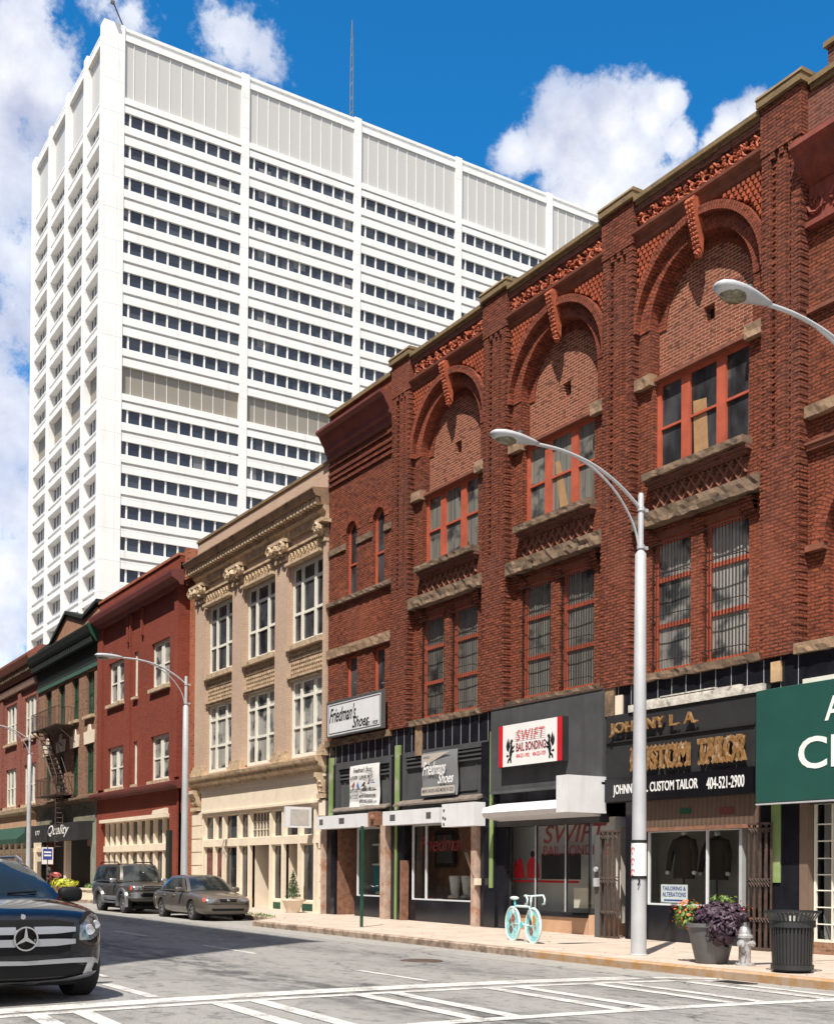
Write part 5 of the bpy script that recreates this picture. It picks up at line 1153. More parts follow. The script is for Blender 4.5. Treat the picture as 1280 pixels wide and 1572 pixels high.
# ================================================================== raw party wall and the red painted building
B3 = empty('painted_building', (22, 54, 0), 'red painted three-storey building with paired white windows and a white shopfront', 'building')
Y0, Y1 = 48.80, 60.3
mb = MB(); wall(mb, 46.86, Y0, 0, 14.1, -.55); mb.build('party_wall', 'brick_raw', B3, recalc=False)
mb = MB(); 
for yy, zz, a, b in ((47.5, 12.6, .25, .5), (47.3, 12.0, .18, .5), (47.45, 11.4, .14, .4), (47.9, 11.0, .1, .3)): 
    mb.prism([(yy+a*math.cos(q*.7)*(1+.3*rnd.random()), zz+b*math.sin(q*.7)*(1+.3*rnd.random())) for q in range(9)], 'x', FX(-.55), FX(-.535-.001*rnd.random()))
mb.build('plaster_scar', 'cream', B3)
shell('side_wall', 'brick_dark', 46.9, Y1, 14.2, 20, B3); mb = MB(); mb.box(19.35, 19.4, 47, Y1-.1, 0, 14.1); mb.build('dark_backing', 'dark', B3)
U = [(56.38, 58.75), (50.08, 52.42)]; SL = (54.33, 54.84)
mb = MB(); wall(mb, Y0, Y1, 4.2, 14.2, -.12, [(a, b, 5.7, 7.75) for a, b in U]+[(a, b, 9.9, 12.0) for a, b in U]+[(*SL, 5.7, 7.75), (*SL, 9.85, 12.0)], .22)
mb.add([(FX(-.12), Y0, 0), (FX(-.55), Y0, 0), (FX(-.55), Y0, 15), (FX(-.12), Y0, 15)], [(0, 1, 2, 3)])
mb.build('front_wall', 'red_paint', B3, recalc=False)
for a, b in U:
    for z0, z1 in ((5.7, 7.75), (9.9, 12.0)):
        windowp(B3, a, b, z0, z1, -.24, 'white_paint', 'pane_white', fw=.14, mulls=[((a+b)/2, .34)], rails=[(z0+z1)/2], rw=.07, th=.08)
        MB().fb(a-.12, b+.12, z0-.16, z0, -.12, .03).build('sill', 'limestone', B3)
for z0, z1 in ((5.7, 7.75), (9.85, 12.0)): windowp(B3, *SL, z0, z1, -.2, 'white_paint', 'pane_white', fw=.14); MB().fb(SL[0]-.08, SL[1]+.08, z0-.12, z0, -.12, .02).build('sill', 'limestone', B3)
for a, b, z0, z1 in ((Y0, 49.25, 5.7, 14.0), (59.5, Y1, 5.7, 14.0), (55.15, 55.3, 5.7, 13.9), (53.5, 53.7, 12.6, 13.9), (55.5, 55.75, 12.6, 13.9)): MB().fb(a, b, z0, z1, -.12, .0).build('pilaster', 'red_paint', B3)
mb = MB(); profile(mb, Y0-.35, Y1+.1, [(-.12, 13.95), (.06, 13.95), (.14, 14.1), (.42, 14.25), (.46, 14.45), (.46, 14.55), (-.12, 14.62)]); mb.build('cornice', 'red_dark', B3)
mb = MB(); mb.fb(Y0, Y1, 14.5, 15.3, -.5, -.08); mb.build('parapet', 'red_paint', B3)
mb = MB(); mb.fb(Y0-.02, Y1+.02, 15.3, 15.42, -.55, -.02); mb.build('coping', 'brick_raw', B3)
MB().fb(48.6, 48.85, 14.0, 15.6, -1.2, -.3).build('chimney_stub', 'brick_raw', B3)
mb = MB(); profile(mb, Y0-.25, Y1+.05, [(-.12, 5.2), (.05, 5.2), (.1, 5.3), (.36, 5.36), (.36, 5.48), (-.12, 5.6)]); mb.build('shop_cornice', 'red_dark', B3)
MB().fb(Y0, Y1, 4.15, 5.2, -.2, -.04).build('fascia', 'red_paint', B3)
for a, b in ((Y0, 49.7), (59.35, Y1)): MB().fb(a, b, .2, 4.15, -.5, -.03).build('shop_pier', 'red_paint', B3)
mb = MB(); mb.fb(49.7, 59.35, 4.0, 4.16, -.4, .12); mb.fb(49.7, 59.35, 2.55, 2.85, -.4, -.12)
ML = [49.75, 50.9, 52.1, 53.2, 54.3, 55.5, 56.5, 57.5, 58.4, 59.3]
for m_ in ML: mb.fb(m_-.10, m_+.10, .25, 4.0, -.32, -.19)
mb.build('shopfront_frame', 'cream', B3)
mb = MB(); mb.prism([(49.8, 4.17), (51.6, 4.17), (51.5, 4.34), (49.8, 4.40)], 'x', FX(-.02), FX(.1)); mb.build('broken_fascia_board', 'cream', B3)
for a, b in zip(ML, ML[1:]):
    windowp(B3, a+.11, b-.11, 2.85, 4.0, -.3, 'cream', 'pane', fw=.03, name='transom_window'); windowp(B3, a+.11, b-.11, .7, 2.55, -.3, 'cream', 'pane', fw=.04, name='shop_window'); MB().fb(a+.16, b-.16, .2, .7, -.4, -.28).build('stall_riser', 'cream', B3)
MB().fb(49.3, 49.7, .3, 3.4, -.03, .12).build('open_shutter', 'green_shaded', B3)

# ================================================================== green-corniced building with fire escape
B4 = empty('brick_building', (22, 66, 0), 'brown brick building with dark green cornice, pediment, green windows and an iron fire escape', 'building')
Y0, Y1 = 60.32, 72.4
shell('side_wall', 'brick_dark', Y0, Y1, 14.4, 20, B4); mb = MB(); mb.box(19.35, 19.4, Y0+.1, Y1-.1, 0, 14.2); mb.build('dark_backing', 'dark', B4)
U = [(69.48, 70.89), (66.7, 68.08), (63.99, 65.31), (61.2, 62.66)]
mb = MB(); wall(mb, Y0, Y1, 5.5, 14.3, -.12, [(a, b, 5.66, 8.3) for a, b in U]+[(a, b, 9.78, 12.15) for a, b in U], .25); mb.build('front_wall', 'brick_buff', B4, recalc=False)
for a, b in U:
    for z0, z1 in ((5.66, 8.3), (9.78, 12.15)): windowp(B4, a, b, z0, z1, -.27, 'green_paint', 'pane', fw=.20, mulls=[((a+b)/2, .10)], rails=[(z0+z1)/2], rw=.12)
    MB().fb(a-.12, b+.12, 9.62, 9.78, -.15, .04).build('sill', 'limestone', B4)
    mb = MB(); c = (a+b)/2; mb.prism([(a-.15, 8.3), (b+.15, 8.3), (b+.25, 8.95), (c+.3, 8.98), (c+.18, 9.3), (c-.18, 9.3), (c-.3, 8.98), (a-.25, 8.95)], 'x', FX(-.15), FX(-.08)); mb.build('keyed_lintel', 'cream', B4)
mb = MB(); mb.fb(Y0, Y1, 12.2, 12.4, -.15, -.02); mb.build('band', plain('pale_green_band', (.05, .11, .08), .6, var=.2), B4)
mb = MB(); mb.fb(Y0, Y1, 12.4, 13.4, -.15, -.04); mb.build('frieze_board', 'green_shaded', B4)  # shade under the cornice is carried by this blackened green
mb = MB(); y = Y0+.05
while y < Y1+.1: mb.fb(y, y+.18, 13.40, 13.72, -.1, .34); y += .36
mb.fb(Y0, Y1, 13.40, 13.72, -.14, -.02); mb.build('bracket_course', 'green_shaded', B4)
mb = MB(); profile(mb, Y0-.05, Y1+.2, [(-.12, 13.4), (.1, 13.4), (.14, 13.7), (.38, 13.76), (.44, 13.9), (.54, 14.2), (.54, 14.28), (-.12, 14.4)]); mb.build('cornice', 'green_shaded', B4)
mb = MB(); mb.prism([(FX(-.1), 13.42), (FX(.1), 13.42), (FX(.4), 13.8), (FX(.56), 14.2), (FX(.56), 14.30), (FX(-.1), 14.42)], 'y', Y0-.09, Y0-.05); mb.build('cornice_end', 'green_paint', B4)
mb = MB(); mb.prism([(60.4, 14.35), (72.2, 14.35), (72.2, 14.55), (69.6, 14.62), (69.4, 14.8), (66.3, 15.9), (63.2, 15.1), (62.6, 15.1), (60.9, 15.3), (60.4, 15.0)], 'x', FX(-.5), FX(-.1)); mb.build('pediment_wall', plain('brown_stucco', (.33, .17, .10), .8, var=.15), B4)
mb = MB()
for P, Q in (((72.2, 14.6), (69.5, 14.7)), ((69.5, 14.75), (66.3, 15.98)), ((66.3, 15.98), (63.1, 15.15)), ((63.1, 15.15), (60.5, 15.55))): 
    a, b = P[0], Q[0]; mb.prism([(a, P[1]-.08), (b, Q[1]-.08), (b, Q[1]+.1), (a, P[1]+.1)], 'x', FX(-.55), FX(.05))
mb.build('pediment_trim', 'green_shaded', B4)
mb = MB(); profile(mb, Y0, Y1, [(-.12, 5.2), (.1, 5.25), (.3, 5.38), (.3, 5.5), (-.12, 5.6)]); mb.build('shop_cornice', 'stone_dark', B4)
mb = MB(); mb.fb(Y0, Y1, 4.1, 5.2, -.3, -.1); mb.build('fascia', plain('weathered_fascia', (.20, .19, .14), .8, var=.4, vs=1.5), B4)
MB().fb(Y0, 61.2, .2, 4.1, -.6, -.02).build('shop_pier', plain('grey_green_paint', (.22, .24, .19), .8, var=.2), B4)
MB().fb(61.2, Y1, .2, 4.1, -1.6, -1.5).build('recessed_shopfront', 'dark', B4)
mb = MB(); mb.fb(66.1, 66.5, .2, 3.3, -.4, -.1); mb.build('shop_post', 'cream', B4); MB().fb(61.2, 61.9, 2.9, 3.5, -.4, -.05).build('patch_board', 'rust', B4)
MB().fb(61.3, 63.6, .2, 3.2, -1.4, -1.1).build('roller_shutter', 'charcoal', B4)
# fire escape
mb = MB()
def rail(y0, y1, z, d0=.0, d1=1.0, hgt=.95):
    mb.fb(y0, y1, z-.05, z, -.1, d1)
    for k in range(int((y1-y0)/.16)+1): mb.fb(y0+k*.16-.006, y0+k*.16+.006, z, z+hgt, d1-.015, d1)
    for e in (y0, y1):
        for k in range(6): mb.fb(e-.01, e+.01, z, z+hgt, k*d1/6-.01, k*d1/6+.01)
        mb.fb(e-.02, e+.02, z+hgt-.03, z+hgt, -.1, d1)
    mb.fb(y0, y1, z+hgt-.04, z+hgt, d1-.03, d1)
FE = empty('fire_escape', (17.6, 67, 5.7), 'rusty iron fire escape with two railed landings on the brown brick building', 'fire escape')
rail(64.4, 69.6, 9.55); mb.build('upper_landing', 'iron', FE); mb = MB(); rail(64.2, 68.6, 5.75); mb.build('lower_landing', 'iron', FE); mb = MB()
for k in range(14):
    t = k/13; mb.fb(64.6+4.2*t-.12, 64.6+4.2*t+.12, 5.8+3.7*t, 5.84+3.7*t, .25, .85)
for d in (.25, .85): mb.tube([(FX(d), 64.6, 5.8), (FX(d), 68.8, 9.5)], .05, 4); mb.tube([(FX(d), 64.6, 6.7), (FX(d), 68.8, 10.4)], .02, 4)
mb.build('stair', 'iron', FE); mb = MB()
for k in range(11): mb.tube([(FX(.5), 64.6, 2.9+k*.26), (FX(.9), 64.6, 2.9+k*.26)], .02, 4)
for d in (.5, .9): mb.tube([(FX(d), 64.6, 2.8), (FX(d), 64.6, 5.8)], .025, 4)
mb.build('ladder', 'iron', FE)
for y in (64.5, 67.0, 69.5): MB().tube([(FX(1.0), y, 9.5), (FX(-.1), y, 8.6)], .03, 4).build('bracket', 'iron', FE)
aw = empty('awning', (17.9, 68, 3.3), 'black shop awning with white script lettering below the fire escape', 'awning')
mb = MB(); mb.prism([(FX(-.1), 3.25), (FX(.75), 3.2), (FX(.75), 4.15), (FX(-.1), 4.2)], 'y', 60.9, 71.8); mb.build('cover', 'black', aw)
mb = MB(); wall_text(mb, "Quality", 66.7, 62.5, 3.40, 4.08, FX(.75), .01, shear=.45, offset=.006); mb.build('lettering', 'white', aw)
mb = MB(); wall_text(mb, "177", 69.3, 68.4, 3.6, 3.85, FX(.75), .01, offset=.01); mb.build('lettering', 'white', aw)

# ================================================================== far-left building
B5 = empty('brick_building', (22, 82, 0), 'farthest red brick building, with a brown bracketed cornice and triple white windows', 'building')
Y0, Y1 = 72.42, 96
shell('side_wall', 'brick_dark', Y0, Y1, 14.4, 20, B5); mb = MB(); mb.box(19.35, 19.4, Y0+.1, Y1-.1, 0, 14.2); mb.build('dark_backing', 'dark', B5)
U = [(72.9+4.85*k, 75.7+4.85*k) for k in range(5)]
mb = MB(); wall(mb, Y0, Y1, 5.3, 14.3, -.12, [(a, b, 5.66, 8.15) for a, b in U]+[(a, b, 9.78, 12.3) for a, b in U], .25); mb.build('front_wall', 'brick_far', B5, recalc=False)
for a, b in U:
    for z0, z1 in ((5.66, 8.15), (9.78, 12.3)):
        t1, t2 = a+(b-a)*.33, a+(b-a)*.67; windowp(B5, a, b, z0, z1, -.22, 'white_paint', 'pane_white', fw=.18, mulls=[(t1, .3), (t2, .3)], rails=[(z0+z1)/2], rw=.08)
        MB().fb(a-.15, b+.15, z0-.16, z0, -.15, .05).build('sill', 'limestone', B5)
    MB().fb(b+.6, b+1.3, 5.7, 12.9, -.15, .0).build('pilaster', 'brick_far', B5)
mb = MB(); mb.fb(Y0, Y1, 12.9, 13.3, -.15, .08); mb.build('band', plain('brown_metal', (.19, .12, .085), .6, var=.2), B5)
mb = MB(); y = Y0+.1
while y < Y1: mb.fb(y, y+.2, 13.75, 14.1, -.1, .35); y += .5
mb.fb(Y0, Y1, 13.74, 14.1, -.14, -.02); mb.build('bracket_course', 'stone_dark', B5)
mb = MB(); profile(mb, Y0-.1, Y1, [(-.12, 13.5), (.05, 13.5), (.2, 14.1), (.5, 14.2), (.6, 14.5), (.6, 14.6), (-.12, 14.7)]); mb.build('cornice', 'brown_mould', B5)
mb = MB(); mb.fb(Y0+.1, Y1, 14.6, 15.25, -.6, -.2); mb.build('parapet', 'brick_far', B5)
mb = MB(); profile(mb, Y0, Y1, [(-.12, 5.0), (.2, 5.2), (.25, 5.45), (-.12, 5.55)]); mb.build('shop_cornice', 'limestone', B5)
MB().fb(Y0, Y1, 4.0, 5.05, -.3, -.05).build('fascia', 'tanbase', B5)
mb = MB(); [mb.fb(Y0+.1+k*1.6, Y0+.45+k*1.6, .2, 4.0, -.4, -.05) for k in range(15)]; mb.fb(Y0, Y1, 2.7, 2.95, -.4, -.1); mb.build('shopfront_frame', 'cream', B5)
MB().fb(Y0, Y1, .2, 4.0, -.6, -.4).build('shop_glazing', 'pane', B5)
aw2 = empty('awning', (17.9, 78, 3.0), 'small green fabric awning on the farthest building', 'awning')
mb = MB(); mb.prism([(FX(-.05), 3.3), (FX(.9), 3.2), (FX(.9), 3.5), (FX(-.05), 4.3)], 'y', 73.0, 83.0); mb.build('cover', plain('faded_green_awning', (.012, .05, .03), .8, var=.2), aw2)

# building behind the row (fills the gap towards the end of the street)
mb = MB()
B6 = empty('office_block', (30, 118, 0), 'low pale building at the far end of the street', 'building')
mb.box(18.5, 45, 97, 140, 0, 11); mb.build('wall', 'tanbase', B6)
mb = MB()
for k in range(12):
    for j in range(3): mb.fb(98+k*3.4, 99.8+k*3.4, 1.5+j*3.3, 3.4+j*3.3, -.3, -.22)
mb.build('windows', 'pane', B6)

# ================================================================== block across the street (outside the photo; its shadow lies on the road)
B7 = empty('office_block', (-14, 50, 0), 'tall brick block across the street, outside the photo, shading the road', 'building')
mb = MB(); mb.box(-26, -4, 11.1, 330, 0, 35.3); mb.build('wall', 'brick_dark', B7)
mb = MB()
for j in range(10):
    for k in range(60): mb.box(-4.02, -3.97, 12.4+k*3.3, 13.9+k*3.3, 1.2+j*3.45, 3.3+j*3.45)
w7 = mb.build('windows', 'pane', B7); 
mb = MB(); mb.box(-26.2, -3.85, 10.95, 330.2, 35.3, 35.6); mb.build('coping', 'stone', B7)

# ================================================================== the white tower
K = .88; TY = 165*K
tz = lambda z: 1.65+(z-1.65)*K
T = empty('office_tower', (60*K, 185*K, 0), 'tall white concrete office tower with long ribbons of dark windows', 'tower')
XL, XR = 49.96*K, 171*K; YF, YB = TY, 205*K
ZT = tz(122.3)
floors = [109.95-4.57*k for k in range(8)]+[67.36-4.57*k for k in range(15)]
floors = [z for z in floors if z > 5]
mb = MB()   # core behind the glass
mb.box(XL+1.2, XR-1, YF+.9, YB-1, 0, tz(121)); mb.build('core', 'precast', T)
fp = [(49.96, 53.01)]+[(71.04+19.42*k, 72.3+19.42*k) for k in range(5)]+[(168.0, 171)]     # piers of the long face
sp = [(173.4+9.8*k, 174.9+9.8*k) for k in range(3)]+[(202.8, 205.0)]                          # piers of the end face
for i, (a, b) in enumerate(fp):
    mb = MB(); z1 = ZT
    mb.box(a*K, b*K, YF, YF+(1.0 if i else 1.6), 0, z1)
    if i == 0: mb.box(51.9*K, 52.05*K, YF-.02, YF, 0, z1)
    mb.build('corner_pier' if i == 0 else 'pier', 'precast', T)
for a, b in sp:
    mb = MB(); mb.box(XL, XL+1.4, a*K, b*K, 0, ZT-.4); mb.build('pier', 'precast', T)
bays = [(fp[i][1]*K, fp[i+1][0]*K) for i in range(len(fp)-1)]
sbays = [(YF+1.6, 173.4*K)]+[(sp[i][1]*K, sp[i+1][0]*K) for i in range(3)]
def spandrel(z_hi, z_lo):
    """profile boxes for the long face: z_hi = foot of the windows above, z_lo = head of the windows below"""
    h = z_hi-z_lo
    return [(0.04, z_hi-.42*h, z_hi), (.50, z_hi-.56*h, z_hi-.42*h), (.10, z_lo, z_hi-.56*h)]
wins = floors
levels = []
for i, z in enumerate(wins): levels.append((tz(z-1.85), tz(z+.08)))        # window foot and head
seg = [(tz(112.1), levels[0][1])]
for i in range(len(levels)-1):
    if i == 7: seg += [(levels[7][0], tz(73.65)), (tz(69.63), levels[8][1])]
    else: seg.append((levels[i][0], levels[i+1][1]))
seg.append((levels[-1][0], 0))
for bi, (a, b) in enumerate(bays):
    m1 = MB()
    for hi, lo in seg:
        for d, z0, z1 in spandrel(hi, lo): m1.box(a, b, YF+d, YF+.8, z0, z1)
    m1.box(a, b, YF+.12, YF+.8, tz(120.36), tz(121.2)); m1.box(a, b, YF+.35, YF+.8, tz(121.2), tz(121.75)); m1.box(a, b, YF+.15, YF+.8, tz(121.75), ZT-.1)
    m1.box(a, b, YF+.78, YF+.85, 0, ZT-.2)
    m1.build('spandrel', 'precast', T)
    m1 = MB(); m1.box(a, b, YF+.32, YF+.6, tz(112.1), tz(120.36)); 
    pf = m1.build('fluted_screen', 'fluted', T)
    m1 = MB(); n = 10
    for k in range(1, n): x = a+(b-a)*(k+(-.28 if k else 0)+.0)/n*1.0+.12; m1.box(x-.035, x+.035, YF+.24, YF+.33, tz(112.1), tz(120.36))
    m1.build('screen_fins', 'precast', pf)
    m1 = MB(); m1.box(a, b, YF+.50, YF+.7, tz(69.63), tz(73.65)); lf = m1.build('louvre_band', 'fluted_dark', T)
    m1 = MB()
    for k in range(1, n): x = a+(b-a)*(k-.28)/n+.12; m1.box(x-.03, x+.03, YF+.45, YF+.5, tz(69.63), tz(73.65))
    m1.build('louvre_joints', 'precast', lf)
sb = 0
for si, (a, b) in enumerate(sbays):
    m1 = MB()
    for hi, lo in seg:
        h = hi-lo
        for d, z0, z1 in ((.10, lo, lo+.72), (.55, lo+.72, lo+1.16), (.12, lo+1.16, lo+1.34), (.98, lo+1.34, hi)): m1.box(XL+d, XL+1.4, a, b, z0, z1)
    m1.box(XL+.2, XL+1.2, a, b, tz(120.0), tz(120.9)); m1.box(XL+.6, XL+1.2, a, b, tz(120.9), tz(121.5)); m1.box(XL+.3, XL+1.2, a, b, tz(121.5), ZT-.5)
    m1.box(XL+1.38, XL+1.45, a, b, 0, ZT-.6)
    m1.build('spandrel', 'precast', T)
    m1 = MB(); m1.box(XL+.7, XL+1.1, a, b, tz(112.1), tz(120.0)); m1.build('fluted_screen', 'fluted', T)
    m1 = MB(); m1.box(XL+.95, XL+1.05, a, b, tz(69.63), tz(73.65)); m1.build('louvre_band', 'fluted_dark', T)
# ribbon windows: one part for each bay and storey that shows, the hidden rest as one
rest = MB(); rest_m = MB(); cnt = 0
for bi, (a, b) in enumerate(bays):
    for li, (z0, z1) in enumerate(levels):
        vis = (bi == 0 and li < 14) or (bi == 1 and li < 12) or (bi == 2 and li < 8) or (bi == 3 and li < 4)
        w = MB() if vis else rest; f = MB() if vis else rest_m
        w.box(a, b, YF+.42, YF+.48, z0, z1)
        n = 9.35; st = (b-a)/n; x = a+st*.5
        while x < b-.2: f.box(x-.11, x+.11, YF+.26, YF+.44, z0, z1); x += st
        f.box(a, b, YF+.36, YF+.44, z0-.04, z0+.06)
        if vis: wo_ = w.build('window', 'pane_tower', T); f.build('window_frame', 'precast', wo_); cnt += 1
for si, (a, b) in enumerate(sbays):
    for li, (z0, z1) in enumerate(levels):
        vis = cnt < 100 and li < 16
        w = MB() if vis else rest; f = MB() if vis else rest_m
        w.box(XL+1.03, XL+1.09, a, b, z0, z1)
        for k in range(1, 5): y = a+(b-a)*k/5; f.box(XL+.92, XL+1.06, y-.07, y+.07, z0, z1)
        f.box(XL+.96, XL+1.06, a, b, z0-.04, z0+.06)
        if vis: wo_ = w.build('window', 'pane_tower', T); f.build('window_frame', 'precast', wo_); cnt += 1
r_ = rest.build('window', 'pane_tower', T); r_['kind'] = 'stuff'; r_ = rest_m.build('window_frame', 'precast', T); r_['kind'] = 'stuff'
mb = MB(); mb.tube([(53*K, YF+.5, ZT), (51*K, YF-.8, ZT+1.7)], .10, 6); mb.box(50.6*K, 51.1*K, YF-1.0, YF-.6, ZT+1.6, ZT+1.9); mb.build('roof_camera_arm', 'charcoal2', T)
mast = empty('antenna_mast', (100.7*K, 185*K, ZT), 'thin lattice antenna mast on the roof of the white tower', 'antenna')
mb = MB(); mx, my = 100.7*K, 185*K
for i, (dx, dy) in enumerate(((-.35, 0), (.35, 0), (0, .5))): mb.tube([(mx+dx, my+dy, ZT-2), (mx+dx*.6, my+dy*.6, tz(147)), (mx, my, tz(154))], .07, 4)
for k in range(22): z = ZT+k*1.15; s = 1 if k % 2 else -1; q = 1-.4*k/22; mb.tube([(mx-.35*q*s, my, z), (mx+.35*q*s, my, z+1.15)], .04, 4)
mb.build('lattice', 'charcoal2', mast)
mast2 = empty('antenna', (101.6*K, 186*K, ZT), 'short whip antenna right beside the tall mast on the tower roof', 'antenna')
mb = MB(); mb.tube([(102*K, 186*K, ZT-1), (102*K, 186*K, tz(137))], .10, 5); mb.build('whip', 'charcoal2', mast2)
mast3 = empty('antenna', (85*K, 182*K, ZT), 'short thin antenna near the middle of the tower roof edge', 'antenna')
mb = MB(); mb.tube([(84*K, 182*K, ZT-1), (84*K, 182*K, ZT+4.0)], .08, 5); mb.build('whip', 'charcoal2', mast3)

# ================================================================== vehicles
def carpaint(name, col, metal=.3, rough=.28):
    m = NT(name); f = m.noise(m.obj(), 3, 4, .6)
    m.put(m.b.inputs['Base Color'], m.mix(f, tuple(x*.9 for x in col), tuple(x*1.1 for x in col)))
    m.b.inputs['Metallic'].default_value = metal; m.b.inputs['Roughness'].default_value = rough
    m.b.inputs['Coat Weight'].default_value = .8; m.b.inputs['Coat Roughness'].default_value = .03; m.b.inputs['Specular IOR Level'].default_value = .25
    return m.m
M['chrome'] = plain('chrome', (.62, .63, .64), .18, metal=1, var=0)
M['satin'] = plain('satin_silver', (.42, .43, .45), .3, metal=.8, var=0)
M['tyre'] = plain('tyre_rubber', (.018, .018, .018), .85, var=.2, vs=8, world=False)
M['blacktrim'] = plain('black_trim', (.008, .008, .009), .6, var=0, spec=.2)
M['lampglass'] = plain('headlamp_glass', (.20, .21, .22), .1, metal=.5, var=.9, vs=16, world=False, coat=1)
M['amber'] = plain('amber_indicator', (.55, .06, .03), .2, var=0)
def car_glass():
    m = NT('car_glass'); c = m.obj(); f = m.noise(c, 1.6, 3, .5)
    m.put(m.b.inputs['Base Color'], m.mix(m.ramp(f, .45, .6), (.012, .016, .018), (.05, .055, .055))); m.b.inputs['Roughness'].default_value = .02
    m.b.inputs['Specular IOR Level'].default_value = .5; return m.m
M['carglass'] = car_glass()

def loft(stations, npts=9):
    mb = MB(); ringn = 2*npts-2
    for st in stations:
        P = st[1]; full = P+[(-y, z) for y, z in P[-2:0:-1]]
        for y, z in full: mb.v.append((st[0], y, z))
    n = len(stations)
    for i in range(n-1):
        for k in range(ringn): mb.f.append((i*ringn+k, i*ringn+(k+1) % ringn, (i+1)*ringn+(k+1) % ringn, (i+1)*ringn+k)); mb.mi.append(0)
    mb.f.append(tuple(range(ringn))[::-1]); mb.mi.append(0); mb.f.append(tuple((n-1)*ringn+k for k in range(ringn))); mb.mi.append(0)
    return mb
def bake(o):
    dg = bpy.context.evaluated_depsgraph_get(); dg.update()
    me = bpy.data.meshes.new_from_object(o.evaluated_get(dg)); old = o.data; o.modifiers.clear(); o.data = me; me.name = o.name
    me.polygons.foreach_set('use_smooth', [True]*len(me.polygons))
    return o
def make_car(name, label, cat, sp, loc, rz):
    W, L, H = sp['W']/2, sp['L'], sp['H']
    root = empty(name, (0, 0, 0), label, cat)
    sec = []
    for x, w, zb, zs, zt in sp['st']:
        w *= W; bl = sp.get('flare', 1.0)
        sec.append((x+L/2, [(0, zb), (w*.80, zb), (w*.955, zb+.07), (w*1.0, zb+(zs-zb)*.42), (w*.995, zb+(zs-zb)*.72), (w*.955, zs-.03), (w*.86, zs+(zt-zs)*.35), (w*.45, zs+(zt-zs)*.88), (0, zt)]))
    mb = loft(sec); body = mb.build('body', sp['paint'], root, local=True)
    s = body.modifiers.new('s', 'SUBSURF'); s.levels = s.render_levels = 2
    bake(body)
    # wheel arches
    cut = MB(); wx = [-sp['fo']+L/2, -(sp['fo']+sp['wb'])+L/2]; wr = sp['wr']
    for x in wx:
        for sd in (1, -1): cut.lathe([(0, sd*(W-.34)), (wr+sp.get('gap', .05), sd*(W-.34)), (wr+sp.get('gap', .05), sd*(W+.3)), (0, sd*(W+.3))], (x, 0, wr), 28, 'y')
    co = cut.build('cutter', 'blacktrim', None); b = body.modifiers.new('b', 'BOOLEAN'); b.operation = 'DIFFERENCE'; b.object = co; b.solver = 'EXACT'
    bvh_me = body.data.copy()
    bake(body); bpy.data.objects.remove(co)
    body.data.materials.clear(); body.data.materials.append(sp['paint']); body.data.set_sharp_from_angle(angle=R(45))
    bm = bmesh.new(); bm.from_mesh(bvh_me); bvh = BVHTree.FromBMesh(bm)
    # cabin
    g_ = sp['gh']; # (x base front, x top front, x top rear, x base rear, z base, half width base, half width top)
    xbf, xtf, xtr, xbr, zb, wb_, wt_ = g_[:7]; f = lambda x: x+L/2
    C = {}
    def patch(a, b, c, d, bul, bdir, nu=10, nv=6):
        """bilinear patch a-b (bottom) d-c (top)"""
        def P(u, v):
            p = (a*(1-u)+b*u)*(1-v)+(d*(1-u)+c*u)*v
            return p+bdir*bul*(1-(2*u-1)**2)+bdir*bul*.3*(1-(2*v-1)**2)
        return P
    V = Vector
    bfl, bfr = V((f(xbf)-.12, wb_, zb)), V((f(xbf)-.12, -wb_, zb)); tfl, tfr = V((f(xtf), wt_, H-.05)), V((f(xtf), -wt_, H-.05))
    brl, brr = V((f(xbr)+.08, wb_, zb)), V((f(xbr)+.08, -wb_, zb)); trl, trr = V((f(xtr), wt_, H-.06)), V((f(xtr), -wt_, H-.06))
    surf = {'front': (patch(bfr, bfl, tfl, tfr, .16, V((1, 0, .3)))), 'rear': patch(brl, brr, trr, trl, .10, V((-1, 0, .2))),
            'left': patch(bfl, brl, trl, tfl, .05, V((0, 1, .4))), 'right': patch(brr, bfr, tfr, trr, .05, V((0, -1, .4)))}
    def grid(P, u0, u1, v0, v1, nu, nv, off=0, N=None):
        vs = []; 
        for j in range(nv+1):
            for i in range(nu+1):
                p = P(u0+(u1-u0)*i/nu, v0+(v1-v0)*j/nv); vs.append(p+(N*off if N else V((0, 0, 0))))
        return vs, [(j*(nu+1)+i, j*(nu+1)+i+1, (j+1)*(nu+1)+i+1, (j+1)*(nu+1)+i) for j in range(nv) for i in range(nu)]
    cb = MB()
    for k, P in surf.items(): cb.add(*grid(P, 0, 1, 0, 1, 12, 6))
    nx, ny = 12, 8; vs = []
    for i in range(nx+1):
        for j in range(ny+1):
            u, w = i/nx, j/ny
            pa = surf['right'](1-u, 1); pb = surf['left'](u, 1); p = pa*(1-w)+pb*w
            if i == 0: p = surf['front'](w, 1)
            if i == nx: p = surf['rear'](1-w, 1)
            e = (1-(2*w-1)**2); q = (1-(2*u-1)**4); vs.append(V((p.x, p.y, p.z+.05*min(1, e*1.6)*min(1, .25+q))) if 0 < i < nx and 0 < j < ny else p)
    cb.add(vs, [(i*(ny+1)+j, i*(ny+1)+j+1, (i+1)*(ny+1)+j+1, (i+1)*(ny+1)+j) for i in range(nx) for j in range(ny)])
    cab = cb.build('cabin', sp.get('roofpaint', sp['paint']), root, local=True)
    bm2 = bmesh.new(); bm2.from_mesh(cab.data); bmesh.ops.remove_doubles(bm2, verts=bm2.verts, dist=.004); bmesh.ops.recalc_face_normals(bm2, faces=bm2.faces); bm2.to_mesh(cab.data); bm2.free()
    cab.data.polygons.foreach_set('use_smooth', [True]*len(cab.data.polygons)); cab.data.set_sharp_from_angle(angle=R(50))
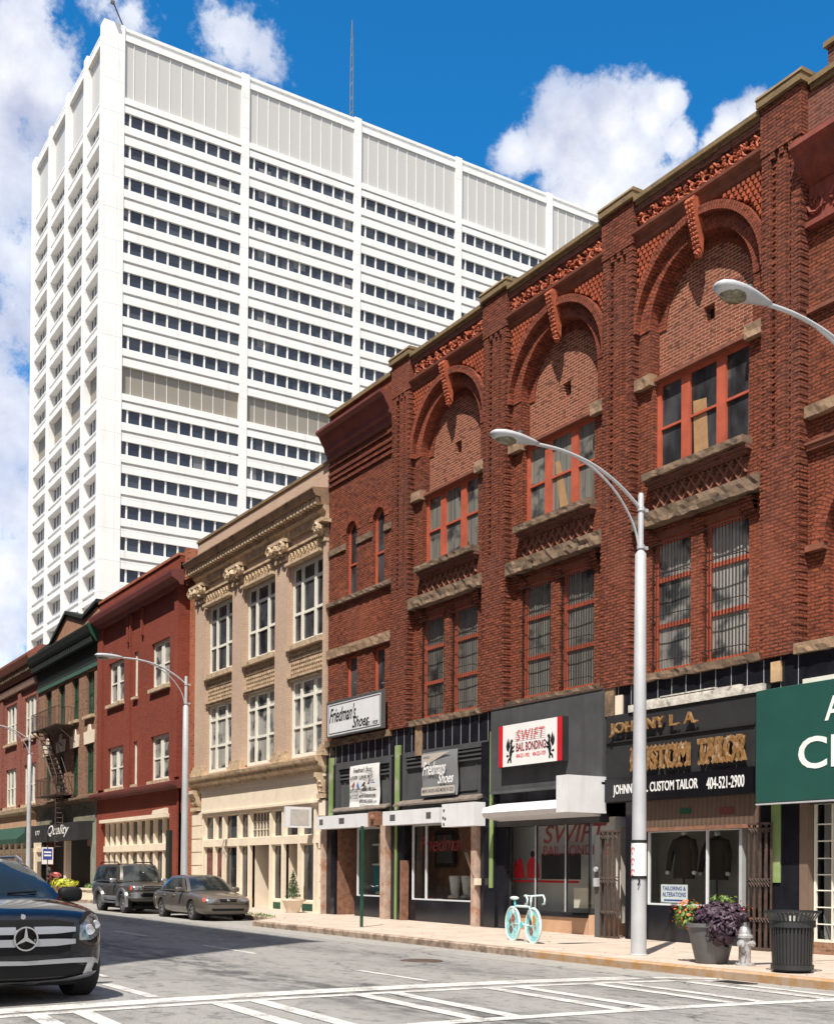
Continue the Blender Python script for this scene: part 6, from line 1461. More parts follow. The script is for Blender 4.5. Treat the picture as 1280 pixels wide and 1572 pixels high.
    def gl(name, P, u0, u1, v0, v1, N, mat='carglass', off=.010):
        a, fc = grid(P, u0, u1, v0, v1, 10, 5, off, N); o = MB().add(a, fc).build(name, mat, root, local=True, smooth='all', recalc=False)
        # make normals face outwards
        if o.data.polygons[0].normal.dot(N) < 0:
            o.data.flip_normals()
        return o
    gl('windscreen', surf['front'], .065, .935, .02, .90, V((.85, 0, .5)))
    gl('rear_window', surf['rear'], .1, .9, .1, .88, V((-.85, 0, .5)))
    for k, sg in (('left', 1), ('right', -1)):
        for a0, a1 in sp['sw']:
            u0, u1 = (a0, a1) if sg > 0 else (1-a1, 1-a0)
            gl('side_window', surf[k], u0, u1, .12, .88, V((0, sg, .35)).normalized())
    # details laid on the nose: 2D outline in (y, z) sent along a direction on to the body
    def drape(name, upper, lower, mat, t=.012, n=14, dirn=V((-1, 0, 0)), back=.03, parent=None, x0=None):
        def samp(P, q):
            D = [0]
            for a, b in zip(P, P[1:]): D.append(D[-1]+math.dist(a, b))
            s_ = q*D[-1]
            for i in range(len(P)-1):
                if s_ <= D[i+1]+1e-9:
                    k = (s_-D[i])/max(1e-9, D[i+1]-D[i]); return tuple(P[i][j]+(P[i+1][j]-P[i][j])*k for j in (0, 1))
            return P[-1]
        rows = 4; F_, B_ = [], []
        d = dirn.normalized()
        for i in range(n+1):
            a, c = samp(upper, i/n), samp(lower, i/n)
            for j in range(rows+1):
                y, z = a[0]+(c[0]-a[0])*j/rows, a[1]+(c[1]-a[1])*j/rows
                o = V((L/2+1.0, y, z)); o -= d*0; st_ = o-d*(0)
                # start far enough out that a slanted ray still passes through (y, z) at the nose plane
                st_ = V((L/2, y, z))-d*2
                h = bvh.ray_cast(st_, d)[0]
                if h is None: h = V((L/2-.25, y, z))
                F_.append(h-d*t); B_.append(h+d*back)
        m_ = MB(); r1 = rows+1; N_ = len(F_); m_.add(F_+B_, [(i*r1+j, i*r1+j+1, (i+1)*r1+j+1, (i+1)*r1+j) for i in range(n) for j in range(rows)])
        e = []
        for i in range(n): e += [(i*r1, (i+1)*r1, N_+(i+1)*r1, N_+i*r1), (i*r1+rows, (i+1)*r1+rows, N_+(i+1)*r1+rows, N_+i*r1+rows)]
        for j in range(rows): e += [(j, j+1, N_+j+1, N_+j), (n*r1+j, n*r1+j+1, N_+n*r1+j+1, N_+n*r1+j)]
        for q in e: m_.f.append(q); m_.mi.append(0)
        return m_.build(name, mat, parent or root, local=True, smooth='part')
    root_api = dict(drape=drape, bvh=bvh, root=root, L=L, W=W, H=H)
    # wheels
    for wi, x in enumerate(wx):
        for sd in (1, -1):
            tr_ = sp.get('track', 0); y0 = sd*(W-.03+tr_); yi = sd*(W-.28+tr_)
            m_ = MB(); m_.lathe([(wr*.62, y0-sd*.03), (wr*.66, y0-sd*.01), (wr*.9, y0), (wr*.985, y0-sd*.03), (wr, y0-sd*.07), (wr, yi+sd*.05), (wr*.96, yi), (wr*.6, yi)], (x, 0, wr), 36, 'y')
            wh = m_.build('wheel', 'tyre', root, local=True, smooth='part')
            m_ = MB(); m_.lathe([(0, y0-sd*.07), (wr*.16, y0-sd*.045), (wr*.2, y0-sd*.07), (wr*.2, y0-sd*.09)], (x, 0, wr), 16, 'y')
            m_.lathe([(wr*.60, y0-sd*.02), (wr*.65, y0-sd*.012), (wr*.65, y0-sd*.14), (wr*.60, y0-sd*.14)], (x, 0, wr), 30, 'y')
            ns = sp.get('spokes', 5)
            for k in range(ns):
                q = 2*math.pi*k/ns; c_, s_ = math.cos(q), math.sin(q)
                P = [(wr*.15*c_-wr*.085*s_, wr*.15*s_+wr*.085*c_), (wr*.62*c_-wr*.06*s_, wr*.62*s_+wr*.06*c_), (wr*.62*c_+wr*.06*s_, wr*.62*s_-wr*.06*c_), (wr*.15*c_+wr*.085*s_, wr*.15*s_-wr*.085*c_)]
                m_.prism([(x+p[0], wr+p[1]) for p in P], 'y', y0-sd*.03, y0-sd*.08)
            m_.build('rim', 'satin', wh, local=True)
            m_ = MB(); m_.lathe([(0, y0-sd*.12), (wr*.6, y0-sd*.12)], (x, 0, wr), 20, 'y'); m_.build('brake_disc', 'blacktrim', wh, local=True)
    # dark wheel wells
    m_ = MB()
    for x in wx:
        m_.box(x-wr-.08, x+wr+.08, -(W-.36), W-.36, .2, wr*2+.02)
    m_.box(-L/2+.3, L/2-.3, -W*.7, W*.7, .17, .3)
    m_.build('underbody', 'blacktrim', root, local=True)
    # mirrors
    for sd in (1, -1):
        m_ = MB(); mx = f(xbf)-.42; m_.blob((0, 0, 0), 1, 16, 10, 0); m_.v = [(mx+.075*math.copysign(abs(a_)**.7, a_), sd*(W+.07)+.135*math.copysign(abs(b_)**.6, b_), zb+.06+.085*math.copysign(abs(c_)**.6, c_)) for a_, b_, c_ in m_.v]; m_.tube([(mx-.02, sd*(wb_-.06), zb-.02), (mx, sd*(W+.0), zb+.01)], .035, 6)
        m_.build('mirror', sp.get('mirror', sp['paint']), root, local=True, smooth='all')
    # side creases and sill
    for sd in (1, -1):
        m_ = MB(); pts_t, N0 = [], 30
        for (z0, z1, t_) in sp.get('side', []):
            rowsL = []
            for i in range(N0+1):
                x = L/2-.55-(L-1.1)*i/N0; r_ = []
                for z in (z0, z1):
                    h = bvh.ray_cast(V((x, sd*3, z)), V((0, -sd, 0)))[0]
                    r_.append(V((x, (h.y if h else sd*W)+sd*t_, z)))
                rowsL.append(r_)
            for a, b in zip(rowsL, rowsL[1:]):
                if any(abs((a[0].x+b[0].x)/2-x_) < wr+.06 and z0 < 2*wr for x_ in wx): continue
                m_.add([a[0], a[1], b[1], b[0]], [(0, 1, 2, 3)])
        if m_.f: m_.build('side_trim', sp.get('trim', 'blacktrim'), root, local=True, recalc=False)
    for sd in (1, -1):   # door shut lines and handles
        m_ = MB()
        for u in sp['doors']:
            x = L/2-u
            for k in range(10):
                z0 = sp['wr']*.9+(zb-sp['wr']*.9)*k/10; z1 = sp['wr']*.9+(zb-sp['wr']*.9)*(k+1)/10
                h0 = bvh.ray_cast(V((x, sd*3, z0)), V((0, -sd, 0)))[0]; h1 = bvh.ray_cast(V((x, sd*3, z1)), V((0, -sd, 0)))[0]
                if h0 and h1: m_.add([(x-.008, h0.y+sd*.002, z0), (x+.008, h0.y+sd*.002, z0), (x+.008, h1.y+sd*.002, z1), (x-.008, h1.y+sd*.002, z1)], [(0, 1, 2, 3)])
        if m_.f: m_.build('door_gap', 'blacktrim', root, local=True, recalc=False)
        for u in sp['doors'][1:]:
            x = L/2-u+.18; h = bvh.ray_cast(V((x, sd*3, zb-.12)), V((0, -sd, 0)))[0]
            if h: m_ = MB(); m_.tube([(x-.09, h.y, zb-.12), (x-.07, h.y+sd*.03, zb-.12), (x+.07, h.y+sd*.03, zb-.12), (x+.09, h.y, zb-.12)], .012, 6); m_.build('door_handle', sp['paint'], root, local=True)
    sp['details'](root_api)
    bm.free()
    root.location = loc; root.rotation_euler = (0, 0, rz)
    return root
V = Vector
# ---- black compact SUV coming towards the camera
def det_black(a):
    dr, root, L = a['drape'], a['root'], a['L']
    dr('grille', [(-.50, .81), (-.3, .845), (.3, .845), (.50, .81)], [(-.46, .53), (-.3, .50), (.3, .50), (.46, .53)], 'blacktrim', .006, 24)
    for z in (.735, .615):
        for s in (1, -1): dr('grille_bar', [(s*.09, z+.042), (s*.30, z+.043), (s*.50, z+.035)], [(s*.09, z-.03), (s*.30, z-.028), (s*.50, z-.01)], 'satin', .045, 10)
    xs = L/2+.055
    m_ = MB(); m_.lathe([(.098, -.01), (.104, .012), (.118, .012), (.122, -.01), (.098, -.01)], (xs, 0, .665), 36, 'x')
    for k in range(3):
        q = math.pi/2+2*math.pi*k/3; c_, s_ = math.cos(q), math.sin(q); w = .020
        p0 = (0, .665); tip = (.106*c_, .665+.106*s_); n_ = (-s_*w, c_*w)
        m_.prism([(n_[0], .665+n_[1]), (-n_[0], .665-n_[1]), (tip[0]-n_[0]*.25, tip[1]-n_[1]*.25), (tip[0]+n_[0]*.25, tip[1]+n_[1]*.25)], 'x', xs-.008, xs+.010+.001*k)
    m_.build('star_badge', 'chrome', root, local=True)
    m_ = MB(); m_.lathe([(0, 0), (.10, 0)], (xs-.025, 0, .665), 30, 'x'); m_.build('badge_backing', 'blacktrim', root, local=True)
    m_ = MB(); m_.lathe([(0, .008), (.024, .008), (.03, 0)], (L/2-.035, 0, .872), 16, 'x'); m_.build('bonnet_badge', 'chrome', root, local=True)
    for s in (1, -1):
        D = V((-1, -s*.45, -.12)); k = -s*.45*0
        hl = dr('headlight', [(s*.575, .79), (s*.70, .885), (s*.84, .925), (s*.93, .90)], [(s*.56, .635), (s*.70, .635), (s*.83, .70), (s*.92, .83)], 'lampglass', .010, 14, D, .02)
        dr('headlight_brow', [(s*.575, .83), (s*.70, .92), (s*.84, .955), (s*.94, .925)], [(s*.575, .79), (s*.70, .885), (s*.84, .925), (s*.93, .90)], 'blacktrim', .012, 12, D, .01, parent=None)
        for hy, hz, hr in ((.68, .745, .055), (.80, .80, .045)):
            h = a['bvh'].ray_cast(V((L/2, s*hy, hz))-V((-1, -s*.45, -.12)).normalized()*2, V((-1, -s*.45, -.12)).normalized())[0]
            if h: m_ = MB(); m_.lathe([(0, .016), (hr*.75, .02), (hr, .012), (hr, 0)], (h.x+.004, h.y+s*.008, h.z), 16, 'x'); m_.build('headlight_bulb', 'chrome', hl, local=True)
        dr('bumper_intake', [(s*.0, .40), (s*.5, .41), (s*.62, .38)], [(s*.0, .25), (s*.5, .26), (s*.60, .31)], 'blacktrim', .004, 14)
        dr('bumper_bar', [(s*.0, .445), (s*.5, .46), (s*.72, .46)], [(s*.0, .405), (s*.5, .415), (s*.66, .41)], 'satin', .03, 14)
        dr('bumper_bar', [(s*.0, .235), (s*.4, .25), (s*.66, .30), (s*.80, .31)], [(s*.0, .195), (s*.4, .205), (s*.66, .25), (s*.80, .27)], 'satin', .03, 14)
        dr('bumper_corner', [(s*.66, .46), (s*.74, .45), (s*.82, .36)], [(s*.60, .30), (s*.70, .26), (s*.81, .27)], 'satin', .022, 8)
        h = a['bvh'].ray_cast(V((L/2+1, s*.735, .36)), V((-1, 0, 0)))[0]
        if h: m_ = MB(); m_.lathe([(0, .035), (.035, .035), (.045, .02), (.045, 0)], (h.x, h.y, h.z), 14, 'x'); m_.build('fog_lamp', 'blacktrim', root, local=True)
        m_ = MB(); H = a['H']; m_.tube([(L/2-1.95, s*.58, H-.03), (L/2-2.2, s*.60, H+.02), (L/2-3.3, s*.59, H+.01), (L/2-3.5, s*.57, H-.04)], .02, 6); m_.build('roof_rail', 'satin', root, local=True)
        m_ = MB(); m_.tube([(L/2-1.02, s*.15, 1.085), (L/2-1.18, s*.5, 1.10)], .012, 5); m_.build('wiper', 'blacktrim', root, local=True)
black = dict(track=.05, W=1.86, L=4.42, H=1.46, paint=carpaint('black_car_paint', (.003, .004, .008), .0, .12), mirror='blacktrim',
    st=[(0, .50, .36, .76, .80), (-.03, .72, .27, .82, .87), (-.12, .88, .22, .88, .94), (-.34, .97, .20, .925, 1.0), (-.7, 1.0, .20, .955, 1.05), (-1.1, 1.0, .20, .97, 1.09), (-1.4, 1.0, .20, .98, 1.1), (-2.4, 1.0, .20, .99, 1.04), (-3.4, 1.0, .21, 1.02, 1.06), (-4.0, .99, .24, 1.03, 1.06), (-4.3, .93, .30, 1.0, 1.03), (-4.42, .7, .42, .9, .95)],
    gh=(-1.12, -1.95, -3.55, -4.15, 1.0, .82, .60), fo=.80, wb=2.70, wr=.355, sw=[(.10, .42), (.46, .72), (.75, .93)], doors=[1.3, 2.35, 3.35], side=[(.22, .34, .006)], spokes=5, details=det_black)
CX, CY = 3.38, 13.85
make_car('parked_car', 'black compact SUV with a round star badge on its chrome-barred grille', 'car', black, (0, 0, 0), 0)
carb = bpy.context.scene.objects[[o.name for o in S.objects if o.get('category') == 'car'][-1]]; carb.name = 'moving_car'
hb = R(-86); sc_ = 1.18; carb.scale = (sc_,)*3
carb.location = (CX-math.cos(hb)*4.42/2*sc_, CY-math.sin(hb)*4.42/2*sc_, .075); carb.rotation_euler = (0, 0, hb)

# ---- grey saloon
def det_sedan(a):
    dr, root, L = a['drape'], a['root'], a['L']
    dr('grille', [(-.30, .70), (.30, .70)], [(-.26, .60), (.26, .60)], 'blacktrim', .008, 12)
    dr('grille_rim', [(-.31, .715), (.31, .715)], [(-.31, .70), (.31, .70)], 'satin', .014, 12)
    dr('bumper_slot', [(-.55, .40), (.55, .40)], [(-.5, .33), (.5, .33)], 'blacktrim', .006, 14)
    dr('bumper_crease', [(-.75, .535), (0, .555), (.75, .535)], [(-.75, .52), (0, .54), (.75, .52)], 'blacktrim', .004, 18)
    m_ = MB(); m_.blob((L/2+.0, 0, .66), .045, 10, 6, 0, sc=(.4, 1.2, .8)); m_.build('badge', 'chrome', root, local=True)
    for s in (1, -1):
        D = V((-1, -s*.35, 0))
        dr('headlight', [(s*.38, .71), (s*.62, .74), (s*.86, .74)], [(s*.40, .60), (s*.62, .58), (s*.84, .60)], 'lampglass', .012, 12, D, .02)
        D = V((-1, -s*1.2, 0)); dr('indicator', [(s*.88, .74), (s*1.02, .74)], [(s*.87, .60), (s*1.0, .63)], 'amber', .012, 6, D, .02)
sedan = dict(W=1.78, L=4.78, H=1.42, paint=carpaint('taupe_car_paint', (.125, .108, .092), .35, .3),
    st=[(0, .45, .34, .60, .64), (-.03, .74, .24, .66, .69), (-.14, .89, .20, .71, .75), (-.4, .97, .19, .76, .81), (-.8, 1.0, .19, .82, .88), (-1.3, 1.0, .19, .87, .95), (-1.6, 1.0, .19, .88, .97), (-2.6, 1.0, .19, .90, .93), (-3.6, 1.0, .20, .92, .96), (-4.3, .97, .22, .90, .97), (-4.65, .9, .28, .86, .93), (-4.78, .65, .4, .76, .84)],
    gh=(-1.3, -2.15, -3.35, -4.05, .90, .80, .60), fo=.93, wb=2.67, wr=.32, sw=[(.12, .50), (.54, .86)], doors=[1.55, 2.6, 3.5], side=[(.47, .51, .012)], trim=None or 'blacktrim', spokes=7, details=det_sedan)
sedan['trim'] = sedan['paint']
s_ = make_car('parked_car', 'taupe grey saloon parked at the kerb in front of the tan building', 'car', sedan, (14.48, 36.5, .085), R(-90)); s_['group'] = 'cars parked along the kerb'
# ---- dark off-roader
def det_suv(a):
    dr, root, L, W, H = a['drape'], a['root'], a['L'], a['W'], a['H']
    dr('grille', [(-.36, .98), (.36, .98)], [(-.34, .86), (.34, .86)], 'blacktrim', .008, 12)
    for z in (.985, .92, .86): dr('grille_bar', [(-.38, z+.012), (.38, z+.012)], [(-.38, z-.008), (.38, z-.008)], 'chrome', .02, 12)
    dr('bumper', [(-.86, .76), (0, .77), (.86, .76)], [(-.86, .56), (0, .55), (.86, .56)], 'satin', .05, 20)
    dr('bumper_intake', [(-.5, .70), (.5, .70)], [(-.45, .60), (.45, .60)], 'blacktrim', .058, 12)
    m_ = MB(); m_.box(L/2+.02, L/2+.10, -.42, .42, .70, .76); m_.build('bull_bar', 'blacktrim', root, local=True)
    for s in (1, -1):
        D = V((-1, -s*.3, 0)); dr('headlight', [(s*.42, .985), (s*.84, .99)], [(s*.42, .84), (s*.84, .85)], 'lampglass', .014, 10, D, .02)
        D = V((-1, -s*1.2, 0)); dr('indicator', [(s*.86, .98), (s*1.0, .98)], [(s*.86, .84), (s*.99, .85)], 'amber', .014, 6, D, .02)
        m_ = MB(); m_.tube([(L/2-1.9, s*.62, H-.02), (L/2-2.1, s*.63, H+.06), (L/2-3.9, s*.63, H+.06), (L/2-4.1, s*.62, H-.02)], .022, 6); m_.build('roof_rail', 'blacktrim', root, local=True)
        for x in (-.85+L/2, -(.85+2.67)+L/2):   # flared arches
            m_ = MB(); R0 = .43
            for i in range(14):
                q0, q1 = math.pi*(-.08+1.16*i/14), math.pi*(-.08+1.16*(i+1)/14)
                P = [(x+r*math.cos(q), .385+r*math.sin(q)) for r, q in ((R0, q0), (R0+.10, q0), (R0+.10, q1), (R0, q1))]; m_.prism(P, 'y', s*(W-.06), s*(W+.045))
            m_.build('arch_flare', 'satin', root, local=True)
        m_ = MB(); m_.box(-.75, .85, s*(W-.05), s*(W+.07), .36, .42); m_.build('side_step', 'satin', root, local=True)
suv = dict(W=1.74, L=4.66, H=1.76, paint=carpaint('dark_green_grey_paint', (.065, .058, .048), .1, .35), mirror='satin',
    st=[(0, .62, .55, .90, .93), (-.03, .86, .46, .97, 1.01), (-.14, .95, .42, 1.0, 1.06), (-.5, .99, .40, 1.03, 1.10), (-1.1, 1.0, .40, 1.06, 1.14), (-1.4, 1.0, .40, 1.07, 1.15), (-2.4, 1.0, .40, 1.08, 1.12), (-3.6, 1.0, .42, 1.10, 1.14), (-4.4, .99, .45, 1.10, 1.13), (-4.6, .93, .5, 1.06, 1.1), (-4.66, .8, .55, 1.0, 1.04)],
    gh=(-1.2, -1.75, -4.25, -4.52, 1.10, .79, .66), fo=.85, wb=2.67, wr=.385, gap=.06, sw=[(.09, .33), (.36, .60), (.64, .92)], doors=[1.45, 2.45, 3.35], side=[(.46, .62, .02)], trim='satin', spokes=6, details=det_suv)
s2_ = make_car('parked_car', 'dark off-road SUV with silver wheel-arch flares parked behind the grey saloon', 'car', suv, (14.1, 42.1, .12), R(-90)); s2_['group'] = 'cars parked along the kerb'

# ================================================================== street furniture
# street lamp: stepped pole, double curved arm, cobra head
def lamp(loc, label):
    x, y, z = loc; Lr = empty('street_lamp', loc, label, 'street lamp', 'street lamps along the kerb')
    mb = MB(); mb.lathe([(.0, z), (.17, z), (.17, z+.02), (.145, z+.03), (.140, z+1.2), (.118, z+4.5), (.104, z+7.42), (.06, z+7.48), (0, z+7.48)], (x, y, 0), 20); mb.build('pole', 'galv', Lr, smooth='part')
    mb = MB(); mb.lathe([(.055, z+7.45), (.055, z+8.5), (.045, z+8.55), (0, z+8.56)], (x, y, 0), 14); mb.build('pole_top', 'galv', Lr, smooth='part')
    for zz in (7.52, 8.22): mb = MB(); mb.lathe([(.055, z+zz), (.075, z+zz), (.075, z+zz+.07), (.055, z+zz+.07)], (x, y, 0), 12); mb.box(x+.05, x+.16, y-.03, y+.03, z+zz, z+zz+.06); mb.build('clamp', 'galv', Lr)
    up = [(0, 8.25), (-.35, 8.50), (-.8, 8.74), (-1.3, 8.90), (-1.9, 8.985), (-2.45, 8.985)]
    lo = [(-.04, 7.5), (-.14, 7.85), (-.36, 8.2), (-.68, 8.52), (-1.1, 8.78), (-1.5, 8.92)]
    def sm(P):
        out = []
        for i in range(len(P)-1):
            p0, p1, p2, p3 = P[max(i-1, 0)], P[i], P[i+1], P[min(i+2, len(P)-1)]
            for k in range(5):
                t = k/5; out.append(tuple(.5*((2*p1[j])+(-p0[j]+p2[j])*t+(2*p0[j]-5*p1[j]+4*p2[j]-p3[j])*t*t+(-p0[j]+3*p1[j]-3*p2[j]+p3[j])*t**3) for j in (0, 1)))
        return out+[P[-1]]
    mb = MB(); mb.tube([(x+a, y, z+b) for a, b in sm(up)], .032, 10); mb.build('arm', 'galv', Lr, smooth='part')
    mb = MB(); mb.tube([(x+a, y, z+b) for a, b in sm(lo)], .022, 8); mb.build('brace', 'galv', Lr, smooth='part')
    # head
    mb = MB(); prof = [(-2.40, .035, .03, .03), (-2.5, .06, .055, .045), (-2.66, .10, .075, .06), (-2.85, .145, .085, .085), (-3.05, .17, .085, .10), (-3.22, .165, .075, .10), (-3.34, .12, .055, .08), (-3.40, .04, .02, .03)]
    n = 16
    for a, w, t, b in prof:
        for k in range(n):
            q = 2*math.pi*k/n; c_, s_ = math.cos(q), math.sin(q); mb.v.append((x+a, y+w*c_, z+9.0+(t if s_ > 0 else b)*s_))
    for i in range(len(prof)-1):
        for k in range(n): mb.f.append((i*n+k, i*n+(k+1) % n, (i+1)*n+(k+1) % n, (i+1)*n+k)); mb.mi.append(0)
    mb.f.append(tuple(range(n))); mb.mi.append(0); mb.f.append(tuple((len(prof)-1)*n+k for k in range(n))); mb.mi.append(0)
    hd = mb.build('lamp_head', 'galv', Lr, smooth='all')
    mb = MB()
    for rr, a in ((.0, -.155), (.6, -.14), (.9, -.10), (1.0, -.06)):
        for k in range(16): q = 2*math.pi*k/16; mb.v.append((x-3.10+.22*rr*math.cos(q), y+.14*rr*math.sin(q), z+9.0+a))
    for i in range(3):
        for k in range(16): mb.f.append((i*16+k, i*16+(k+1) % 16, (i+1)*16+(k+1) % 16, (i+1)*16+k)); mb.mi.append(0)
    mb.build('lens', 'lens', hd, smooth='all')
    mb = MB(); mb.lathe([(.0, z+9.14), (.04, z+9.14), (.045, z+9.07), (0, z+9.06)], (x-2.8, y, 0), 10); mb.build('photocell', 'charcoal2', hd)
    return Lr
l1 = lamp((15.07, 16.38, .15), 'grey street lamp standing on the pavement in front of the tailor shop')
for loc, lb in (((14.5, 10.7, .15), 'nearest street lamp, its head hanging in front of the brick arch'), ((15.9, 41.6, .28), 'street lamp beside the parked cars, in front of the red painted building'), ((16.2, 65.6, .40), 'farthest street lamp, in front of the black lettered awning')):
    c = copy_tree(l1); c.location = loc; c['label'] = lb
# bands and poster on the near pole
pb = empty('pole_notice', (15.07, 16.38, 1.6), 'white paper notice with red print wrapped round the near lamp pole between black tape bands', 'notice')
mb = MB(); mb.lathe([(.145, 1.60), (.146, 2.22)], (15.07, 16.38, 0), 20, a0=R(120), a1=R(300)); mb.build('sheet', 'white', pb, smooth='all', recalc=False)
for zz in (1.56, 2.22): mb = MB(); mb.lathe([(.14, zz), (.150, zz), (.150, zz+.055), (.14, zz+.055)], (15.07, 16.38, 0), 20); mb.build('tape_band', 'blackletter', pb)
mb = MB(); mb.tube([(14.95, 16.28, 1.58), (14.97, 16.25, 1.52), (14.93, 16.26, 1.44)], .015, 4); mb.build('tape_tail', 'blackletter', pb)
for k in range(3):
    q0 = R(158+k*0); zc_ = 2.08-.2*k
    pts = [(15.07+.149*math.cos(R(178)+.28*math.cos(t*.7)), 16.38+.149*math.sin(R(178)+.28*math.cos(t*.7)), zc_+.055*math.sin(t*.7)) for t in range(8)]; MB().tube(pts, .008, 4).build('red_print', 'red', pb)
# green sign post without a sign
e = empty('sign_post', (15.24, 27.08, walk(27)), 'thin dark green post without a sign in front of the left shoe shop', 'post')
mb = MB(); mb.box(15.215, 15.265, 27.05, 27.11, .1, 2.85); mb.box(15.21, 15.22, 27.03, 27.13, .1, 2.85); mb.build('post', 'green_paint', e)
# fire hydrant
x, y, z = 14.96, 13.72, .15
e = empty('fire_hydrant', (x, y, z), 'silver painted fire hydrant beside the flower pot', 'hydrant'); M['silver'] = plain('silver_hydrant_paint', (.50, .50, .51), .38, metal=.55, var=.2, vs=12, bump=.3, bs=25)
mb = MB(); mb.lathe([(0, z), (.155, z), (.155, z+.035), (.10, z+.045), (.098, z+.45), (.135, z+.46), (.135, z+.50), (.105, z+.52), (.10, z+.57), (.075, z+.63), (.035, z+.66), (.03, z+.71), (0, z+.72)], (x, y, 0), 22); mb.build('barrel', 'silver', e, smooth='part')
for dx, dy, r_ in ((-.12, -.05, .065), (.0, -.13, .05), (.06, .12, .05)):
    mb = MB(); d_ = V((dx, dy, 0)).normalized(); p = V((x, y, z+.37)); mb.tube([p+d_*.07, p+d_*.15, p+d_*.151, p+d_*.19, p+d_*.2, p+d_*.22], [r_*.8, r_*.8, r_, r_, r_*.35, r_*.35], 12); mb.build('nozzle_cap', 'silver', e, smooth='part')
mb = MB(); mb.tube([(x-.2, y-.08, z+.33), (x-.21, y-.10, z+.25), (x-.14, y-.12, z+.18), (x-.08, y-.1, z+.24)], .01, 5); mb.build('chain', 'iron', e)
for k in range(8): q = k*math.pi/4; 
mb = MB()
for k in range(8): q = k*math.pi/4; mb.lathe([(0, z+.05), (.014, z+.05), (.014, z+.035), ], (x+.13*math.cos(q), y+.13*math.sin(q), 0), 6)
mb.build('flange_bolts', 'silver', e)
# litter bin
x, y, z = 14.62, 12.45, .15
e = empty('litter_bin', (x, y, z), 'black slatted steel litter bin with a flared rim beside the fire hydrant', 'bin'); M['binpaint'] = plain('black_bin_paint', (.022, .024, .026), .4, var=.15, vs=4)
mb = MB()
for k in range(36):
    q = 2*math.pi*k/36; c_, s_ = math.cos(q), math.sin(q); w = .017
    P = [(.30, .06), (.325, .70), (.33, .78), (.36, .84), (.42, .93)]
    for (r0, z0), (r1, z1) in zip(P, P[1:]):
        t = (-s_*w, c_*w); mb.add([(x+r0*c_+t[0], y+r0*s_+t[1], z+z0), (x+r0*c_-t[0], y+r0*s_-t[1], z+z0), (x+r1*c_-t[0], y+r1*s_-t[1], z+z1), (x+r1*c_+t[0], y+r1*s_+t[1], z+z1)], [(0, 1, 2, 3)])
mb.build('slats', 'binpaint', e, recalc=False)
for r0, z0, z1 in ((.31, .05, .12), (.335, .70, .80)): mb = MB(); mb.lathe([(r0-.01, z+z0), (r0+.012, z+z0), (r0+.012, z+z1), (r0-.01, z+z1), (r0-.01, z+z0)], (x, y, 0), 36); mb.build('band', 'binpaint', e)
mb = MB(); mb.lathe([(0, z+.02), (.28, z+.02), (.29, z+.1), (.30, z+.74)], (x, y, 0), 28); mb.build('liner', 'dark', e)
mb = MB(); mb.lathe([(.30, z+.80), (.25, z+.88), (.14, z+.90), (.14, z+.88), (.28, z+.78)], (x, y, 0), 28); mb.build('lid', 'binpaint', e, smooth='part')
mb = MB(); mb.lathe([(.405, z+.925), (.43, z+.925), (.43, z+.95), (.405, z+.95), (.405, z+.925)], (x, y, 0), 36); mb.build('rim', 'binpaint', e)
# leaves helper
def leafmat(name, c0, c1):
    m = NT(name); g_ = m.n('ShaderNodeObjectInfo'); f = m.noise(m.pos(), 22, 2, .5)
    m.put(m.b.inputs['Base Color'], m.mix(m.ramp(f, .35, .65), c0, c1)); m.b.inputs['Roughness'].default_value = .55; return m.m
def leaves(mb, c, rad, n, size, flat=1.0, shell=.55, up=.3, shape=1.6, zmin=-1e9):
    for _ in range(n):
        while True:
            p = V((rnd.uniform(-1, 1), rnd.uniform(-1, 1), rnd.uniform(-1, 1)))
            if shell < p.length < 1: break
        q = V((c[0]+p.x*rad[0], c[1]+p.y*rad[1], c[2]+p.z*rad[2]))
        if q.z < zmin: continue
        nrm = (p.normalized()+V((rnd.uniform(-.6, .6), rnd.uniform(-.6, .6), rnd.uniform(-.2, .8)))).normalized()
        t = nrm.cross(V((rnd.uniform(-1, 1), rnd.uniform(-1, 1), rnd.uniform(-1, 1)))).normalized(); b_ = nrm.cross(t); s_ = size*rnd.uniform(.6, 1.3)
        mb.add([q-t*s_*shape*.5, q+b_*s_*.42-t*s_*.1, q+t*s_*shape*.5, q-b_*s_*.42-t*s_*.1, q+nrm*s_*.12], [(0, 1, 4), (1, 2, 4), (2, 3, 4), (3, 0, 4)])
M['purple'] = leafmat('dark_purple_leaf', (.018, .008, .016), (.06, .028, .05)); M['leaf'] = leafmat('green_leaf', (.05, .10, .015), (.13, .20, .03)); M['leafd'] = leafmat('dark_green_leaf', (.015, .04, .012), (.04, .09, .02))
M['lime'] = leafmat('lime_leaf', (.30, .36, .02), (.5, .5, .04)); M['flower'] = leafmat('orange_red_flower', (.55, .03, .01), (.75, .16, .02))
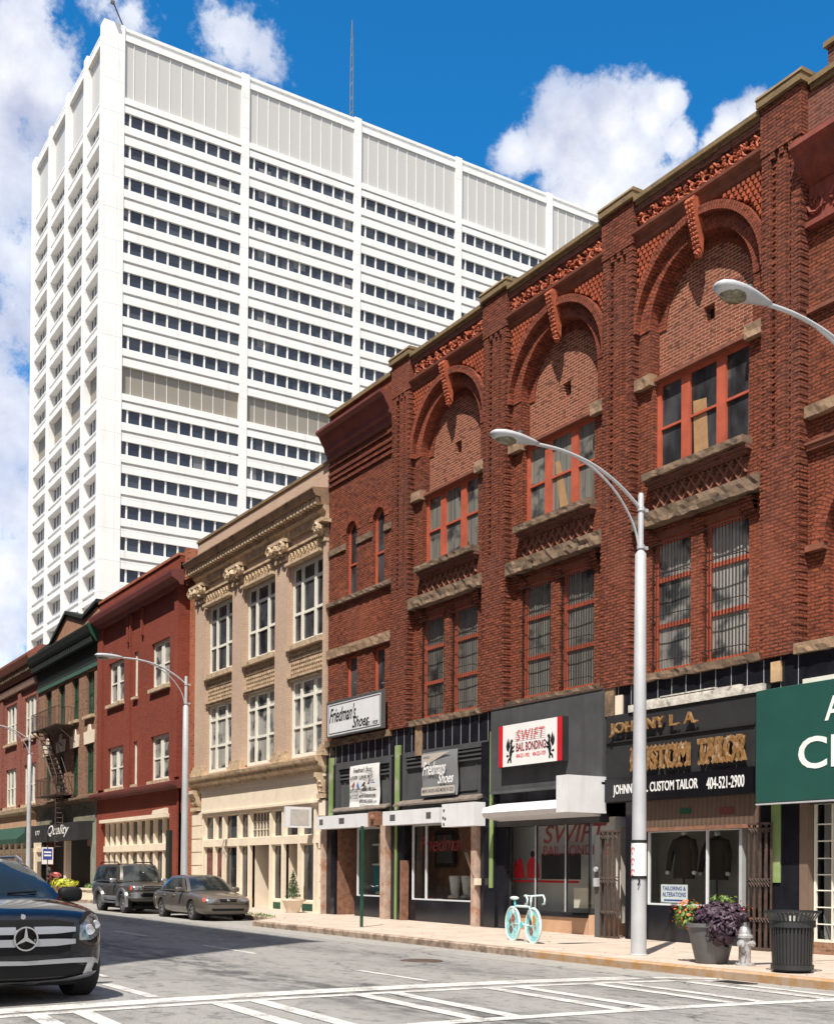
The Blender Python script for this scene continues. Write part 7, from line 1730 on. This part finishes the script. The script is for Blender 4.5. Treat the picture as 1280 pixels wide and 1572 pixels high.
# big flower pot
x, y, z = 14.85, 14.35, .15
e = empty('plant_pot', (x, y, z), 'grey tapered pot with dark purple foliage and orange flowers between the lamp pole and hydrant', 'planter')
mb = MB(); mb.lathe([(0, z), (.25, z), (.27, z+.03), (.40, z+.60), (.43, z+.62), (.43, z+.68), (.38, z+.68), (.36, z+.6), (0, z+.58)], (x, y, 0), 30); mb.build('pot', plain('grey_pot', (.11, .11, .115), .55, var=.12, vs=4), e, smooth='part')
mb = MB(); leaves(mb, (x+.10, y-.12, z+.78), (.45, .46, .28), 820, .085, zmin=z+.35); leaves(mb, (x-.12, y-.34, z+.62), (.30, .28, .32), 420, .08); leaves(mb, (x+.05, y-.05, z+.78), (.38, .38, .24), 260, .09, shell=0)
mb.build('purple_foliage', 'purple', e, recalc=False)
mb = MB(); leaves(mb, (x-.12, y+.38, z+.78), (.28, .30, .26), 320, .06); leaves(mb, (x+.2, y-.1, z+1.08), (.3, .3, .08), 60, .05); mb.build('green_foliage', 'leaf', e, recalc=False)
mb = MB(); leaves(mb, (x-.14, y+.42, z+.82), (.30, .30, .27), 100, .055, shell=.8, shape=1.0); leaves(mb, (x+.28, y-.42, z+.82), (.22, .22, .22), 30, .04, shape=1.0); mb.build('flowers', 'flower', e, recalc=False)
# pale pot with a clipped cone by the tan building
x, y = 17.75, 36.3; z = walk(y)
e = empty('plant_pot', (x, y, z), 'pale bowl pot with a small conical evergreen beside the tan building', 'planter')
mb = MB(); mb.lathe([(0, z), (.2, z), (.22, z+.04), (.36, z+.38), (.40, z+.42), (.40, z+.46), (.34, z+.46), (0, z+.42)], (x, y, 0), 24); mb.build('pot', 'cream', e, smooth='part')
mb = MB()
for k in range(8): r_ = .28*(1-k/8.5); leaves(mb, (x, y, z+.58+k*.11), (r_, r_, .10), int(150*(1-k/9)), .045, shell=.3)
mb.build('cone_foliage', 'leafd', e, recalc=False)
# distant planter with lime flowers, near the person
x, y = 16.2, 58.6; z = walk(y)
e = empty('plant_pot', (x, y, z), 'low planter of lime green and yellow foliage near the bending person', 'planter')
mb = MB(); mb.lathe([(0, z), (.4, z), (.55, z+.5), (.5, z+.5), (0, z+.45)], (x, y, 0), 18); mb.build('pot', 'stone', e)
mb = MB(); leaves(mb, (x, y, z+.62), (.7, .9, .30), 220, .13, shell=.1); mb.build('lime_foliage', 'lime', e, recalc=False)
x, y = 15.9, 52.9; z = walk(y)
e = empty('plant_pot', (x, y, z), 'square pale concrete planter behind the dark off-road SUV', 'planter')
mb = MB(); mb.box(x-.45, x+.45, y-.6, y+.6, z, z+.42); mb.box(x-.5, x+.5, y-.65, y+.65, z+.42, z+.5); mb.build('pot', 'cream', e)
mb = MB(); leaves(mb, (x, y+1.2, z+.1), (.5, .8, .15), 120, .1, shell=0); leaves(mb, (x, y, z+.55), (.4, .5, .18), 120, .09, shell=.2); mb.build('foliage', 'leaf', e, recalc=False)
g = MB()
for yy in (33.9, 34.6, 35.3, 38.9, 39.8, 41.5, 42.6, 43.6): leaves(g, (15.72, yy, walk(yy)), (.18, .5, .09), 90, .05, shell=0)
tag(g.build('kerb_weeds', 'leaf', recalc=False), 'strip of grass and weeds growing along the kerb behind the parked cars', 'weeds', kind='stuff')
# parking sign
x, y = 15.9, 60.6; z = walk(y)
e = empty('parking_sign', (x, y, z), 'small blue and white parking sign on a post near the black awning', 'sign')
mb = MB(); mb.tube([(x, y, z), (x, y, z+2.5)], .035, 6); mb.build('post', 'charcoal', e)
mb = MB(); mb.box(x-.28, x+.28, y-.02, y, z+1.55, z+2.4); pn = mb.build('panel', 'white', e)
mb = MB(); mb.box(x-.23, x+.23, y-.028, y-.022, z+1.78, z+2.33); mb.build('blue_field', plain('sign_blue', (.03, .06, .35), .5), pn)
mb = MB(); 
for k in range(2): mb.box(x-.18, x+.18, y-.036, y-.03, z+1.95+k*.16, z+2.03+k*.16)
mb.build('lettering', 'white', pn)
mb = MB(); mb.lathe([(0, z+1.0), (.12, z+1.0), (.12, z+1.35), (0, z+1.4)], (x+.05, y-.1, 0), 10); mb.build('meter', 'charcoal', e)

# ---- turquoise bicycle sculpture / rack
Ab, Bb = V((15.37, 19.94, 0)), V((15.60, 20.97, 0)); z0 = .17
e = empty('bicycle', (15.48, 20.45, .15), 'small turquoise and white bicycle with flower-painted disc wheels in front of the bail bond office', 'bicycle')
ax = (Bb-Ab).normalized(); sd = V((-ax.y, ax.x, 0)); up = V((0, 0, 1)); rw = .365
M['aqua'] = plain('aqua_paint', (.10, .52, .56), .4, var=.15, vs=5); M['bikewhite'] = plain('pale_aqua_paint', (.60, .76, .74), .4, var=.08, vs=5)
for c0, lb in ((Ab, 'front'), (Bb, 'rear')):
    c = c0+up*(z0+rw)
    mb = MB(); mb.tube([c+(ax*math.cos(q)+up*math.sin(q))*rw for q in [2*math.pi*k/32 for k in range(33)]], .028, 7, cap=False); wh = mb.build('wheel', 'bikewhite', e, smooth='all')
    mb = MB(); n = 32
    for s_ in (.012, -.012):
        o = len(mb.v); mb.v.append(tuple(c+sd*s_))
        for k in range(n): q = 2*math.pi*k/n; mb.v.append(tuple(c+sd*s_+(ax*math.cos(q)+up*math.sin(q))*(rw-.02)))
        for k in range(n): mb.f.append((o, o+1+k, o+1+(k+1) % n)); mb.mi.append(0)
    m_ = NT('flowered_disc_'+lb); v_ = m_.pos(); ff = m_.noise(v_, 5, 3, .6, .5); f2 = m_.noise(v_, 9, 3, .6, 1)
    m_.put(m_.b.inputs['Base Color'], m_.mix(m_.ramp(f2, .45, .55), (.16, .55, .62), (.42, .70, .74))); mb.build('disc', m_.m, wh, recalc=False)
    for (du, dv, s_, cc) in ((-.05, .13, .11, 'orange'), (.07, -.12, .10, 'rust'), (.1, .05, .07, 'rust'), (-.12, -.02, .06, 'tanbase')):
        mb = MB(); cc_ = c+ax*du+up*dv-sd*(-.02)
        for k in range(6):
            q = k*math.pi/3; p = c+ax*(du+s_*.55*math.cos(q))+up*(dv+s_*.55*math.sin(q))
            for sg in (1, -1):
                o = len(mb.v)
                for j in range(7): w = 2*math.pi*j/7; mb.v.append(tuple(p+sd*.018*sg+(ax*math.cos(w)+up*math.sin(w))*s_*.42))
                mb.f.append(tuple(range(o, o+7))); mb.mi.append(0)
        mb.build('painted_flower', plain('flower_ochre', (.6, .3, .03), .6) if cc == 'orange' and lb == 'front' else cc, wh, recalc=False)
    mb = MB(); mb.tube([c0+up*.15, c0+up*(z0+.02)], .03, 6); mb.build('foot', 'bikewhite', e)
fa, ra = Ab+up*(z0+rw), Bb+up*(z0+rw); bb = (Ab+Bb)/2+up*(z0+rw)
hd_ = Ab+ax*.13+up*.93; st_ = Bb-ax*.13+up*.90
mb = MB(); mb.tube([fa, Ab+ax*.04+up*.72, Ab+ax*.10+up*.86, Ab+ax*.2+up*.93, Bb-ax*.22+up*.93, Bb-ax*.13+up*.90, Bb-ax*.10+up*.72, Bb-ax*.02+up*(z0+2*rw)], .026, 8); mb.build('frame', 'bikewhite', e, smooth='all')
mb = MB(); mb.tube([fa, ra], .022, 8); mb.build('stay', 'bikewhite', e, smooth='all')
mb = MB(); mb.tube([st_, Bb-ax*.10+up*1.06], .022, 6); mb.build('seat_post', 'aqua', e)
mb = MB(); mb.blob(Bb-ax*.08+up*1.10, .12, 12, 6, 0, sc=(.55, 1.2, .35)); mb.build('saddle', 'bikewhite', e, smooth='all')
mb = MB(); mb.tube([hd_, Ab+ax*.11+up*1.16], .022, 6)
for s_ in (1, -1): mb.tube([Ab+ax*.11+up*1.16, Ab+ax*.11+sd*s_*.16+up*1.17, Ab-ax*.06+sd*s_*.2+up*1.18, Ab-ax*.14+sd*s_*.2+up*1.10, Ab-ax*.12+sd*s_*.2+up*1.0, Ab-ax*.02+sd*s_*.2+up*.99], .02, 7)
mb.build('handlebar', 'bikewhite', e, smooth='all')
mb = MB(); mb.lathe([(0, -.012), (.07, -.012), (.07, .012), (0, .012)], (0, 0, 0), 12, 'y')
cr = bb+sd*.03; mb.v = [tuple(cr+ax*a+sd*b+up*c_) for a, b, c_ in mb.v]; mb.build('chainring', 'aqua', e)

# ---- the person bending over the planter, far left
def person():
    px, py = 16.5, 60.6; pz = walk(py)
    e = empty('person', (px, py, pz), 'person in a pink shirt bending forward behind the lime green planter', 'person')
    me = bpy.data.meshes.new('body'); P = {}
    pts = [((0, 0, .95), .15), ((0, -.10, 1.15), .155), ((0, -.24, 1.33), .165), ((0, -.33, 1.43), .075), ((0, -.37, 1.50), .06),
           ((0, -.41, 1.58), .10), ((0, -.43, 1.68), .085),
           ((.10, 0, .88), .095), ((.11, .02, .48), .065), ((.12, .04, .08), .045), ((.13, -.12, .03), .035),
           ((-.10, 0, .88), .095), ((-.11, .03, .48), .065), ((-.12, .06, .08), .045), ((-.13, -.10, .03), .035),
           ((.19, -.28, 1.36), .06), ((.24, -.38, 1.10), .045), ((.20, -.58, .93), .033), ((.19, -.66, .88), .03),
           ((-.19, -.28, 1.36), .06), ((-.24, -.36, 1.10), .045), ((-.2, -.55, .92), .033), ((-.19, -.63, .87), .03)]
    ed = [(0, 1), (1, 2), (2, 3), (3, 4), (4, 5), (5, 6), (0, 7), (7, 8), (8, 9), (9, 10), (0, 11), (11, 12), (12, 13), (13, 14), (2, 15), (15, 16), (16, 17), (17, 18), (2, 19), (19, 20), (20, 21), (21, 22)]
    n0 = len(pts)
    for s_, hand in ((1, 18), (-1, 22)):      # five fingers
        b0 = pts[hand][0]
        for k in range(5):
            dx = (k-2)*.016; ln = (.05, .07, .075, .07, .055)[k]
            i0 = len(pts); pts.append(((b0[0]+dx+(.02*s_*-1 if k == 0 else 0), b0[1]-.035, b0[2]-.02), .011)); pts.append(((b0[0]+dx*1.2, b0[1]-.035-ln*.5, b0[2]-.02-ln*.7), .009)); ed += [(hand, i0), (i0, i0+1)]
    me.from_pydata([p for p, r in pts], ed, [])
    o = bpy.data.objects.new('body', me); COL.objects.link(o)
    md = o.modifiers.new('skin', 'SKIN'); 
    for v_, (p, r) in zip(me.skin_vertices[0].data, pts): v_.radius = (r, r*.85)
    me.skin_vertices[0].data[0].use_root = True
    ss = o.modifiers.new('s', 'SUBSURF'); ss.levels = ss.render_levels = 2
    bake(o); o.parent = e
    sk = plain('skin', (.16, .075, .045), .6, var=.1, world=False)
    pk = plain('pink_shirt', (.62, .17, .17), .8, var=.15, vs=6, world=False); tr = plain('dark_trousers', (.02, .02, .03), .8, var=.2, world=False)
    o.data.materials.clear(); [o.data.materials.append(m_) for m_ in (sk, pk, tr)]
    for f_ in o.data.polygons:
        c = f_.center
        if c.z < .10: f_.material_index = 2
        elif c.z < .98 and abs(c.y) < .26: f_.material_index = 2
        elif c.z < 1.44 and c.z > .98 and not (c.z < 1.18 and abs(c.x) > .2): f_.material_index = 1
    def bend(P):
        out = []
        for p in P:
            p = V(p); t = min(1, max(0, (p.z-.85)/.2)); t = t*t*(3-2*t); a_ = -R(42)*t; q = p-V((0, 0, .95))
            out.append(V((q.x, q.y*math.cos(a_)-q.z*math.sin(a_)*-1 if False else q.y*math.cos(a_)+q.z*math.sin(a_), -q.y*math.sin(a_)*1.0+q.z*math.cos(a_)+.95)))
        return out
    for v_, q in zip(o.data.vertices, bend([v_.co for v_ in o.data.vertices])): v_.co = q
    _b = MB.build
    def build_bent(self, *a, **k): self.v = [tuple(q) for q in bend(self.v)]; return _b(self, *a, **k)
    MB.build = build_bent
    mb = MB(); mb.blob((0, -.41, 1.68), .118, 12, 8, .05, sc=(.9, 1.0, .85)); mb.build('hair', 'blackletter', e, local=True, smooth='all')
    mb = MB()
    for s_ in (1, -1): mb.blob((s_*.035, -.515, 1.62), .012, 6, 4)
    mb.build('eyes', 'blackletter', e, local=True)
    mb = MB(); mb.prism([(-.012, 1.56), (.012, 1.56), (.006, 1.62), (-.006, 1.62)], 'y', -.53, -.50); mb.build('nose', sk, e, local=True)
    mb = MB(); mb.box(-.03, .03, -.507, -.495, 1.52, 1.53); mb.build('mouth', plain('lips', (.12, .03, .03), .6), e, local=True)
    MB.build = _b; e.rotation_euler = (0, 0, R(-50))
person()

# drain and manhole on the road, litter by the kerb
e = empty('drain_grate', (13.6, 12.6, gz(13.6, 12.6)), 'small dark iron drain in the gutter in front of the litter bin', 'drain')
mb = MB(); mb.box(13.35, 13.75, 12.35, 12.95, gz(13.5, 12.6)-.02, gz(13.5, 12.6)+.012); fr_ = mb.build('frame', 'iron', e)
mb = MB()
for k in range(6): mb.box(13.40, 13.70, 12.40+k*.09, 12.44+k*.09, gz(13.5, 12.6)+.0125, gz(13.5, 12.6)+.018)
mb.build('slots', 'dark', e)
e = empty('manhole_cover', (11.3, 17.9, gz(11.3, 17.9)), 'round iron manhole cover in the kerbside lane beyond the stop line', 'manhole cover')
mb = MB(); z_ = gz(11.3, 17.9); mb.lathe([(0, z_+.016), (.30, z_+.016), (.31, z_+.010), (.38, z_+.010), (.39, z_-.02)], (11.3, 17.9, 0), 28); mb.build('cover', 'iron', e)
g = MB()
for _ in range(160):
    y = rnd.uniform(9, 33); x = curb(y)+rnd.choice((rnd.uniform(-.30, -.05), rnd.uniform(.3, 4.0))); z = (gz(x, y) if x < curb(y) else walk(y))+.012; a = rnd.uniform(0, 6.3); r_ = rnd.uniform(.012, .035)
    g.add([(x+r_*math.cos(a), y+r_*math.sin(a), z), (x+r_*.6*math.cos(a+1.7), y+r_*.6*math.sin(a+1.7), z+.01), (x-r_*math.cos(a), y-r_*math.sin(a), z), (x+r_*.5*math.cos(a-1.6), y+r_*.5*math.sin(a-1.6), z+.004)], [(0, 1, 2, 3)])
tag(g.build('leaf_litter', 'rust', recalc=False), 'dry leaf litter scattered over the pavement and gutter', 'litter', kind='stuff')
